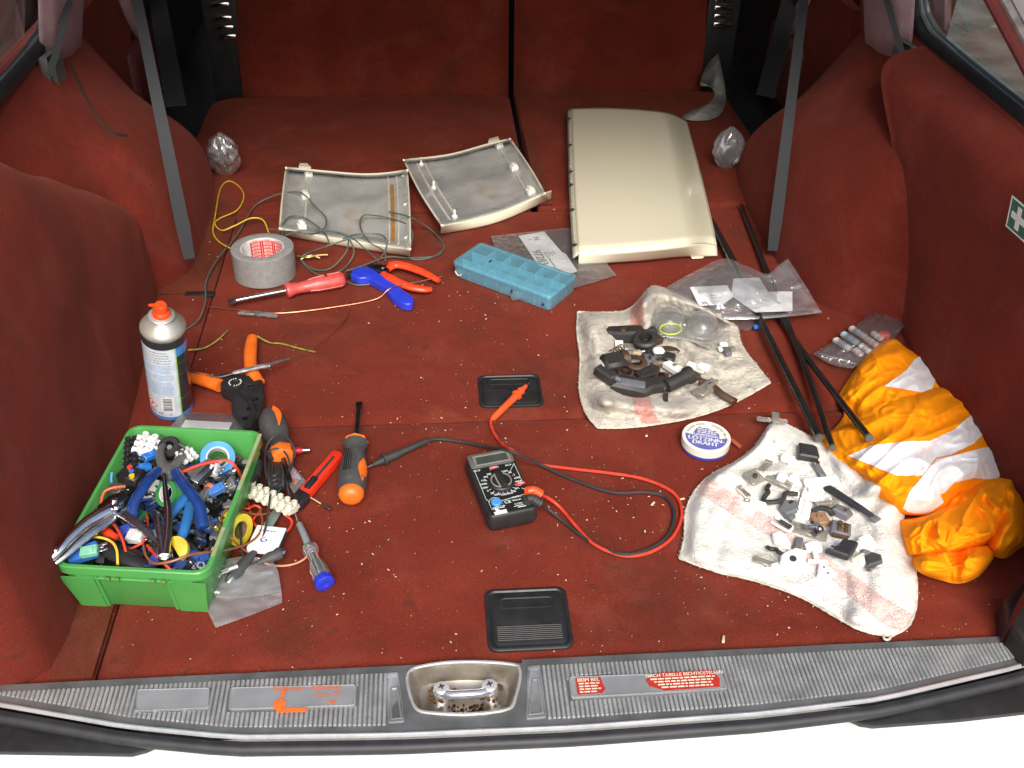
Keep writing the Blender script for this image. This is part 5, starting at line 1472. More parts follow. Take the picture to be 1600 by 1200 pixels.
for a_, b_, nm_ in (((403, 856), (362, 904), 'lower'), ((440, 862), (400, 880), 'upper')):
    a, La = pose(a_, b_, .013, .010)
    if nm_ == 'upper': a, La = pose((440, 863), (401, 880), .013, .010)
    m = MB(); m.rev([(0, .0020), (La*.12, .0035), (La*.45, .0062), (La*.9, .0078), (La, .0066)] if nm_ == 'lower' else [(0, .0066), (La*.1, .0080), (La*.5, .0066), (La*.9, .0032), (La, .0020)], 14, a, .85); bt = part('clip_boot', m, mat('grey black rubber', (.05, .05, .05), .6), cd, w=True)
    m = MB()
    if nm_ == 'lower': m.rev([(La, .0055), (La+.004, .0050), (La+.008, .0035)], 12, a)
    else: m.rev([(-.004, .003), (0, .005)], 12, a)
    part('boot_tip', m, STEEL, bt, w=True)
terminal_strip('terminal_strip', 'ivory terminal strip lying in front of the black cord right of the green box', (374, 764), (460, 804), .014, 8, WTERM, .0165, .014, tilt=-18)
m = MB(); m.box((.016, .008, .010), (.034, .010, .010), pose((374, 764), (460, 804), .014)[0] @ RX(-18), bev=.001)
lug('butt_connector', 'red crimp connector beside the orange collar of the half-hidden screwdriver', 'connector', 466, 704, .010, 2, [('sleeve', pl('crimson sleeve', (.50, .015, .03)), lambda mm: mm.rev([(-.014, .0034), (-.006, .0036), (-.005, .0046), (.003, .0046), (.004, .0034), (.006, .0034)], 12)), ('barrel', STEEL, lambda mm: mm.rev([(.005, .0028), (.014, .0028)], 12))])
# red snap-off knife
Fk, L = pose((466, 783), (529, 709), .008)
kn2 = thing('utility_knife', 'red snap-off knife with black slider between the cord and the big screwdriver', 'knife', Fk)
m = MB(); m.prism([(.010, -.0075), (L*.96, -.008), (L, -.004), (L, .005), (L*.97, .0075), (.012, .0075)], -.005, .005, bev=.002); kb = part('knife_body', m, mat('bright red plastic', (.78, .035, .012), .3, coat=.3), kn2)
m = MB(); m.box((L*.62, -.0005, .0052), (L*.50, .004, .0012)); part('slot', m, INK, kb)
m = MB()
for k in range(15): m.box((L*(.42+.03*k), .002, .0056), (.0012, .003, .001))
part('slot_teeth', m, mat('bright red plastic'), kb, kind='stuff')
m = MB(); m.box((L*.30, -.001, .0066), (L*.22, .008, .005), bev=.0015); part('slider', m, BLACK, kn2)
m = MB(); m.prism([(-.010, -.004), (-.004, -.009), (.012, -.0085), (.016, .0085), (-.002, .0085), (-.010, .004)], -.0055, .0055, bev=.002); part('nose', m, BLACK, kn2)
# blade card in clear pack
bc_ = thing('blade_pack', 'clear pack printed in blue under the red knife', 'pack', T(*P(465, 750)))
mm = MB(); q = [P(*k, .004) for k in [(446, 716), (478, 754), (460, 774), (440, 742)]]
mm.loft([[p for p in q], [p+V((0, 0, .003)) for p in q]], cap0=True, cap1=True); part('pack_film', mm, film('pack film', (.55, .56, .55), .35, .08, .15, .3, 80), bc_, w=True)
mm = MB(); F_ = frame(q[0], q[1]); Lp = (q[1]-q[0]).length
for k in range(4): dashes(mm, Lp*.15, Lp*.92, -.004-.004*k, .0018, 90+k, F_ @ T(0, 0, .0033))
part('blue_print', mm, mat('pale blue ink'), bc_, w=True, kind='stuff')
fw_ = thing('ferrule_wire', 'pale wire with a silver ferrule beside the red knife', 'wire', T(*P(500, 785)))
m = MB(); wires(m, [(478, 774, .004), (490, 780, .004), (503, 788, .003)], .0009); part('wire', m, mat('pale wire', (.55, .42, .25), .5), fw_, w=True)
m = MB(); a, La = pose((502, 788), (517, 796), .003); m.rev([(0, .0016), (La*.4, .0018), (La*.45, .0024), (La, .0024)], 10, a); part('ferrule', m, STEEL, fw_, w=True)
wire('red wire looped below the ivory terminal strip', [(388, 786, .010), (391, 800, .012), (394, 812, .010), (405, 826, .010), (428, 836, .012), (448, 830, .010), (456, 818, .008), (453, 810, .010), (444, 804, .012)], .0015, RW)
wire('second red wire bent behind the yellow tape roll', [(372, 788, .014), (386, 795, .018), (398, 790, .016), (408, 796, .012), (398, 808, .014), (390, 822, .012)], .0014, RW)
wire('brown wire looped round the yellow tape roll', [(430, 800, .008), (405, 804, .016), (380, 800, .028), (356, 796, .040), (346, 808, .038), (350, 824, .040), (362, 842, .034), (378, 856, .018), (388, 864, .010)], .0011, BW)
wire('pale copper wire curving to the test screwdriver', [(414, 880, .012), (432, 884, .004), (452, 883, .003), (470, 877, .003), (482, 868, .005)], .0012, pl('salmon wire', (.52, .25, .16)))
# small junk by the tape
lug('card_box', 'white card with blue marks by the yellow tape roll', 'card', 418, 848, .010, -12, [('card', PAPER, lambda mm: mm.box((0, 0, .004), (.034, .036, .008), bev=.001)), ('side_print', mat('black ink'), lambda mm: mm.box((.0174, 0, .004), (.0004, .030, .006)))])
t = bpy.data.objects[[o.name for o in bpy.data.objects if o.name.startswith('card_box')][-1]]
mm = MB(); text(mm, 'G', .011, T(-.002, -.004, .0083) @ RZ(30), .0004); dashes(mm, -.012, .012, .010, .0016, 4, T(0, 0, .0083)); part('lettering', mm, BLUEINK, t, kind='stuff')
lug('steel_bracket', 'bent grey bracket between the ivory strip and the white card', 'bracket', 424, 815, .008, 70, [('strip', pl('grey green metal', (.20, .25, .22)), lambda mm: mm.prism([(-.018, -.006), (.016, -.004), (.018, .006), (-.014, .005)], 0, .004, bev=.001))], tilt=(20, 10))
lug('lamp_bulb', 'small clear bulb left of the ivory terminal strip', 'lamp', 374, 784, .012, 20, [('glass', film('lamp glass'), lambda mm: mm.rev([(-.010, .004), (-.004, .008), (.004, .008), (.009, .003)], 14)), ('base', STEEL, lambda mm: mm.rev([(-.016, .004), (-.009, .0042)], 12))])
# clear test screwdriver
Fs, L = pose((482, 852), (508, 912), .011, .010)
ts = thing('test_screwdriver', 'clear voltage test screwdriver with a blue end cap', 'screwdriver', Fs)
CLR = mat('clear acrylic', (.80, .82, .85), .08, c2=(.72, .74, .78), trans=.9)
m = MB(); m.rev([(0, .004), (.003, .0085), (.008, .0098), (.013, .0085), (.017, .0060), (.024, .0062), (L*.62, .0088), (L*.88, .0092)], 16); hd = part('handle', m, CLR, ts, sharp=30)
m = MB(); m.rev([(.014, .0030), (L*.55, .0032), (L*.56, .0024), (L*.85, .0024)], 10); part('glow_tube', m, mat('tube metal', (.62, .62, .64), .3, .8), hd)
for k in range(6):
    a = 2*math.pi*k/6; mm = MB(); mm.tube([(.028, math.cos(a)*.0066, math.sin(a)*.0066), (L*.62, math.cos(a)*.0090, math.sin(a)*.0090), (L*.86, math.cos(a)*.0094, math.sin(a)*.0094)], .0011, 5); part('handle_flute', mm, CLR, hd)
m = MB(); m.rev([(L*.86, .0096), (L*.89, .0108), (L*1.0, .0106), (L*1.02, .0085), (L*1.02, .004), (L*1.0, .0035)], 20); part('end_cap', m, mat('cobalt cap', (.02, .04, .50), .3, coat=.3), ts)
Ls = (P(460, 802)-P(482, 852)).length
m = MB(); m.rev([(0, .0042), (-Ls*.62, .0040), (-Ls*.66, .0024)], 12); part('shaft_sleeve', m, mat('grey sleeve', (.26, .28, .28), .45), ts)
m = MB(); m.rev([(-Ls*.62, .0018), (-Ls*.9, .0017), (-Ls, .0008)], 10); part('shaft', m, STEEL, ts)
# small zip bag with a ring terminal
zb = thing('small_bag', 'small cloudy plastic bag with a ring terminal near the sill', 'bag', T(*P(380, 920)))
f1 = coons([(326, 882), (352, 874), (385, 868)], [(338, 934), (385, 934), (440, 924)], [(326, 882), (328, 908), (338, 934)], [(385, 868), (428, 880), (440, 924)])
f3 = coons([(318, 905), (350, 900), (425, 892)], [(337, 981), (390, 962), (441, 942)], [(318, 905), (314, 930), (337, 981)], [(425, 892), (438, 915), (441, 942)])
m = MB(); m.grid(lambda u, v: P(*f1(u, v), .010+.004*nz((u*3, v*3), 1, 9)+.003*abs(nz((u*4+v*2, v*5), 1, 4))), 30, 30); part('film', m, FILM2, zb, w=True)
m = MB(); m.grid(lambda u, v: P(*f3(u, v), .004+.004*abs(nz((u*3-v, v*4), 1, 12))), 30, 30); part('film', m, FILM2, zb, w=True)
m = MB(); F_ = at(337, 898, .018, 25); m.lathe([(.0028, 0), (.0062, 0), (.0062, .0012), (.0028, .0012)], 20, F_, closed=True); m.box((.010, 0, .0006), (.010, .005, .0012), F_); m.rev([(.014, .0022), (.024, .0024)], 10, F_ @ T(0, 0, .001)); part('ring_terminal', m, mat('tinned metal', (.66, .66, .64), .4, .5), zb, w=True)

# ================================================================ multimeter
tl, trr, br, bl_ = P(736, 711, .026), P(806, 698, .026), P(840, 795, .024), P(765, 810, .024)
MF = frame(bl_, br); MF.translation = V((bl_.x, bl_.y, 0))
Wm = (br-bl_).length; Lm = abs((MF.inverted() @ tl).y)
mul = thing('multimeter', 'small black digital multimeter with a grey display bezel', 'multimeter', MF)
hm = .0255
def ml(i, z, r=.006): return [V((x, y, z)) for x, y in rrect(i, Wm-i, i, Lm-i, r)]
m = MB(); m.loft([ml(.003, 0), ml(.001, .002), ml(-.001, .008), ml(-.0005, .018), ml(0, hm-.003), ml(.0008, hm-.0008), ml(.002, hm)], cap0=True, cap1=True)
body = part('case', m, mat('charcoal case', (.022, .022, .022), .5, c2=(.016, .016, .016), dirt=(.07, .065, .06), dn=60, dl=.64), mul)
m = MB(); m.loft([ml(.0012, .0105), ml(-.0013, .0110), ml(-.0013, .0118), ml(.0012, .0123)], cap0=True, cap1=True); part('case_seam', m, BLACK, body)
GB = mat('grey bezel', (.12, .12, .115), .5, c2=(.09, .09, .085), dirt=(.2, .19, .17), dn=50, dl=.62)
m = MB(); m.prism(rrect(.0015, Wm-.0015, Lm*.765, Lm-.001, .004), hm-.001, hm+.0016, bev=.0008); bz = part('display_bezel', m, GB, mul)
lx0, lx1, ly0, ly1 = Wm*.18, Wm*.86, Lm*.815, Lm*.93
m = MB()
m.loft([[V((lx0-.003, ly0-.003, hm+.0018)), V((lx1+.003, ly0-.003, hm+.0018)), V((lx1+.003, ly1+.003, hm+.0018)), V((lx0-.003, ly1+.003, hm+.0018))], [V((lx0-.002, ly0-.002, hm+.0024)), V((lx1+.002, ly0-.002, hm+.0024)), V((lx1+.002, ly1+.002, hm+.0024)), V((lx0-.002, ly1+.002, hm+.0024))], [V((lx0, ly0, hm+.0017)), V((lx1, ly0, hm+.0017)), V((lx1, ly1, hm+.0017)), V((lx0, ly1, hm+.0017))]])
part('display_frame', m, mat('dusty grey', (.20, .19, .16), .7), bz)
m = MB(); m.box(((lx0+lx1)/2, (ly0+ly1)/2, hm+.0014), (lx1-lx0, ly1-ly0, .0006)); part('display', m, mat('dull lcd', (.055, .065, .055), .25, coat=.3), bz)
m = MB(); m.prism(rrect(.0025, Wm-.0025, .003, Lm*.76, .002), hm-.0005, hm+.0006); fp = part('face_plate', m, mat('face black', (.015, .016, .016), .4), mul)
cx, cy, rd = Wm*.50, Lm*.47, Wm*.285
m = MB(); m.lathe([(0, 0), (rd, 0), (rd*.97, .003), (rd*.88, .0042), (rd*.84, .0042), (0, .0042)], 40, T(cx, cy, hm+.0006)); dial = part('selector_dial', m, BLACK, mul)
m = MB(); m.prism([(-.0032, -rd*.82), (.0032, -rd*.82), (.0040, 0), (.0036, rd*.96), (-.0036, rd*.96), (-.0040, 0)], .0042, .0105, T(cx, cy, hm+.0006) @ RZ(4), bev=.001); part('pointer_bar', m, BLACK, dial)
m = MB(); Fd = T(cx, cy, hm+.0052) @ RZ(4)
for s_ in (-1, 1):
    m.tube([V((s_*(.0065+math.cos(R(a))*rd*.42 if False else math.cos(R(a))*rd*.62)*.86+s_*.003, math.sin(R(a))*rd*.68, 0)) for a in range(-78, 79, 12)], .0009, 5, Fd)
m.tube([V((-.0045, -rd*.70, .0005)), V((-.0050, 0, .0005)), V((-.0045, rd*.72, .0005))], .0011, 5, Fd)
part('dial_rim', m, mat('worn edge', (.26, .23, .19), .6), dial, kind='stuff')
WI = mat('white ink', (.72, .74, .74), .6); GI = mat('green ink', (.10, .42, .22), .6)
m = MB(); zt = hm+.0008
for k in range(20):
    a = 2*math.pi*k/20+.157
    if k in (5,): continue
    x, y = cx+math.cos(a)*rd*1.30, cy+math.sin(a)*rd*1.25
    if .004 < x < Wm-.004:
        text(m, ['200', '2', '20', '2000', '10A', '200m', '20k', '2M', '750', '1000'][k % 10], .0042, T(x, y, zt), .0001)
    m.box((0, 0, 0), (.0026, .0005, .0002), T(cx+math.cos(a)*rd*1.08, cy+math.sin(a)*rd*1.08, zt) @ M.Rotation(a, 4, 'Z'))
text(m, 'CE', .0065, T(Wm*.47, Lm*.165, zt), .0002)
text(m, 'NPN PNP', .0036, T(Wm*.26, Lm*.115, zt), .0001); text(m, 'COM', .0040, T(Wm*.66, Lm*.11, zt), .0001); text(m, 'VΩmA', .0040, T(Wm*.66, Lm*.17, zt), .0001); text(m, '10ADC', .0038, T(Wm*.68, Lm*.215, zt), .0001)
text(m, 'OFF', .0001, T(0, 0, 0)) if False else None
text(m, 'DCV', .0040, T(Wm*.12, Lm*.725, zt), .0001); text(m, 'ACV', .0040, T(Wm*.80, Lm*.725, zt), .0001)
part('white_lettering', m, WI, fp, kind='stuff')
m = MB()
def ln(pts, r=.0004): m.tube([V((Wm*x, Lm*y, zt)) for x, y in pts], r, 4)
ln([(.07, .74), (.07, .25), (.10, .245), (.10, .10), (.36, .10), (.36, .20), (.94, .235), (.94, .30), (.86, .33)]); ln([(.93, .735), (.93, .45)]); ln([(.40, .74), (.40, .70)]); ln([(.58, .74), (.58, .70)]); ln([(.75, .60), (.93, .735)])
ln([(.10, .20), (.14, .25), (.22, .27), (.32, .25), (.36, .20)]); ln([(.55, .08), (.88, .085), (.88, .16)]); ln([(.62, .06), (.80, .06)], .0006)
part('printed_lines', m, mat('mint ink', (.45, .60, .52), .6), fp, kind='stuff')
for (x, y, w_, h_, tx_) in ((.49, .725, .16, .050, 'OFF'), (.88, .405, .20, .045, '10A')):
    m = MB(); m.box((Wm*x, Lm*y, zt), (Wm*w_, Lm*h_, .0003)); rp_ = part('red_field', m, mat('red print'), fp)
    m = MB(); text(m, tx_, .0045, T(Wm*x, Lm*y, zt+.0003), .0001); part('field_lettering', m, WI, fp)
m = MB(); m.lathe([(0, 0), (.0062, 0), (.0062, .0022), (.0054, .003), (0, .003)], 24, T(Wm*.24, Lm*.185, hm+.0006)); tsok = part('transistor_socket', m, mat('socket blue', (.06, .26, .62), .5), mul)
m = MB(); m.prism([(-.007, -.004), (.008, -.004), (.008, .002), (.001, .002), (-.003, .007), (-.005, .006), (-.004, .001), (-.007, .001)], 0, .0003, T(Wm*.24, Lm*.045, zt)); part('white_mark', m, WI, fp)
# leads
def lead(nm, lab, pts, r, mt, probe, plug_, mtp):
    t_ = thing(nm, lab, 'test lead', T(*P(*pts[len(pts)//2][:2])))
    mm = MB(); wires(mm, pts, r, 8, 8); part('lead_cable', mm, mt, t_, w=True)
    (a_, za), (b_, zb_) = probe
    F_, L_ = pose(a_, b_, za, zb_)
    mm = MB(); mm.rev([(0, .0026), (.004, .0042), (L_*.70, .0050), (L_*.71, .0072), (L_*.74, .0072), (L_*.75, .0048), (L_*.82, .0046), (L_*.83, .0056), (L_*.86, .0056), (L_*.88, .0036), (L_, .0026)] if 'red' in lab else [(0, .0026), (.006, .0038), (L_*.55, .0042), (L_*.56, .0054), (L_*.78, .0058), (L_*.79, .0080), (L_*.82, .0080), (L_*.83, .0046), (L_, .0030)], 14, F_)
    part('probe_handle', mm, mtp, t_, w=True)
    mm = MB(); mm.rev([(L_*.99, .0013), (L_+.011, .0011), (L_+.014, .0002)], 8, F_); part('probe_tip', mm, STEEL, t_, w=True)
    mm = MB(); q_ = [P(*k) for k in plug_]; mm.tube(cr(q_, 4), [.0052]*5+[.0048]*(len(cr(q_, 4))-5), 12)
    for k in range(3):
        c_ = q_[-2].lerp(q_[-1], .2+.3*k); d_ = (q_[-1]-q_[-2]).normalized(); mm.tube([c_-d_*.0012, c_+d_*.0012], .0060, 12)
    mm.tube([q_[0]+V((0, 0, .003)), q_[0]+V((0, 0, -.004))], .0055, 12)
    part('plug', mm, mtp, t_, w=True)
lead('test_lead', 'red test lead with its probe lying on the far floor handle', [(842, 773, .026), (856, 778, .014), (875, 793, .004), (900, 822, .003), (925, 848, .003), (955, 863, .003), (985, 869, .003), (1020, 861, .003), (1050, 840, .003), (1065, 808, .003), (1060, 780, .003), (1040, 762, .003), (1000, 747, .003), (950, 739, .003), (890, 732, .003), (845, 726, .004), (818, 716, .018), (800, 703, .0275), (788, 697, .016), (778, 686, .005), (768, 668, .003), (767, 655, .005)], .0020, pl('red lead', (.62, .05, .025), .4),
     (((768, 656), .006), ((822, 603), .012)), [(826, 768, .031), (834, 766, .032), (846, 773, .027)], mat('orange red plastic b', (.85, .09, .02), .35))
lead('test_lead', 'black test lead with its probe touching the big screwdriver', [(842, 786, .026), (856, 795, .012), (880, 815, .004), (910, 838, .003), (945, 858, .003), (980, 866, .0055), (1018, 856, .003), (1042, 838, .003), (1053, 810, .003), (1049, 788, .003), (1034, 774, .003), (1005, 769, .003), (965, 770, .003), (930, 762, .003), (880, 743, .003), (845, 726, .007), (820, 716, .022), (804, 707, .031), (790, 703, .030), (765, 699, .012), (730, 692, .004), (700, 687, .004), (680, 686, .005), (668, 689, .006)], .0020, BLK,
     (((669, 688), .006), ((583, 726), .007)), [(824, 781, .031), (832, 779, .031), (845, 787, .025)], mat('dark grey rubber', (.035, .037, .036), .55))

# ================================================================ solder tin
tc0 = P(1101, 697, 0); tr_ = .0300; th_ = .017
tin = thing('solder_tin', 'round white and blue solder wire tin on the carpet', 'tin', T(tc0.x, tc0.y, 0) @ RZ(-17))
m = MB(); m.lathe([(0, 0), (tr_-.001, 0), (tr_, .001), (tr_, .008), (0, .008)], 56); part('tin_base', m, mat('cobalt print', (.05, .06, .42), .35, coat=.3), tin)
m = MB(); m.lathe([(tr_, .0055), (tr_+.0007, .0055), (tr_+.0007, th_-.001), (tr_-.0005, th_), (tr_-.002, th_), (tr_-.0025, th_-.0005), (0, th_-.0005)], 56); lid = part('tin_lid', m, mat('ivory tin', (.74, .72, .62), .35, c2=(.70, .68, .58), coat=.3), tin)
BLT = mat('violet blue print', (.13, .13, .42), .4)
m = MB()
r1 = tr_-.0035
pts = [(math.cos(R(a))*r1, math.sin(R(a))*r1) for a in range(178, 363, 8)]
pts += [(r1*.62, -.002), (r1*.60, .006), (r1*.40, .013), (0, .016), (-r1*.35, .015), (-r1*.30, .019), (-r1*.52, .012), (-r1*.62, .004), (-r1*.62, -.001)]
m.prism(pts, th_-.0005, th_-.0002); part('blue_print', m, BLT, lid)
m = MB(); zt = th_+.0000
text(m, 'UNIVERSAL', .0062, T(.000, .0005, zt), .00015); text(m, 'LÖTZINN-', .0098, T(.0005, -.0070, zt), .0003); text(m, 'DRAHT', .0098, T(-.0005, -.0150, zt), .0003)
for k in range(3): dashes(m, -.012, .014, .0055+.0036*k, .0018, 60+k, T(0, 0, zt))
part('white_lettering', m, mat('bright ink', (.80, .80, .78), .5), lid, kind='stuff')
m = MB(); s_ = 'SOLDER WIRE · SOUDURE EN FIL'
for k, ch in enumerate(s_):
    if ch == ' ': continue
    a = R(168-k*6.6); text(m, ch, .0044, T(math.cos(a)*(tr_-.0062), math.sin(a)*(tr_-.0062), zt) @ M.Rotation(a-math.pi/2, 4, 'Z'), .0001)
part('ring_lettering', m, mat('grey ink'), lid, kind='stuff')
lug('glass_fuse', 'small brick-red fuse on the carpet right of the solder tin', 'fuse', 1150, 693, .003, -62, [('body', pl('brick plastic', (.42, .09, .045)), lambda mm: mm.rev([(-.0085, .0015), (-.008, .0029), (.008, .0029), (.0085, .0015)], 12))])
# ================================================================ rags
def rag_mat(name, c, c2, dirt, dl, stripe_fn):
    """terry cloth with a woven red band laid out in the cloth's own uv"""
    m = mat(name, c, .95, 0, c2, 70, 0, dirt=dirt, dn=38, dl=dl, spec=.1, sheen=.1, detail=10)
    n = m.node_tree; L = n.links.new; b = n.nodes['Principled BSDF']
    src = b.inputs['Base Color'].links[0].from_socket
    uv = n.nodes.new('ShaderNodeUVMap'); uv.uv_map = 'uv'
    sp_ = n.nodes.new('ShaderNodeSeparateXYZ'); L(uv.outputs[0], sp_.inputs[0])
    a, sl, ce, hw, ax = stripe_fn
    # distance from the band's centre line
    m1 = n.nodes.new('ShaderNodeMath'); m1.operation = 'MULTIPLY_ADD'; L(sp_.outputs[1-ax], m1.inputs[0]); m1.inputs[1].default_value = -sl; L(sp_.outputs[ax], m1.inputs[2])
    m2 = n.nodes.new('ShaderNodeMath'); m2.operation = 'SUBTRACT'; L(m1.outputs[0], m2.inputs[0]); m2.inputs[1].default_value = ce
    m3 = n.nodes.new('ShaderNodeMath'); m3.operation = 'ABSOLUTE'; L(m2.outputs[0], m3.inputs[0])
    m4 = n.nodes.new('ShaderNodeMapRange'); m4.inputs[1].default_value = hw; m4.inputs[2].default_value = hw*.85; m4.inputs[3].default_value = 0; m4.inputs[4].default_value = 1
    L(m3.outputs[0], m4.inputs[0])
    tx = n.nodes.new('ShaderNodeTexNoise'); tx.inputs['Scale'].default_value = 800; tx.inputs['Detail'].default_value = 2
    tc = n.nodes.new('ShaderNodeTexCoord'); L(tc.outputs['Object'], tx.inputs['Vector'])
    rp = n.nodes.new('ShaderNodeMapRange'); rp.inputs[1].default_value = .36; rp.inputs[2].default_value = .56; L(tx.outputs[0], rp.inputs[0])
    m5 = n.nodes.new('ShaderNodeMath'); m5.operation = 'MULTIPLY'; L(m4.outputs[0], m5.inputs[0]); L(rp.outputs[0], m5.inputs[1])
    m6 = n.nodes.new('ShaderNodeMath'); m6.operation = 'MULTIPLY'; L(m5.outputs[0], m6.inputs[0]); m6.inputs[1].default_value = a
    mx = n.nodes.new('ShaderNodeMix'); mx.data_type = 'RGBA'; L(m6.outputs[0], mx.inputs[0]); L(src, mx.inputs[6]); mx.inputs[7].default_value = (.60, .13, .10, 1)
    L(mx.outputs[2], b.inputs['Base Color'])
    t2 = n.nodes.new('ShaderNodeTexNoise'); t2.inputs['Scale'].default_value = 520; t2.inputs['Detail'].default_value = 3; L(tc.outputs['Object'], t2.inputs['Vector'])
    bp = n.nodes.new('ShaderNodeBump'); bp.inputs['Strength'].default_value = 1.0; bp.inputs['Distance'].default_value = .003; L(t2.outputs[0], bp.inputs['Height']); L(bp.outputs[0], b.inputs['Normal'])
    return m
RAG = {}
def rag(key, nm, lab, f, zf, mt, n=110, hem=None, fuzz=True):
    pts = {}
    m = MB(); uv = []
    def g(u, v):
        uv.append((u, 1-v)); return P(*f(u, v), zf(u, v))
    m.grid(g, n, n)
    c = P(*f(.5, .5))
    root = thing(nm, lab, 'cloth', T(c.x, c.y, 0), 'cloth rags')
    part('cloth', m, mt, root, w=True, solid=.003, uv=uv, sharp=180)
    # overlocked hem: a beaded edge, and loose loops of terry
    hm_ = MB(); rr_ = random.Random(hash(key) % 99 if False else len(nm)+len(lab))
    for side in range(4):
        q = []
        for k in range(91):
            t_ = k/90
            u, v = ((t_, 0), (1, t_), (t_, 1), (0, t_))[side]
            q.append(P(*f(u, v), zf(u, v)+.0008))
        hm_.tube(q, [.0013+.0008*rr_.random() for k in range(91)], 6)
    hmo = part('hem', hm_, mt_hem, root, w=True)
    if fuzz:
        fz = MB()
        for k in range(2200):
            u, v = rr_.random(), rr_.random()
            side = rr_.randrange(4)
            u, v = ((u, 0), (1, v), (u, 1), (0, v))[side]
            p = P(*f(u, v), max(zf(u, v), .002)); d = V((rr_.uniform(-1, 1), rr_.uniform(-1, 1), rr_.uniform(0, 1)))*rr_.uniform(.0015, .0032)
            fz.tube([p, p+d*.6+V((0, 0, .0006)), p+d], .00028, 3, cap=False)
        part('terry_loops', fz, mt_hem, root, w=True, kind='stuff')
    RAG[key] = (f, zf)
    return root
def ridge(p, q0, q1, w_, h_):
    """a soft fold running from q0 to q1 in uv"""
    ax_, ay = q1[0]-q0[0], q1[1]-q0[1]; L2 = ax_*ax_+ay*ay
    t = min(max(((p[0]-q0[0])*ax_+(p[1]-q0[1])*ay)/L2, 0), 1)
    d = math.hypot(p[0]-q0[0]-ax_*t, p[1]-q0[1]-ay*t)
    return h_*math.exp(-(d/w_)**2)
mt_hem = mat('rag hem', (.62, .59, .50), .95, c2=(.40, .37, .30), ns=90, bump=.8, bs=900)
# soiled grey rag with lamp parts
R1M = rag_mat('soiled grey terry', (.60, .56, .48), (.47, .43, .36), (.13, .12, .10), .55, (.85, .06, .30, .052, 0))
fr1 = coons([(903, 488), (945, 489), (980, 485), (1000, 468), (1016, 450), (1034, 450), (1085, 470), (1142, 506)], [(934, 668), (975, 668), (1030, 662), (1090, 650), (1145, 630), (1203, 598)],
            [(903, 488), (902, 520), (907, 560), (906, 610), (916, 645), (934, 668)], [(1142, 506), (1152, 515), (1158, 540), (1180, 570), (1203, 598)])
def zr1(u, v):
    p = (u, v)
    z = .006+.0016*nz((u*40, v*40), 1, 2)+.006*nz((u*4, v*4), 1, 31)+.004*nz((u*9, v*9), 1, 8)
    z += ridge(p, (.10, .05), (.13, .75), .07, .016)+ridge(p, (.13, .75), (.5, .93), .06, .012)+ridge(p, (.40, .02), (.42, .22), .06, .022)+ridge(p, (.44, .06), (.95, .02), .07, .022)+ridge(p, (.62, .35), (.70, .60), .05, .008)
    z -= ridge(p, (.30, .45), (.45, .55), .20, .006)
    z = .006+(z-.006)*1.3
    d = min(u, 1-u, v, 1-v)
    return max(z, .002)*sst(-.02, .07, d)+.002
rag('a', 'cloth_rag', 'soiled grey terry cloth with dark lamp holders heaped on it', fr1, zr1, R1M)
# cleaner white rag
R2M = rag_mat('white terry', (.80, .78, .72), (.70, .68, .62), (.45, .42, .37), .72, (.55, -.36, .455, .060, 1))
fr2 = coons([(1200, 668), (1218, 660), (1262, 681), (1285, 690), (1310, 714), (1330, 716), (1360, 706), (1388, 700), (1412, 706)], [(1062, 872), (1120, 893), (1180, 907), (1250, 932), (1300, 960), (1345, 984), (1392, 994)],
            [(1200, 668), (1180, 698), (1150, 722), (1112, 742), (1086, 768), (1072, 800), (1070, 840), (1062, 872)], [(1412, 706), (1440, 735), (1438, 765), (1420, 790), (1408, 820), (1422, 850), (1431, 905), (1430, 950), (1418, 978), (1392, 994)])
def zr2(u, v):
    p = (u, v)
    z = .006+.0013*nz((u*45, v*45), 1, 2)+.005*nz((u*4, v*4), 1, 51)+.003*nz((u*8, v*8), 1, 18)+.0015*nz((u*18, v*18), 1, 3)
    z += ridge(p, (.03, .0), (.05, .45), .05, .014)+ridge(p, (.14, .45), (.10, .98), .035, .009)+ridge(p, (.20, .40), (.19, .95), .03, .007)+ridge(p, (.06, .5), (.05, 1), .04, .010)
    z += ridge(p, (.55, .10), (.75, .22), .06, .014)+ridge(p, (.75, .22), (1.0, .10), .06, .020)+ridge(p, (.90, .35), (.82, .95), .05, .009)+ridge(p, (.98, .0), (.96, .3), .06, .016)+ridge(p, (.70, .65), (.80, .98), .03, .008)+ridge(p, (.25, .3), (.02, .5), .05, .010)
    z = .006+(z-.006)*1.1
    d = min(u, 1-u, v, 1-v)
    return max(z, .002)*sst(-.02, .06, d)+.002
r2 = rag('b', 'cloth_rag', 'white terry cloth with a faded red band and small plastic clips on it', fr2, zr2, R2M)
m = MB(); e = P(1392, 994, .004); m.tube(cr([e, e+V((-.004, -.004, 0)), e+V((-.008, -.003, 0)), e+V((-.006, .003, 0)), e+V((0, .003, 0))], 5), .0014, 6); part('thread_loop', m, mt_hem, r2, w=True)
def on(key, px, py):
    """height of a rag under a pixel"""
    f, zf = RAG[key]; best = None
    for i in range(21):
        for j in range(21):
            q = f(i/20, j/20); d = (q[0]-px)**2+(q[1]-py)**2
            if best is None or d < best[0]: best = (d, i/20, j/20)
    return zf(best[1], best[2])+.002

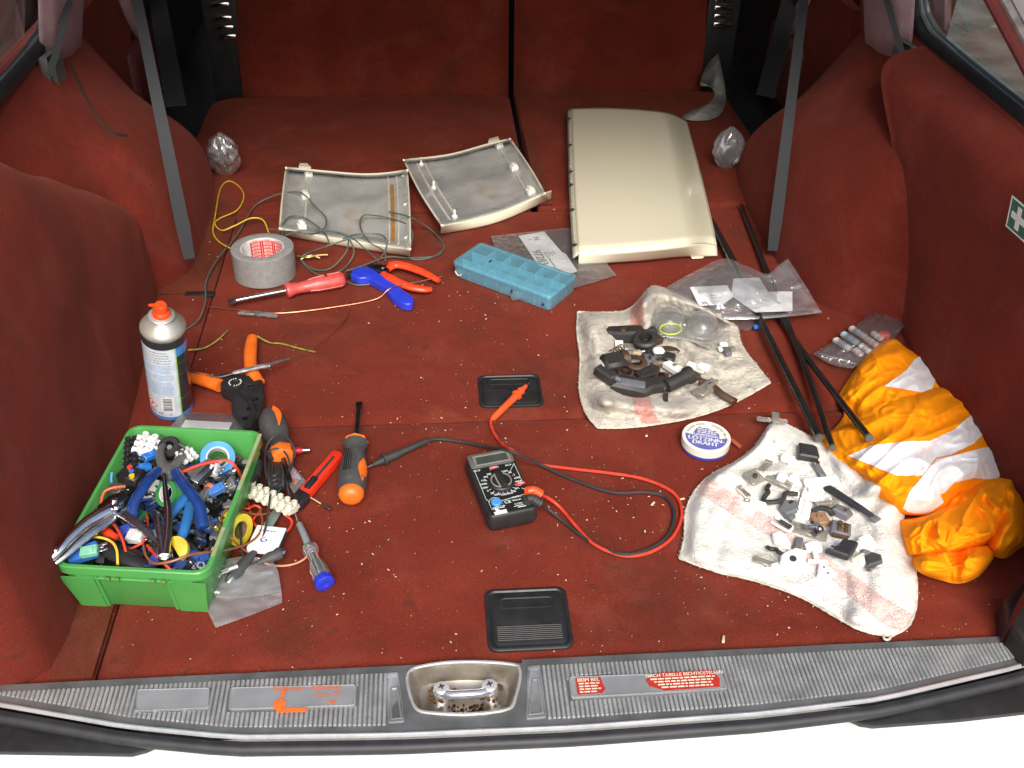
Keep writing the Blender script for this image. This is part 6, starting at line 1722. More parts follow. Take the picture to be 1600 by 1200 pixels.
# ---- building blocks for the small lamp and trim parts
def b_box(L_, w_, h_, bv=.0012): return lambda mm: mm.box((0, 0, h_/2), (L_, w_, h_), bev=bv, seg=1)
def b_socket(r, h_, n=18): return lambda mm: mm.lathe([(r*.62, 0), (r, 0), (r, h_*.7), (r*1.15, h_*.72), (r*1.15, h_*.86), (r*.95, h_), (r*.62, h_), (r*.6, h_*.3)], n, closed=True)
def b_disc(r, h_): return lambda mm: mm.lathe([(0, 0), (r, 0), (r, h_*.8), (r*.9, h_), (0, h_)], 18)
def b_plate(pl_, h_, bv=.0008): return lambda mm: mm.prism(pl_, 0, h_, bev=bv, seg=1)
def b_tube(pts, r): return lambda mm: mm.tube(cr(pts, 4), r, 7)
def b_spring(r, n, L_, w_=.0006):
    return lambda mm: mm.tube([(L_*k/(n*8), math.cos(k*math.pi/4)*r, math.sin(k*math.pi/4)*r+r) for k in range(n*8+1)], w_, 4)
DK = mat('dusty black', (.030, .028, .026), .55, c2=(.022, .02, .019), dirt=(.10, .085, .07), dn=45, dl=.60)
BR = mat('dark brown bakelite', (.085, .045, .025), .5, c2=(.05, .028, .017), dirt=(.16, .12, .08), dn=45, dl=.62)
GYP = mat('grey clip plastic', (.15, .155, .17), .45, c2=(.12, .125, .135))
CLP = mat('clear clip plastic', (.60, .58, .52), .15, c2=(.50, .47, .40), trans=.72)
WHT = mat('white clip plastic', (.82, .82, .80), .45, c2=(.78, .78, .76))
BRS = mat('tarnished brass', (.42, .27, .12), .4, .9, (.20, .12, .06), 200)
hook = [(-.012, -.004), (.004, -.006), (.012, -.002), (.010, .005), (.002, .003), (-.004, .006), (-.013, .004)]
fork = [(-.010, -.006), (.008, -.006), (.008, -.002), (-.002, -.0015), (-.002, .0015), (.008, .002), (.008, .006), (-.010, .006)]
bean = [(math.cos(R(a))*(.012+.0022*math.cos(R(3*a))), math.sin(R(a))*.008) for a in range(0, 360, 24)]
L1 = [
 ('lamp_holder', 'long black lamp bracket at the top left of the heap on the grey rag', 985, 529, -14, [('body', DK, b_plate([(-.036, -.008), (-.010, -.013), (.020, -.011), (.034, -.004), (.030, .008), (.004, .013), (-.030, .010)], .014, .003)), ('end_boss', GYP, lambda mm: mm.rev([(0, .004), (.004, .0042), (.005, .003)], 12, T(-.036, 0, .008) @ RZ(180))), ('eyelet', BRS, lambda mm: mm.lathe([(.0022, .014), (.0045, .014), (.0045, .0155), (.0022, .0155)], 12, T(-.008, -.004, 0), closed=True))]),
 ('lamp_socket', 'round black socket right of the long lamp bracket', 1008, 541, 0, [('ring', DK, b_socket(.0135, .016)), ('contact', STEEL, lambda mm: mm.box((0, 0, .010), (.006, .003, .004), bev=.0008))]),
 ('brown_washer', 'flat brown notched disc at the upper right of the heap on the grey rag', 1044, 549, -10, [('disc', BR, b_plate(bean, .003))]),
 ('clear_holder', 'flat clear strip under the long lamp bracket', 972, 543, -8, [('strip', CLP, b_box(.042, .012, .003)), ('clip', WHT, lambda mm: mm.box((-.004, .001, .0055), (.010, .008, .005), bev=.001))]),
 ('lamp_socket', 'large black socket at the left edge of the heap on the grey rag', 958, 574, 15, [('cup', DK, b_box(.030, .026, .016, .004)), ('neck', BR, lambda mm: mm.rev([(.010, .009), (.018, .0095), (.018, .006), (.012, .005)], 16, T(0, 0, .010)))]),
 ('lamp_socket', 'brown round socket with bright contacts in the middle of the heap', 992, 576, 0, [('ring', BR, b_socket(.0120, .012)), ('contact', STEEL, lambda mm: mm.rev([(-.012, .002), (-.004, .0026), (.004, .0016)], 8, T(0, 0, .012))), ('contact_plate', STEEL, lambda mm: mm.box((-.012, -.010, .006), (.014, .006, .002), bev=.0006))]),
 ('cable_connector', 'bright blue connector at the lower left of the heap on the grey rag', 962, 601, 15, [('housing', pl('vivid blue', (.02, .05, .50)), conn(.022, .014, .010)), ('opening', INK, cavity(.022, .014, .010))]),
 ('lamp_bracket', 'wide black bracket along the lower edge of the heap on the grey rag', 996, 608, -12, [('plate', DK, b_plate([(-.032, -.014), (.008, -.016), (.018, -.004), (.034, .004), (.040, .018), (.024, .020), (.006, .010), (-.030, .010)], .012, .003)), ('face', GYP, lambda mm: mm.box((-.010, -.006, .0125), (.034, .012, .002), bev=.0008)), ('tab', DK, lambda mm: mm.box((.032, -.016, .006), (.006, .020, .003), bev=.001))]),
 ('lamp_clip', 'square brown clip with a hole beside the wide black bracket', 1032, 594, -10, [('plate', BR, b_box(.018, .020, .006)), ('eyelet', DSTEEL, lambda mm: mm.lathe([(.002, .006), (.0042, .006), (.0042, .008), (.002, .008)], 12, closed=True))]),
 ('lamp_socket', 'black tube socket at the lower right of the heap on the grey rag', 1060, 604, 28, [('tube', DK, lambda mm: mm.rev([(-.018, .008), (.010, .0085), (.012, .0105), (.018, .0105), (.018, .007), (.010, .006)], 18, T(0, 0, .010))), ('skirt', BR, lambda mm: mm.box((.022, -.002, .005), (.012, .012, .008), bev=.002))]),
 ('trim_clip', 'ivory wedge-shaped clip in the middle of the grey rag', 1054, 580, -55, [('wedge', WHT, b_plate([(-.016, -.004), (.014, -.007), (.016, .006), (-.014, .006)], .008, .002)), ('boss', CLP, lambda mm: mm.lathe([(0, .008), (.003, .008), (.003, .010), (0, .010)], 12))]),
 ('trim_clip', 'long white clip right of the ivory wedge on the grey rag', 1087, 578, -40, [('body', WHT, b_box(.024, .009, .007)), ('step', WHT, lambda mm: mm.box((.010, 0, .008), (.014, .010, .006), bev=.001))]),
 ('clear_clip', 'grey clear clip below the long white clip on the grey rag', 1082, 594, -48, [('body', CLP, b_box(.024, .012, .006)), ('slot', DK, lambda mm: mm.box((-.002, -.002, .0065), (.014, .002, .001))), ('slot', DK, lambda mm: mm.box((-.002, .002, .0065), (.014, .002, .001)))]),
 ('clear_clip', 'pale clear clip over the brown strap at the right of the heap', 1098, 614, 40, [('body', CLP, b_box(.022, .016, .006)), ('arm', CLP, lambda mm: mm.box((.016, .004, .006), (.016, .005, .004), bev=.001)), ('arm', CLP, lambda mm: mm.box((.012, -.004, .008), (.020, .003, .006), bev=.001))]),
 ('brown_strap', 'short brown strap at the right end of the heap on the grey rag', 1121, 617, -48, [('strap', BR, b_tube([(-.026, 0, .005), (-.010, .002, .006), (.006, -.002, .006), (.020, 0, .004)], .0042)), ('cap', BRS, lambda mm: mm.rev([(.020, .0045), (.024, .0045), (.024, .002)], 10, T(0, 0, .004)))]),
 ('trim_clip', 'white square clip alone near the right corner of the grey rag', 1130, 541, 5, [('cap', WHT, b_box(.010, .007, .005)), ('legs', GYP, lambda mm: mm.box((-.002, -.018, .003), (.008, .014, .006), bev=.001)), ('arm', WHT, lambda mm: mm.box((-.008, -.010, .002), (.005, .008, .004), bev=.001)), ('arm', CLP, lambda mm: mm.box((.008, -.010, .002), (.005, .010, .004), bev=.001))]),
 ('trim_clip', 'white rounded clip above the socket wreath in the heap', 1028, 552, 5, [('cap', WHT, b_box(.014, .010, .007, .002)), ('arm', CLP, lambda mm: mm.box((.014, -.002, .003), (.020, .003, .003), bev=.0008))]),
 ('spring_clip', 'grey toothed wreath of contacts in the middle of the heap', 1012, 562, 0, [('ring', GYP, lambda mm: mm.lathe([(.004, 0), (.0095, 0), (.0095, .004), (.004, .005)], 9, closed=True)), ('teeth', DK, lambda mm: [mm.box((math.cos(a)*.007, math.sin(a)*.007, .006), (.003, .003, .004)) for a in (0, 1.2, 2.5, 3.8, 5.0)])]),
 ('lamp_clip', 'square rusty clip right of the wreath of contacts', 1031, 567, -12, [('plate', pl('rusty grey', (.20, .15, .11)), b_box(.018, .016, .005)), ('eyelet', DSTEEL, lambda mm: mm.lathe([(.0018, .005), (.004, .005), (.004, .007), (.0018, .007)], 12, closed=True))]),
 ('trim_clip', 'small tan block left of the wreath of contacts', 995, 555, 8, [('block', pl('tan plastic', (.46, .38, .28)), b_box(.012, .007, .006)), ('stud', STEEL, lambda mm: mm.rev([(.006, .002), (.010, .002)], 8, T(0, 0, .004)))]),
 ('wire_spring', 'rusty coil of small springs at the left edge of the heap', 954, 556, 40, [('coil', RUST, b_spring(.004, 5, .022)), ('coil', DSTEEL, lambda mm: mm.tube([(k*.0006, -.006+math.cos(k*.8)*.003, math.sin(k*.8)*.003+.003) for k in range(32)], .0005, 4))]),
 ('lamp_bulb', 'small dull bulb beside the large black socket', 972, 560, 60, [('glass', film('dull glass', (.7, .68, .62), .3, .1, .2, 0), lambda mm: mm.rev([(-.008, .003), (-.004, .0065), (.003, .0065), (.007, .002)], 12, T(0, 0, .006))), ('base', BRS, lambda mm: mm.rev([(-.016, .004), (-.008, .004)], 10, T(0, 0, .006)))]),
 ('lamp_socket', 'small brown cup with bright rim left of the brown round socket', 976, 590, 20, [('cup', BR, b_socket(.0085, .010)), ('rim', STEEL, lambda mm: mm.lathe([(.005, .0105), (.007, .0105), (.007, .0115), (.005, .0115)], 14, closed=True))]),
 ('lamp_bracket', 'short black angled bracket under the round brown socket', 1012, 588, 35, [('plate', DK, b_plate([(-.020, -.006), (.006, -.009), (.018, -.002), (.012, .009), (-.016, .007)], .010, .002)), ('rib', DK, lambda mm: mm.box((-.004, 0, .011), (.022, .003, .003), bev=.001))]),
 ('lamp_clip', 'rust-brown clip between the wide bracket and the tube socket', 1040, 606, 30, [('plate', BR, b_box(.020, .014, .008)), ('eyelet', BRS, lambda mm: mm.lathe([(.0018, .008), (.004, .008), (.004, .0095), (.0018, .0095)], 12, closed=True))]),
 ('lamp_bracket', 'black hooked bracket beside the blue connector on the grey rag', 946, 590, -40, [('hook', DK, b_plate([(-.014, -.005), (.010, -.008), (.016, .002), (.006, .008), (.002, .002), (-.012, .006)], .012, .002)), ('stub', GYP, lambda mm: mm.rev([(0, .003), (.008, .003)], 10, T(.012, 0, .008)))]),
 ('wire_spring', 'grey coil of thin contacts below the long lamp bracket', 968, 566, -20, [('coil', DSTEEL, b_spring(.0035, 6, .020)), ('tail', BRS, b_tube([(.018, 0, .003), (.026, .003, .004), (.032, -.002, .003)], .0009))]),
 ('lamp_clip', 'dark brown clip right of the long lamp bracket', 1024, 536, 20, [('plate', BR, b_box(.016, .012, .009)), ('tongue', DSTEEL, lambda mm: mm.box((.010, 0, .006), (.008, .006, .0015)))]),
 ('clear_clip', 'clear flat clip in the right half of the heap on the grey rag', 1068, 594, 15, [('plate', CLP, b_box(.022, .012, .004)), ('slot', DK, lambda mm: mm.box((0, 0, .0042), (.012, .003, .001)))]),
 ('lamp_bracket', 'black square block behind the ivory wedge-shaped clip', 1044, 566, 60, [('block', DK, b_box(.016, .014, .011, .002)), ('lug', STEEL, lambda mm: mm.box((.009, 0, .006), (.005, .004, .0015)))]),
]
for k, (nm, lb, px, py, dg, prt) in enumerate(L1):
    lug(nm, lb, nm.split('_')[-1], px, py, on('a', px, py)+.003+.004*(k % 3 == 1), dg, prt, 'lamp parts on the grey rag', tilt=((k*37) % 19-9, (k*53) % 17-8), sc=1.16)
bolt2 = lambda mm: [mm.lathe([(0, 0), (.0075, 0), (.0075, .004), (.004, .005), (.004, .010), (0, .010)], 14)]
wingp = [(-.015, -.004), (-.006, -.010), (.002, -.004), (.010, -.010), (.016, 0), (.010, .010), (.001, .006), (-.008, .010), (-.016, .004)]
L2 = [
 ('trim_clip', 'white winged clip at the top of the white rag', 1215, 700, 0, [('wings', WHT, b_plate(wingp, .007, .002)), ('stem', WHT, lambda mm: mm.lathe([(0, .007), (.004, .007), (.003, .012), (0, .012)], 12))]),
 ('trim_clip', 'white clip just below the winged clip on the white rag', 1230, 720, -20, [('cap', WHT, b_box(.020, .014, .007, .002)), ('peg', WHT, lambda mm: mm.box((.004, -.010, .003), (.008, .010, .005), bev=.001))]),
 ('trim_cover', 'black square cover near the top of the white rag', 1260, 711, -8, [('cap', mat('satin black', (.03, .031, .034), .5, c2=(.022, .023, .026)), b_plate([(-.014, -.011), (.011, -.013), (.014, -.009), (.013, .009), (.008, .012), (-.011, .013)], .011, .002)), ('ridge', DK, lambda mm: [mm.box((0, y, .0112), (.020, .001, .0006)) for y in (-.006, 0, .006)])]),
 ('grey_clip', 'narrow grey clip with a bolt head under the black square cover', 1279, 736, -80, [('tongue', GYP, b_box(.026, .009, .005)), ('bolt_head', STEEL, lambda mm: mm.lathe([(0, .005), (.0038, .005), (.0034, .008), (0, .0085)], 12, T(-.009, 0, 0)))]),
 ('clear_clip', 'clear square clip at the upper left of the white rag', 1178, 749, 30, [('plate', CLP, b_box(.024, .020, .004)), ('rim', CLP, lambda mm: mm.box((0, .009, .005), (.022, .002, .005))), ('boss', BR, lambda mm: mm.lathe([(0, .004), (.003, .004), (.0025, .009), (0, .009)], 10))]),
 ('clear_clip', 'thin clear tongue lying behind the clear square clip', 1194, 732, 45, [('tongue', CLP, b_box(.024, .010, .003)), ('lip', CLP, lambda mm: mm.box((.011, 0, .004), (.003, .010, .005)))]),
 ('clear_clip', 'yellowed clear clip with a white snap left of the centre of the white rag', 1212, 752, -40, [('plate', CLP, b_box(.044, .016, .006)), ('snap', WHT, lambda mm: mm.box((.006, .002, .009), (.012, .012, .008), bev=.002))]),
 ('trim_clip', 'white conical clip right of the yellowed clear clip', 1238, 752, 10, [('cone', WHT, lambda mm: mm.lathe([(0, 0), (.010, 0), (.006, .010), (.003, .013), (0, .013)], 14)), ('foot', WHT, lambda mm: mm.box((0, -.008, .002), (.016, .006, .004), bev=.001))]),
 ('spring_strap', 'black bent strap forming a V at the left of the white rag', 1200, 777, 40, [('upper_arm', DK, b_tube([(-.016, -.004, .004), (-.010, 0, .006), (0, .001, .008), (.006, .007, .006), (.016, .010, .005)], .0032)), ('lower_arm', DK, b_tube([(-.016, -.004, .004), (-.006, -.014, .005), (.004, -.019, .006), (.014, -.016, .008), (.026, -.026, .005)], .0032))]),
 ('trim_clip', 'large white fan-shaped clip at the left of the white rag', 1168, 792, -15, [('fan', WHT, b_plate([(-.010, .012), (-.006, -.012), (.006, -.018), (.012, -.004), (.024, .006), (.010, .010), (0, .006)], .007, .002)), ('eye', CLP, lambda mm: mm.lathe([(.002, .007), (.0042, .007), (.0042, .010), (.002, .010)], 12, T(-.002, .002, 0), closed=True))]),
 ('clear_clip', 'clear sliver above the fan-shaped clip', 1162, 771, -60, [('sliver', CLP, b_plate([(-.010, -.003), (.010, -.005), (.010, .003), (-.008, .004)], .004)), ('lip', CLP, lambda mm: mm.box((-.008, 0, .005), (.003, .006, .004)))]),
 ('grey_clip', 'dark grey square clip in the middle left of the white rag', 1232, 798, 30, [('block', GYP, b_plate([(-.014, -.008), (.006, -.011), (.014, .004), (.002, .012), (-.012, .006)], .010, .002)), ('slot', DK, lambda mm: mm.box((.005, .003, .0102), (.006, .004, .0008))), ('tab', GYP, lambda mm: mm.box((-.008, -.012, .003), (.010, .006, .004), bev=.001))]),
 ('trim_clip', 'long white bar clip across the middle of the white rag', 1282, 757, 2, [('bar', WHT, b_box(.046, .014, .008)), ('stem', WHT, lambda mm: mm.box((-.008, -.012, .004), (.012, .014, .008), bev=.001))]),
 ('trim_clip', 'white cluster clip left of the black stylus', 1266, 778, -25, [('block', WHT, b_box(.022, .018, .010, .002)), ('peg', WHT, lambda mm: mm.lathe([(0, .010), (.005, .010), (.004, .015), (0, .015)], 12)), ('peg', WHT, lambda mm: mm.lathe([(0, 0), (.005, 0), (.004, .007), (0, .007)], 12, T(-.018, -.002, 0)))]),
 ('trim_clip', 'white ribbed clip in front of the brown square clip', 1254, 800, 65, [('block', WHT, b_box(.030, .018, .008, .002)), ('rib', WHT, lambda mm: mm.box((0, 0, .009), (.026, .003, .004))), ('rib', WHT, lambda mm: mm.box((0, .006, .009), (.026, .003, .004)))]),
 ('prying_tool', 'long black plastic prying tool lying across the white rag', 1322, 787, -62, [('shaft', mat('satin black'), lambda mm: mm.rev([(-.044, .003), (-.042, .0055), (-.030, .0062), (.020, .0052), (.040, .0036), (.044, .002)], 14, T(0, 0, .006), .75)), ('tip', GYP, lambda mm: mm.box((.046, -.001, .005), (.010, .012, .004), bev=.001))]),
 ('clear_clip', 'clear bolt-shaped clip between the white clips and the black stylus', 1290, 792, 15, [('shank', CLP, lambda mm: mm.rev([(-.016, .004), (.004, .0045), (.005, .007), (.010, .007), (.011, .004), (.016, .004)], 12, T(0, 0, .006))), ('flange', CLP, b_box(.024, .010, .003))]),
 ('grey_clip', 'dark grey round clip with a bright stud beside the black stylus', 1314, 804, -30, [('body', GYP, b_plate([(-.012, -.006), (.008, -.010), (.013, .002), (.006, .010), (-.010, .008)], .009, .002)), ('stud', STEEL, lambda mm: mm.lathe([(0, .009), (.003, .009), (.0026, .012), (0, .0125)], 10, T(.004, -.002, 0)))]),
 ('brown_clip', 'brown square clip with a round boss on the white rag', 1279, 815, 8, [('plate', mat('caramel plastic', (.34, .21, .12), .4, c2=(.26, .15, .08)), b_box(.022, .020, .008)), ('boss', mat('caramel plastic'), lambda mm: mm.lathe([(.002, .008), (.005, .008), (.0045, .011), (.002, .011)], 14, closed=True)), ('strap', DK, lambda mm: mm.tube(cr([(-.006, .012, .006), (.006, .014, .010), (.018, .012, .008), (.022, .004, .005)], 5), .0034, 7))]),
 ('brass_contact', 'brass-coloured spring contact block on the white rag', 1312, 830, -20, [('cup', GYP, b_box(.024, .020, .008)), ('leaf', BRS, lambda mm: [mm.box((x, y, .010), (.005, .006, .004), RY(15), bev=.0008) for x in (-.005, .003) for y in (-.004, .004)]), ('base', BR, lambda mm: mm.box((0, -.011, .003), (.020, .004, .006), bev=.001))]),
 ('screw_bolt', 'clear clip with two bright bolts near the red band on the white rag', 1262, 832, -25, [('plate', CLP, b_box(.046, .018, .005)), ('bolt', STEEL, lambda mm: mm.rev([(-.010, .0035), (.004, .0035), (.004, .0055), (.010, .0055)], 8, T(.002, .002, .009) @ RZ(30))), ('bolt', STEEL, lambda mm: mm.rev([(-.008, .003), (.004, .003), (.004, .005), (.008, .005)], 8, T(.010, -.004, .009) @ RZ(70))), ('nut', DSTEEL, lambda mm: mm.lathe([(.002, .005), (.0045, .005), (.0045, .009), (.002, .009)], 6, T(.004, .009, 0), closed=True))]),
 ('spring_clip', 'white looped spring clip above the red band on the white rag', 1221, 822, -45, [('loop', WHT, lambda mm: mm.tube(cr([(-.012, -.005, .003), (.010, -.006, .004), (.013, 0, .004), (.010, .005, .004), (-.012, .005, .003)], 5), .0018, 7)), ('rod', DSTEEL, lambda mm: mm.rev([(-.004, .0025), (.012, .0025)], 10, T(0, .001, .006)))]),
 ('grey_clip', 'grey finger clip below the bright bolts on the white rag', 1247, 853, 65, [('finger', GYP, b_box(.022, .009, .006)), ('window', CLP, lambda mm: mm.box((-.006, 0, .0065), (.006, .005, .001)))]),
 ('trim_clip', 'white tulip-shaped clip on the red band', 1220, 848, -70, [('tulip', WHT, b_plate([(-.012, -.005), (-.002, -.009), (.012, -.004), (.012, .005), (-.002, .009), (-.012, .005)], .009, .002)), ('stem', WHT, lambda mm: mm.box((.014, 0, .003), (.008, .004, .005), bev=.001))]),
 ('trim_clip', 'white T-shaped clip at the lower middle of the white rag', 1271, 862, -5, [('head', WHT, b_plate([(-.010, -.002), (.010, -.002), (.009, .008), (.003, .011), (-.006, .010), (-.011, .006)], .009, .002)), ('stem', WHT, lambda mm: mm.box((0, -.009, .004), (.006, .014, .006), bev=.001)), ('foot', WHT, lambda mm: mm.box((.001, -.017, .003), (.024, .004, .005), bev=.001))]),
 ('black_wing', 'black wing-shaped plastic piece with a cream foot on the white rag', 1318, 861, 10, [('wing', mat('satin black'), b_plate([(-.023, .003), (-.018, -.003), (-.004, -.016), (.006, -.010), (.020, .002), (.014, .008), (.004, .012), (-.006, .004)], .009, .002)), ('foot', CREAM, lambda mm: mm.box((.004, -.018, .002), (.020, .004, .003), RZ(20), bev=.001)), ('screw', STEEL, lambda mm: mm.lathe([(0, .009), (.0025, .009), (.002, .011), (0, .011)], 10, T(-.016, .001, 0)))]),
 ('trim_clip', 'large white stepped clip at the right of the white rag', 1348, 860, 25, [('block', WHT, b_box(.030, .020, .012, .002)), ('step', WHT, lambda mm: mm.box((-.010, -.014, .005), (.020, .014, .010), bev=.002)), ('step', WHT, lambda mm: mm.box((.004, .004, .014), (.016, .010, .005), bev=.001))]),
 ('grey_clip', 'dark grey toggle at the lower right of the white rag', 1360, 880, 15, [('body', mat('dark grey toggle', (.055, .058, .062), .4), b_plate([(-.012, -.010), (.008, -.011), (.014, 0), (.006, .010), (-.006, .004)], .010, .002)), ('lever', GYP, lambda mm: mm.box((-.008, .008, .008), (.012, .005, .008), RY(30), bev=.001)), ('foot', CLP, lambda mm: mm.box((0, -.011, .002), (.018, .003, .003)))]),
 ('spring_strap', 'small black twisted strap at the lower left of the white rag', 1212, 866, -35, [('twist', DK, lambda mm: mm.tube(cr([(-.012, .004, .003), (-.006, -.001, .007), (-.001, .004, .004), (.004, -.002, .007), (.014, -.004, .005)], 5), .0028, 7)), ('pad', DK, lambda mm: mm.box((.014, -.002, .004), (.010, .008, .005), bev=.001))]),
 ('trim_clip', 'white flat clip with a dark hole at the lower left of the white rag', 1236, 875, 10, [('plate', WHT, b_plate([(-.020, -.008), (.014, -.008), (.022, .004), (.010, .012), (-.010, .008)], .007, .002)), ('hole', INK, lambda mm: mm.lathe([(0, .007), (.0045, .007), (.004, .0085), (0, .0085)], 12, T(0, -.003, 0)))]),
 ('trim_clip', 'white ragged clip nearest the lower edge of the white rag', 1222, 890, -10, [('plate', WHT, b_plate([(-.018, .002), (-.006, -.008), (.006, -.012), (.012, 0), (.010, .010), (-.004, .008)], .007, .002)), ('peg', WHT, lambda mm: mm.lathe([(0, .007), (.004, .007), (.003, .012), (0, .012)], 10))]),
 ('trim_clip', 'white two-holed clip below the T-shaped clip', 1288, 897, -20, [('block', WHT, b_plate([(-.008, .010), (-.009, -.008), (.004, -.012), (.008, -.002), (.014, .002), (.006, .008)], .007, .002)), ('hole', GYP, lambda mm: mm.lathe([(0, .007), (.0016, .007), (.0016, .0076), (0, .0076)], 8, T(-.003, .004, 0))), ('hole', GYP, lambda mm: mm.lathe([(0, .007), (.0016, .007), (.0016, .0076), (0, .0076)], 8, T(.002, -.003, 0)))]),
 ('clear_clip', 'clear tangled clip at the left below the red band', 1193, 880, -25, [('plate', CLP, b_box(.026, .010, .004)), ('wire', CLP, b_tube([(-.010, .006, .004), (.004, .010, .006), (.014, .004, .004), (.006, -.008, .003)], .0010))]),
]
for k, (nm, lb, px, py, dg, prt) in enumerate(L2):
    lug(nm, lb, nm.split('_')[-1], px, py, on('b', px, py)+.0015, dg, prt, 'clips on the white rag', tilt=((k*41) % 17-8, (k*29) % 15-7), sc=.92)
lug('clear_clip', 'clear bar clip sticking out behind the top corner of the white rag', 'clip', 1206, 659, .012, -12, [('bar', CLP, b_box(.040, .006, .005)), ('cross', CLP, lambda mm: mm.box((.004, .002, .005), (.010, .020, .006), bev=.001)), ('stub', DK, lambda mm: mm.lathe([(0, 0), (.003, 0), (.003, .006), (0, .006)], 8, T(.006, .014, 0)))])

# ================================================================ hi-vis vest
HV = mat('orange hi-vis cloth', (.99, .33, .002), .92, spec=.15, c2=(.94, .27, .002), ns=20, bump=.25, bs=900, dirt=(.55, .10, .01), dn=16, dl=.66, sheen=.0)
REFL = mat('flash-white tape', (.86, .86, .88), .45, c2=(.82, .82, .84), ns=300)  # white base colour stands in for flash light thrown back by the tape
vest = thing('safety_vest', 'crumpled orange safety vest with white reflective tape by the right panel', 'vest', T(*P(1470, 740)))
VF = []
def crease(x, y, s, sd_):
    wx = nz((x, y), s*.6, sd_)*.9; wy = nz((x, y), s*.6, sd_+4)*.9
    return 1-abs(nz((x*s+wx, y*s+wy), 1, sd_+9))*2.2
def lobe(nm, top, bot, left, right, zf, n, seed, stripes, cam_=1.0, lab=None):
    f = coons(top, bot, left, right)
    def z(u, v):
        d = min(u, 1-u, v, 1-v)
        px, py = f(u, v)
        x, y = px/40, py/40
        e = sst(0, .12, d)
        fold = math.sin(x*.9+y*1.7+2.2*nz((x*.35, y*.35), 1, seed+1))
        return .004+zf(u, v)*math.sqrt(min(d*5.5, 1))+cam_*e*(.0035*fold+.010*crease(x*.5+y*.25, y*.6, 1, seed)+.0055*crease(x*1.0+.3*y, y*.9, 1.0, seed+3)+.0022*crease(x, y, 2.0, seed+7)-.006)
    m = MB(); m.grid(lambda u, v: P(*f(u, v), max(z(u, v), .003)), n, n)
    part(nm, m, HV, vest, w=True, sharp=180, label=lab)
    for pl_ in stripes:
        def keep(u, v): 
            q = f(u, v); return inpoly(q[0], q[1], pl_)
        mm = MB(); nn = n*2
        mm.grid(lambda u, v: P(*f(u, v), max(z(u, v), .003))+V((0, -.0008, .0016)), nn, nn, keep=keep)
        part('reflective_tape', mm, REFL, vest, w=True, sharp=180)
# three overlapping folds of the vest, back to front
lobe('cloth_fold', [(1340, 572), (1368, 540), (1396, 529), (1418, 545), (1442, 556)], [(1284, 690), (1330, 690), (1400, 668), (1500, 640)], [(1340, 572), (1318, 604), (1308, 626), (1318, 650), (1284, 690)], [(1442, 556), (1466, 572), (1484, 596), (1500, 640)],
     lambda u, v: .034*math.sin(math.pi*min(u+.1, 1))*(.7+.3*v), 110, 3, [[(1381, 604), (1415, 580), (1428, 562), (1440, 556), (1456, 574), (1466, 580), (1456, 608), (1440, 614)]], lab='upper fold of the vest behind the rods')
lobe('cloth_fold', [(1284, 680), (1340, 650), (1390, 612), (1440, 606), (1490, 604), (1534, 604)], [(1284, 722), (1340, 742), (1400, 800), (1470, 800), (1530, 762), (1574, 740)], [(1284, 680), (1282, 700), (1284, 722)], [(1534, 604), (1548, 622), (1552, 660), (1566, 690), (1574, 740)],
     lambda u, v: .052*math.sin(math.pi*min(max(u, .05), 1))**.8*(.8+.2*math.sin(v*3)), 140, 13, [
     [(1325, 713), (1360, 697), (1420, 690), (1452, 690), (1490, 672), (1524, 642), (1548, 621), (1553, 664), (1520, 694), (1486, 711), (1462, 716), (1440, 744), (1400, 744)],
     [(1420, 770), (1443, 742), (1463, 718), (1500, 710), (1536, 700), (1562, 698), (1576, 715), (1574, 746), (1545, 750), (1520, 748), (1490, 755), (1476, 770), (1468, 774), (1474, 786), (1452, 802), (1412, 816), (1408, 800)]], lab='middle fold of the vest carrying the wide white tape')
lobe('cloth_fold', [(1548, 772), (1562, 752), (1580, 740), (1590, 758), (1602, 775)], [(1530, 846), (1552, 868), (1572, 872), (1592, 858), (1606, 850)], [(1548, 772), (1540, 810), (1530, 846)], [(1602, 775), (1612, 810), (1606, 850)],
     lambda u, v: .035*math.sin(math.pi*u)*math.sin(math.pi*v)**.5, 40, 23, [], cam_=1.7, lab='right end of the vest')
lobe('cloth_fold', [(1428, 862), (1470, 858), (1510, 850), (1552, 852)], [(1424, 884), (1440, 897), (1470, 907), (1500, 912), (1530, 900), (1553, 872)], [(1428, 862), (1425, 874), (1424, 884)], [(1552, 852), (1556, 862), (1553, 872)],
     lambda u, v: .030*math.sin(math.pi*min(max(v, .15), 1))**.5*(.6+.4*abs(math.sin(u*7))), 60, 43, [], cam_=1.4, lab='open sleeve mouth at the front of the vest')
lobe('cloth_fold', [(1406, 812), (1440, 806), (1475, 784), (1490, 757), (1540, 750), (1586, 742)], [(1418, 868), (1450, 872), (1490, 868), (1525, 860), (1550, 846), (1566, 836)], [(1406, 812), (1410, 840), (1418, 868)], [(1586, 742), (1590, 770), (1580, 806), (1566, 836)],
     lambda u, v: .046*math.sin(math.pi*min(max(v*.8+.12, .08), 1))**.7*(.8+.2*u), 120, 33, [], cam_=1.8, lab='front fold of the vest')
for pts in ([(1474, 866), (1482, 884), (1496, 905)], [(1530, 860), (1520, 882), (1503, 907)]):
    m = MB(); m.tube(cr([P(pts[0][0], pts[0][1], .034), P(pts[1][0], pts[1][1], .030), P(pts[2][0], pts[2][1], .010)], 6), .0032, 6); part('sleeve_fold', m, HV, vest, w=True)

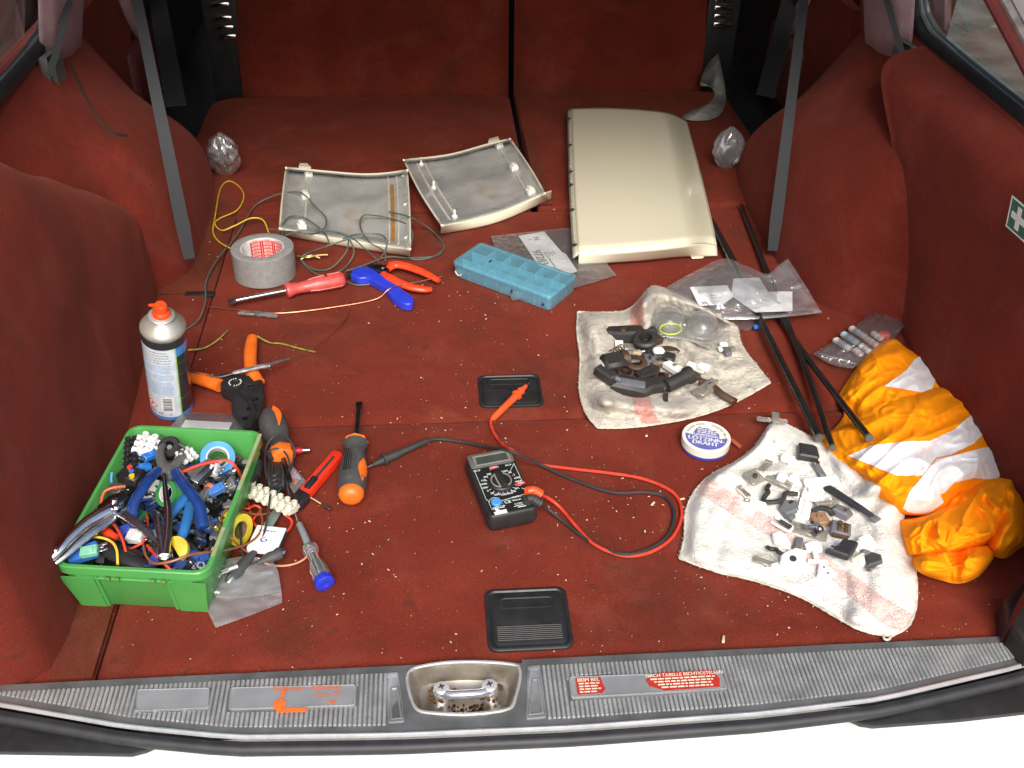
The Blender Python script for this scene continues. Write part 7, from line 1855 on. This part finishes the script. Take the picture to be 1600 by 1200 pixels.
# ================================================================ black rods
ROD = mat('glossy black rod', (.016, .017, .016), .24, c2=(.010, .011, .010), coat=.5, rv=.08)
for lb, pts, r in (('straight black rod, leftmost of the bundle, from the cream cover to the white rag', [(1111, 345, .010), (1280, 684, .020)], .0050),
    ('black rod crossing the middle of the bundle from under the seat belt', [(1158, 322, .006), (1200, 428, .010), (1262, 585, .014), (1301, 700, .024)], .0042),
    ('black rod with its near end on the orange vest', [(1214, 488, .010), (1262, 560, .014), (1358, 684, .058)], .0045),
    ('short dark rod beside the cream cover', [(1116, 350, .006), (1128, 372, .007), (1150, 412, .008)], .0040)):
    A = [P(*q) for q in pts]; c = A[len(A)//2]
    t = thing('black_rod', lb, 'rod', T(c.x, c.y, 0), 'black rods on the right')
    mm = MB(); q = cr(A, 8) if len(A) > 2 else [A[0].lerp(A[1], i/8) for i in range(9)]
    mm.tube(q, r, 10); part('rod', mm, ROD, t, w=True)
    d = (q[-1]-q[-2]).normalized(); mm = MB(); mm.tube([q[-1]-d*.002, q[-1]+d*.0012], r*1.12, 10); part('rod_end', mm, mat('rod end', (.10, .10, .09), .5), t, w=True)

# ================================================================ bags on the right
big_b = thing('clear_bag', 'large crumpled clear bag with papers between the cream cover and the grey rag', 'bag', T(*P(1160, 460)))
fb = coons([(1042, 448), (1085, 424), (1130, 404), (1165, 415), (1198, 428), (1214, 416), (1231, 404)], [(1120, 500), (1165, 499), (1215, 496), (1284, 489)], [(1042, 448), (1075, 478), (1120, 500)], [(1231, 404), (1258, 445), (1284, 489)])
def zbb(u, v): return .016+.026*math.sin(math.pi*min(u*1.15, 1))*math.sin(math.pi*min(v+.12, 1))**.6+.006*nz((u*5, v*4), 1, 6)+.005*abs(nz((u*10, v*7), 1, 16))+.022*sst(.72, 1, u)*(1-v)
m = MB(); m.grid(lambda u, v: P(*fb(u, v), zbb(u, v)), 44, 40); part('film', m, film('flash-brightened film', (.95, .96, .98), .13, .09, .12, .8, 40), big_b, w=True)  # added white haze paints flash brightness into the upper film
m = MB(); m.grid(lambda u, v: P(*fb(lerp(.03, .97, u), lerp(.05, .97, v)), max(.008+.3*(zbb(u, v)-.008), .006)), 24, 20); part('film', m, FILM, big_b, w=True)
m = MB(); fz_ = coons([(1122, 498), (1150, 499), (1200, 497)], [(1150, 512), (1168, 517), (1182, 506)], [(1122, 498), (1135, 505), (1150, 512)], [(1200, 497), (1190, 502), (1182, 506)]); m.grid(lambda u, v: P(*fz_(u, v), .006+.002*nz((u*4, v*4), 1, 2)), 10, 8); part('film', m, FILM, big_b, w=True, label='loose bag corner under the fold')
m = MB(); m.tube(cr([P(*q) for q in [(1122, 497, .014), (1165, 497, .018), (1215, 494, .018), (1262, 489, .016), (1282, 486, .014)]], 6), .0035, 8, flat=.5); part('folded_edge', m, FILM2, big_b, w=True)
s1, q = sheet([(1078, 449), (1136, 446), (1146, 464), (1130, 476), (1092, 478)], .029, big_b)
mm = MB(); F_ = frame(q[4], q[3]); text(mm, 'N', .010, F_ @ T(.010, .006, .0012) @ RZ(200), .0004); text(mm, '9972', .0055, F_ @ T(.030, .024, .0012), .0002); text(mm, '1', .008, F_ @ T(.014, .001, .0012) @ RZ(200), .0003)
dashes(mm, .024, .045, .018, .0018, 3, F_ @ T(0, 0, .0012)); part('number_lettering', mm, mat('grey ink'), s1, w=True, kind='stuff')
sheet([(1146, 436), (1186, 434), (1200, 456), (1238, 456), (1238, 486), (1180, 488), (1142, 462)], .027, big_b, pl('thin paper', (.70, .71, .72)))
bb = thing('lens_bag', 'clear bag with two round lamp lenses lying on the top edge of the grey rag', 'bag', T(*P(1070, 500)))
f5 = coons([(1008, 496), (1030, 470), (1060, 466), (1100, 480), (1128, 490)], [(985, 520), (1030, 522), (1075, 528), (1105, 540), (1140, 528)], [(1008, 496), (998, 510), (985, 520)], [(1128, 490), (1140, 505), (1140, 528)])
def zbg(u, v):
    px, py = f5(u, v); z = .022
    for cx_, cy_ in ((1044, 502), (1096, 509)):
        d = math.hypot(px-cx_, (py-cy_)*1.5)/30; z = max(z, .022+.023*max(1-d*d, 0)**.5)
    return z+.003*nz((u*6, v*5), 1, 4)+.003*abs(nz((u*12, v*9), 1, 14))
m = MB(); m.grid(lambda u, v: P(*f5(u, v), zbg(u, v)), 40, 30); part('film', m, FILM, bb, w=True)
m = MB(); m.tube(cr([P(*q) for q in [(985, 522, .022), (1030, 524, .022), (1075, 530, .022), (1112, 544, .020)]], 6), .0030, 8, flat=.4); part('folded_edge', m, FILM2, bb, w=True)
LENS = mat('smoky lens', (.42, .40, .37), .16, c2=(.34, .33, .31), trans=.35, coat=.4)
for cx_, cy_ in ((1044, 505), (1096, 512)):
    F_ = at(cx_, cy_, .014) @ RX(12)
    m = MB(); m.lathe([(.0260, 0), (.0260, .003)]+[(.0250*math.cos(R(a)), .003+.0205*math.sin(R(a))) for a in range(0, 91, 10)], 30, F_); ln_ = part('lens', m, LENS, bb, w=True)
    m = MB(); m.rev([(-.004, .003), (.006, .0042), (.012, .002)], 10, F_ @ T(0, 0, .010) @ RY(-90)); part('lens_core', m, mat('orange glow core', (.50, .28, .14), .4), ln_, w=True)
m = MB(); rr_ = random.Random(2)
for k in range(5): m.rev([(-.004, .0016), (.001, .0016), (.001, .003), (.003, .003)], 8, at(1018+rr_.uniform(-5, 8), 511+rr_.uniform(-3, 3), .022, rr_.uniform(0, 180)))
part('small_screws', m, STEEL, bb, w=True, kind='stuff')
m = MB(); q = [P(1048+17*math.cos(R(a)), 514+8.5*math.sin(R(a)), .046) for a in range(0, 361, 15)]; m.tube(q, .0010, 6)
single('rubber_band', m, pl('lime rubber', (.52, .66, .05)), 'lime yellow rubber band on the bag with the two lenses', 'rubber band')
lug('cable_connector', 'tiny blue connector beside the rods below the large clear bag', 'connector', 1181, 513, .004, 10, [('housing', BC, conn(.008, .006, .005)), ('opening', INK, cavity(.008, .006, .005))])
# fuse bag
fbg = thing('fuse_bag', 'small clear bag of white and blue fuse boxes above the orange vest', 'bag', T(*P(1345, 530)))
f6 = coons([(1368, 480), (1392, 488), (1418, 503)], [(1270, 553), (1300, 570), (1332, 576)], [(1368, 480), (1330, 515), (1270, 553)], [(1418, 503), (1385, 540), (1332, 576)])
zf6 = lambda u, v: .006+.016*math.sin(math.pi*u)**.6*math.sin(math.pi*v)**.6+.0035*nz((u*6, v*7), 1, 3)+.003*abs(nz((u*12, v*11), 1, 5))+.004*(1-v)
m = MB(); m.grid(lambda u, v: P(*f6(u, v), zf6(u, v)+.004), 30, 34); part('film', m, FILM, fbg, w=True)
m = MB(); m.grid(lambda u, v: P(*f6(u, v), .004), 8, 8); part('film', m, FILM, fbg, w=True)
m = MB(); m.tube(cr([P(1278, 552, .008), P(1300, 558, .010), P(1338, 569, .010)], 6), .0010, 6); part('zip_seal', m, FILM2, fbg, w=True)
rows = [((1328, 514), (1352, 530)), ((1315, 523), (1340, 539)), ((1303, 532), (1328, 549)), ((1362, 522), (1378, 533)), ((1352, 531), (1370, 543)), ((1343, 541), (1358, 553)), ((1334, 548), (1346, 558))]
FW, FB, FPK = pl('fuse white', (.72, .72, .70)), pl('fuse blue', (.42, .58, .68)), pl('fuse pink', (.70, .50, .46))
for k, (a_, b_) in enumerate(rows):
    F_, L_ = pose(a_, b_, .009)
    for j in range(3):
        m = MB(); m.box((L_*(j+.5)/3, 0, .003), (L_*.30, .0085, .006), F_, bev=.0008, seg=1)
        part('fuse', m, [FW, FB, FW, FPK, FPK, FW, FPK][k] if j != 1 else [FB, FB, FB, FW, FPK, FPK, FW][k], fbg, w=True)
m = MB(); m.box((0, 0, .004), (.016, .012, .008), at(1381, 527, .008, -20), bev=.002); part('fuse', m, pl('fuse red', (.75, .08, .03)), fbg, w=True, label='bright red fuse cap')
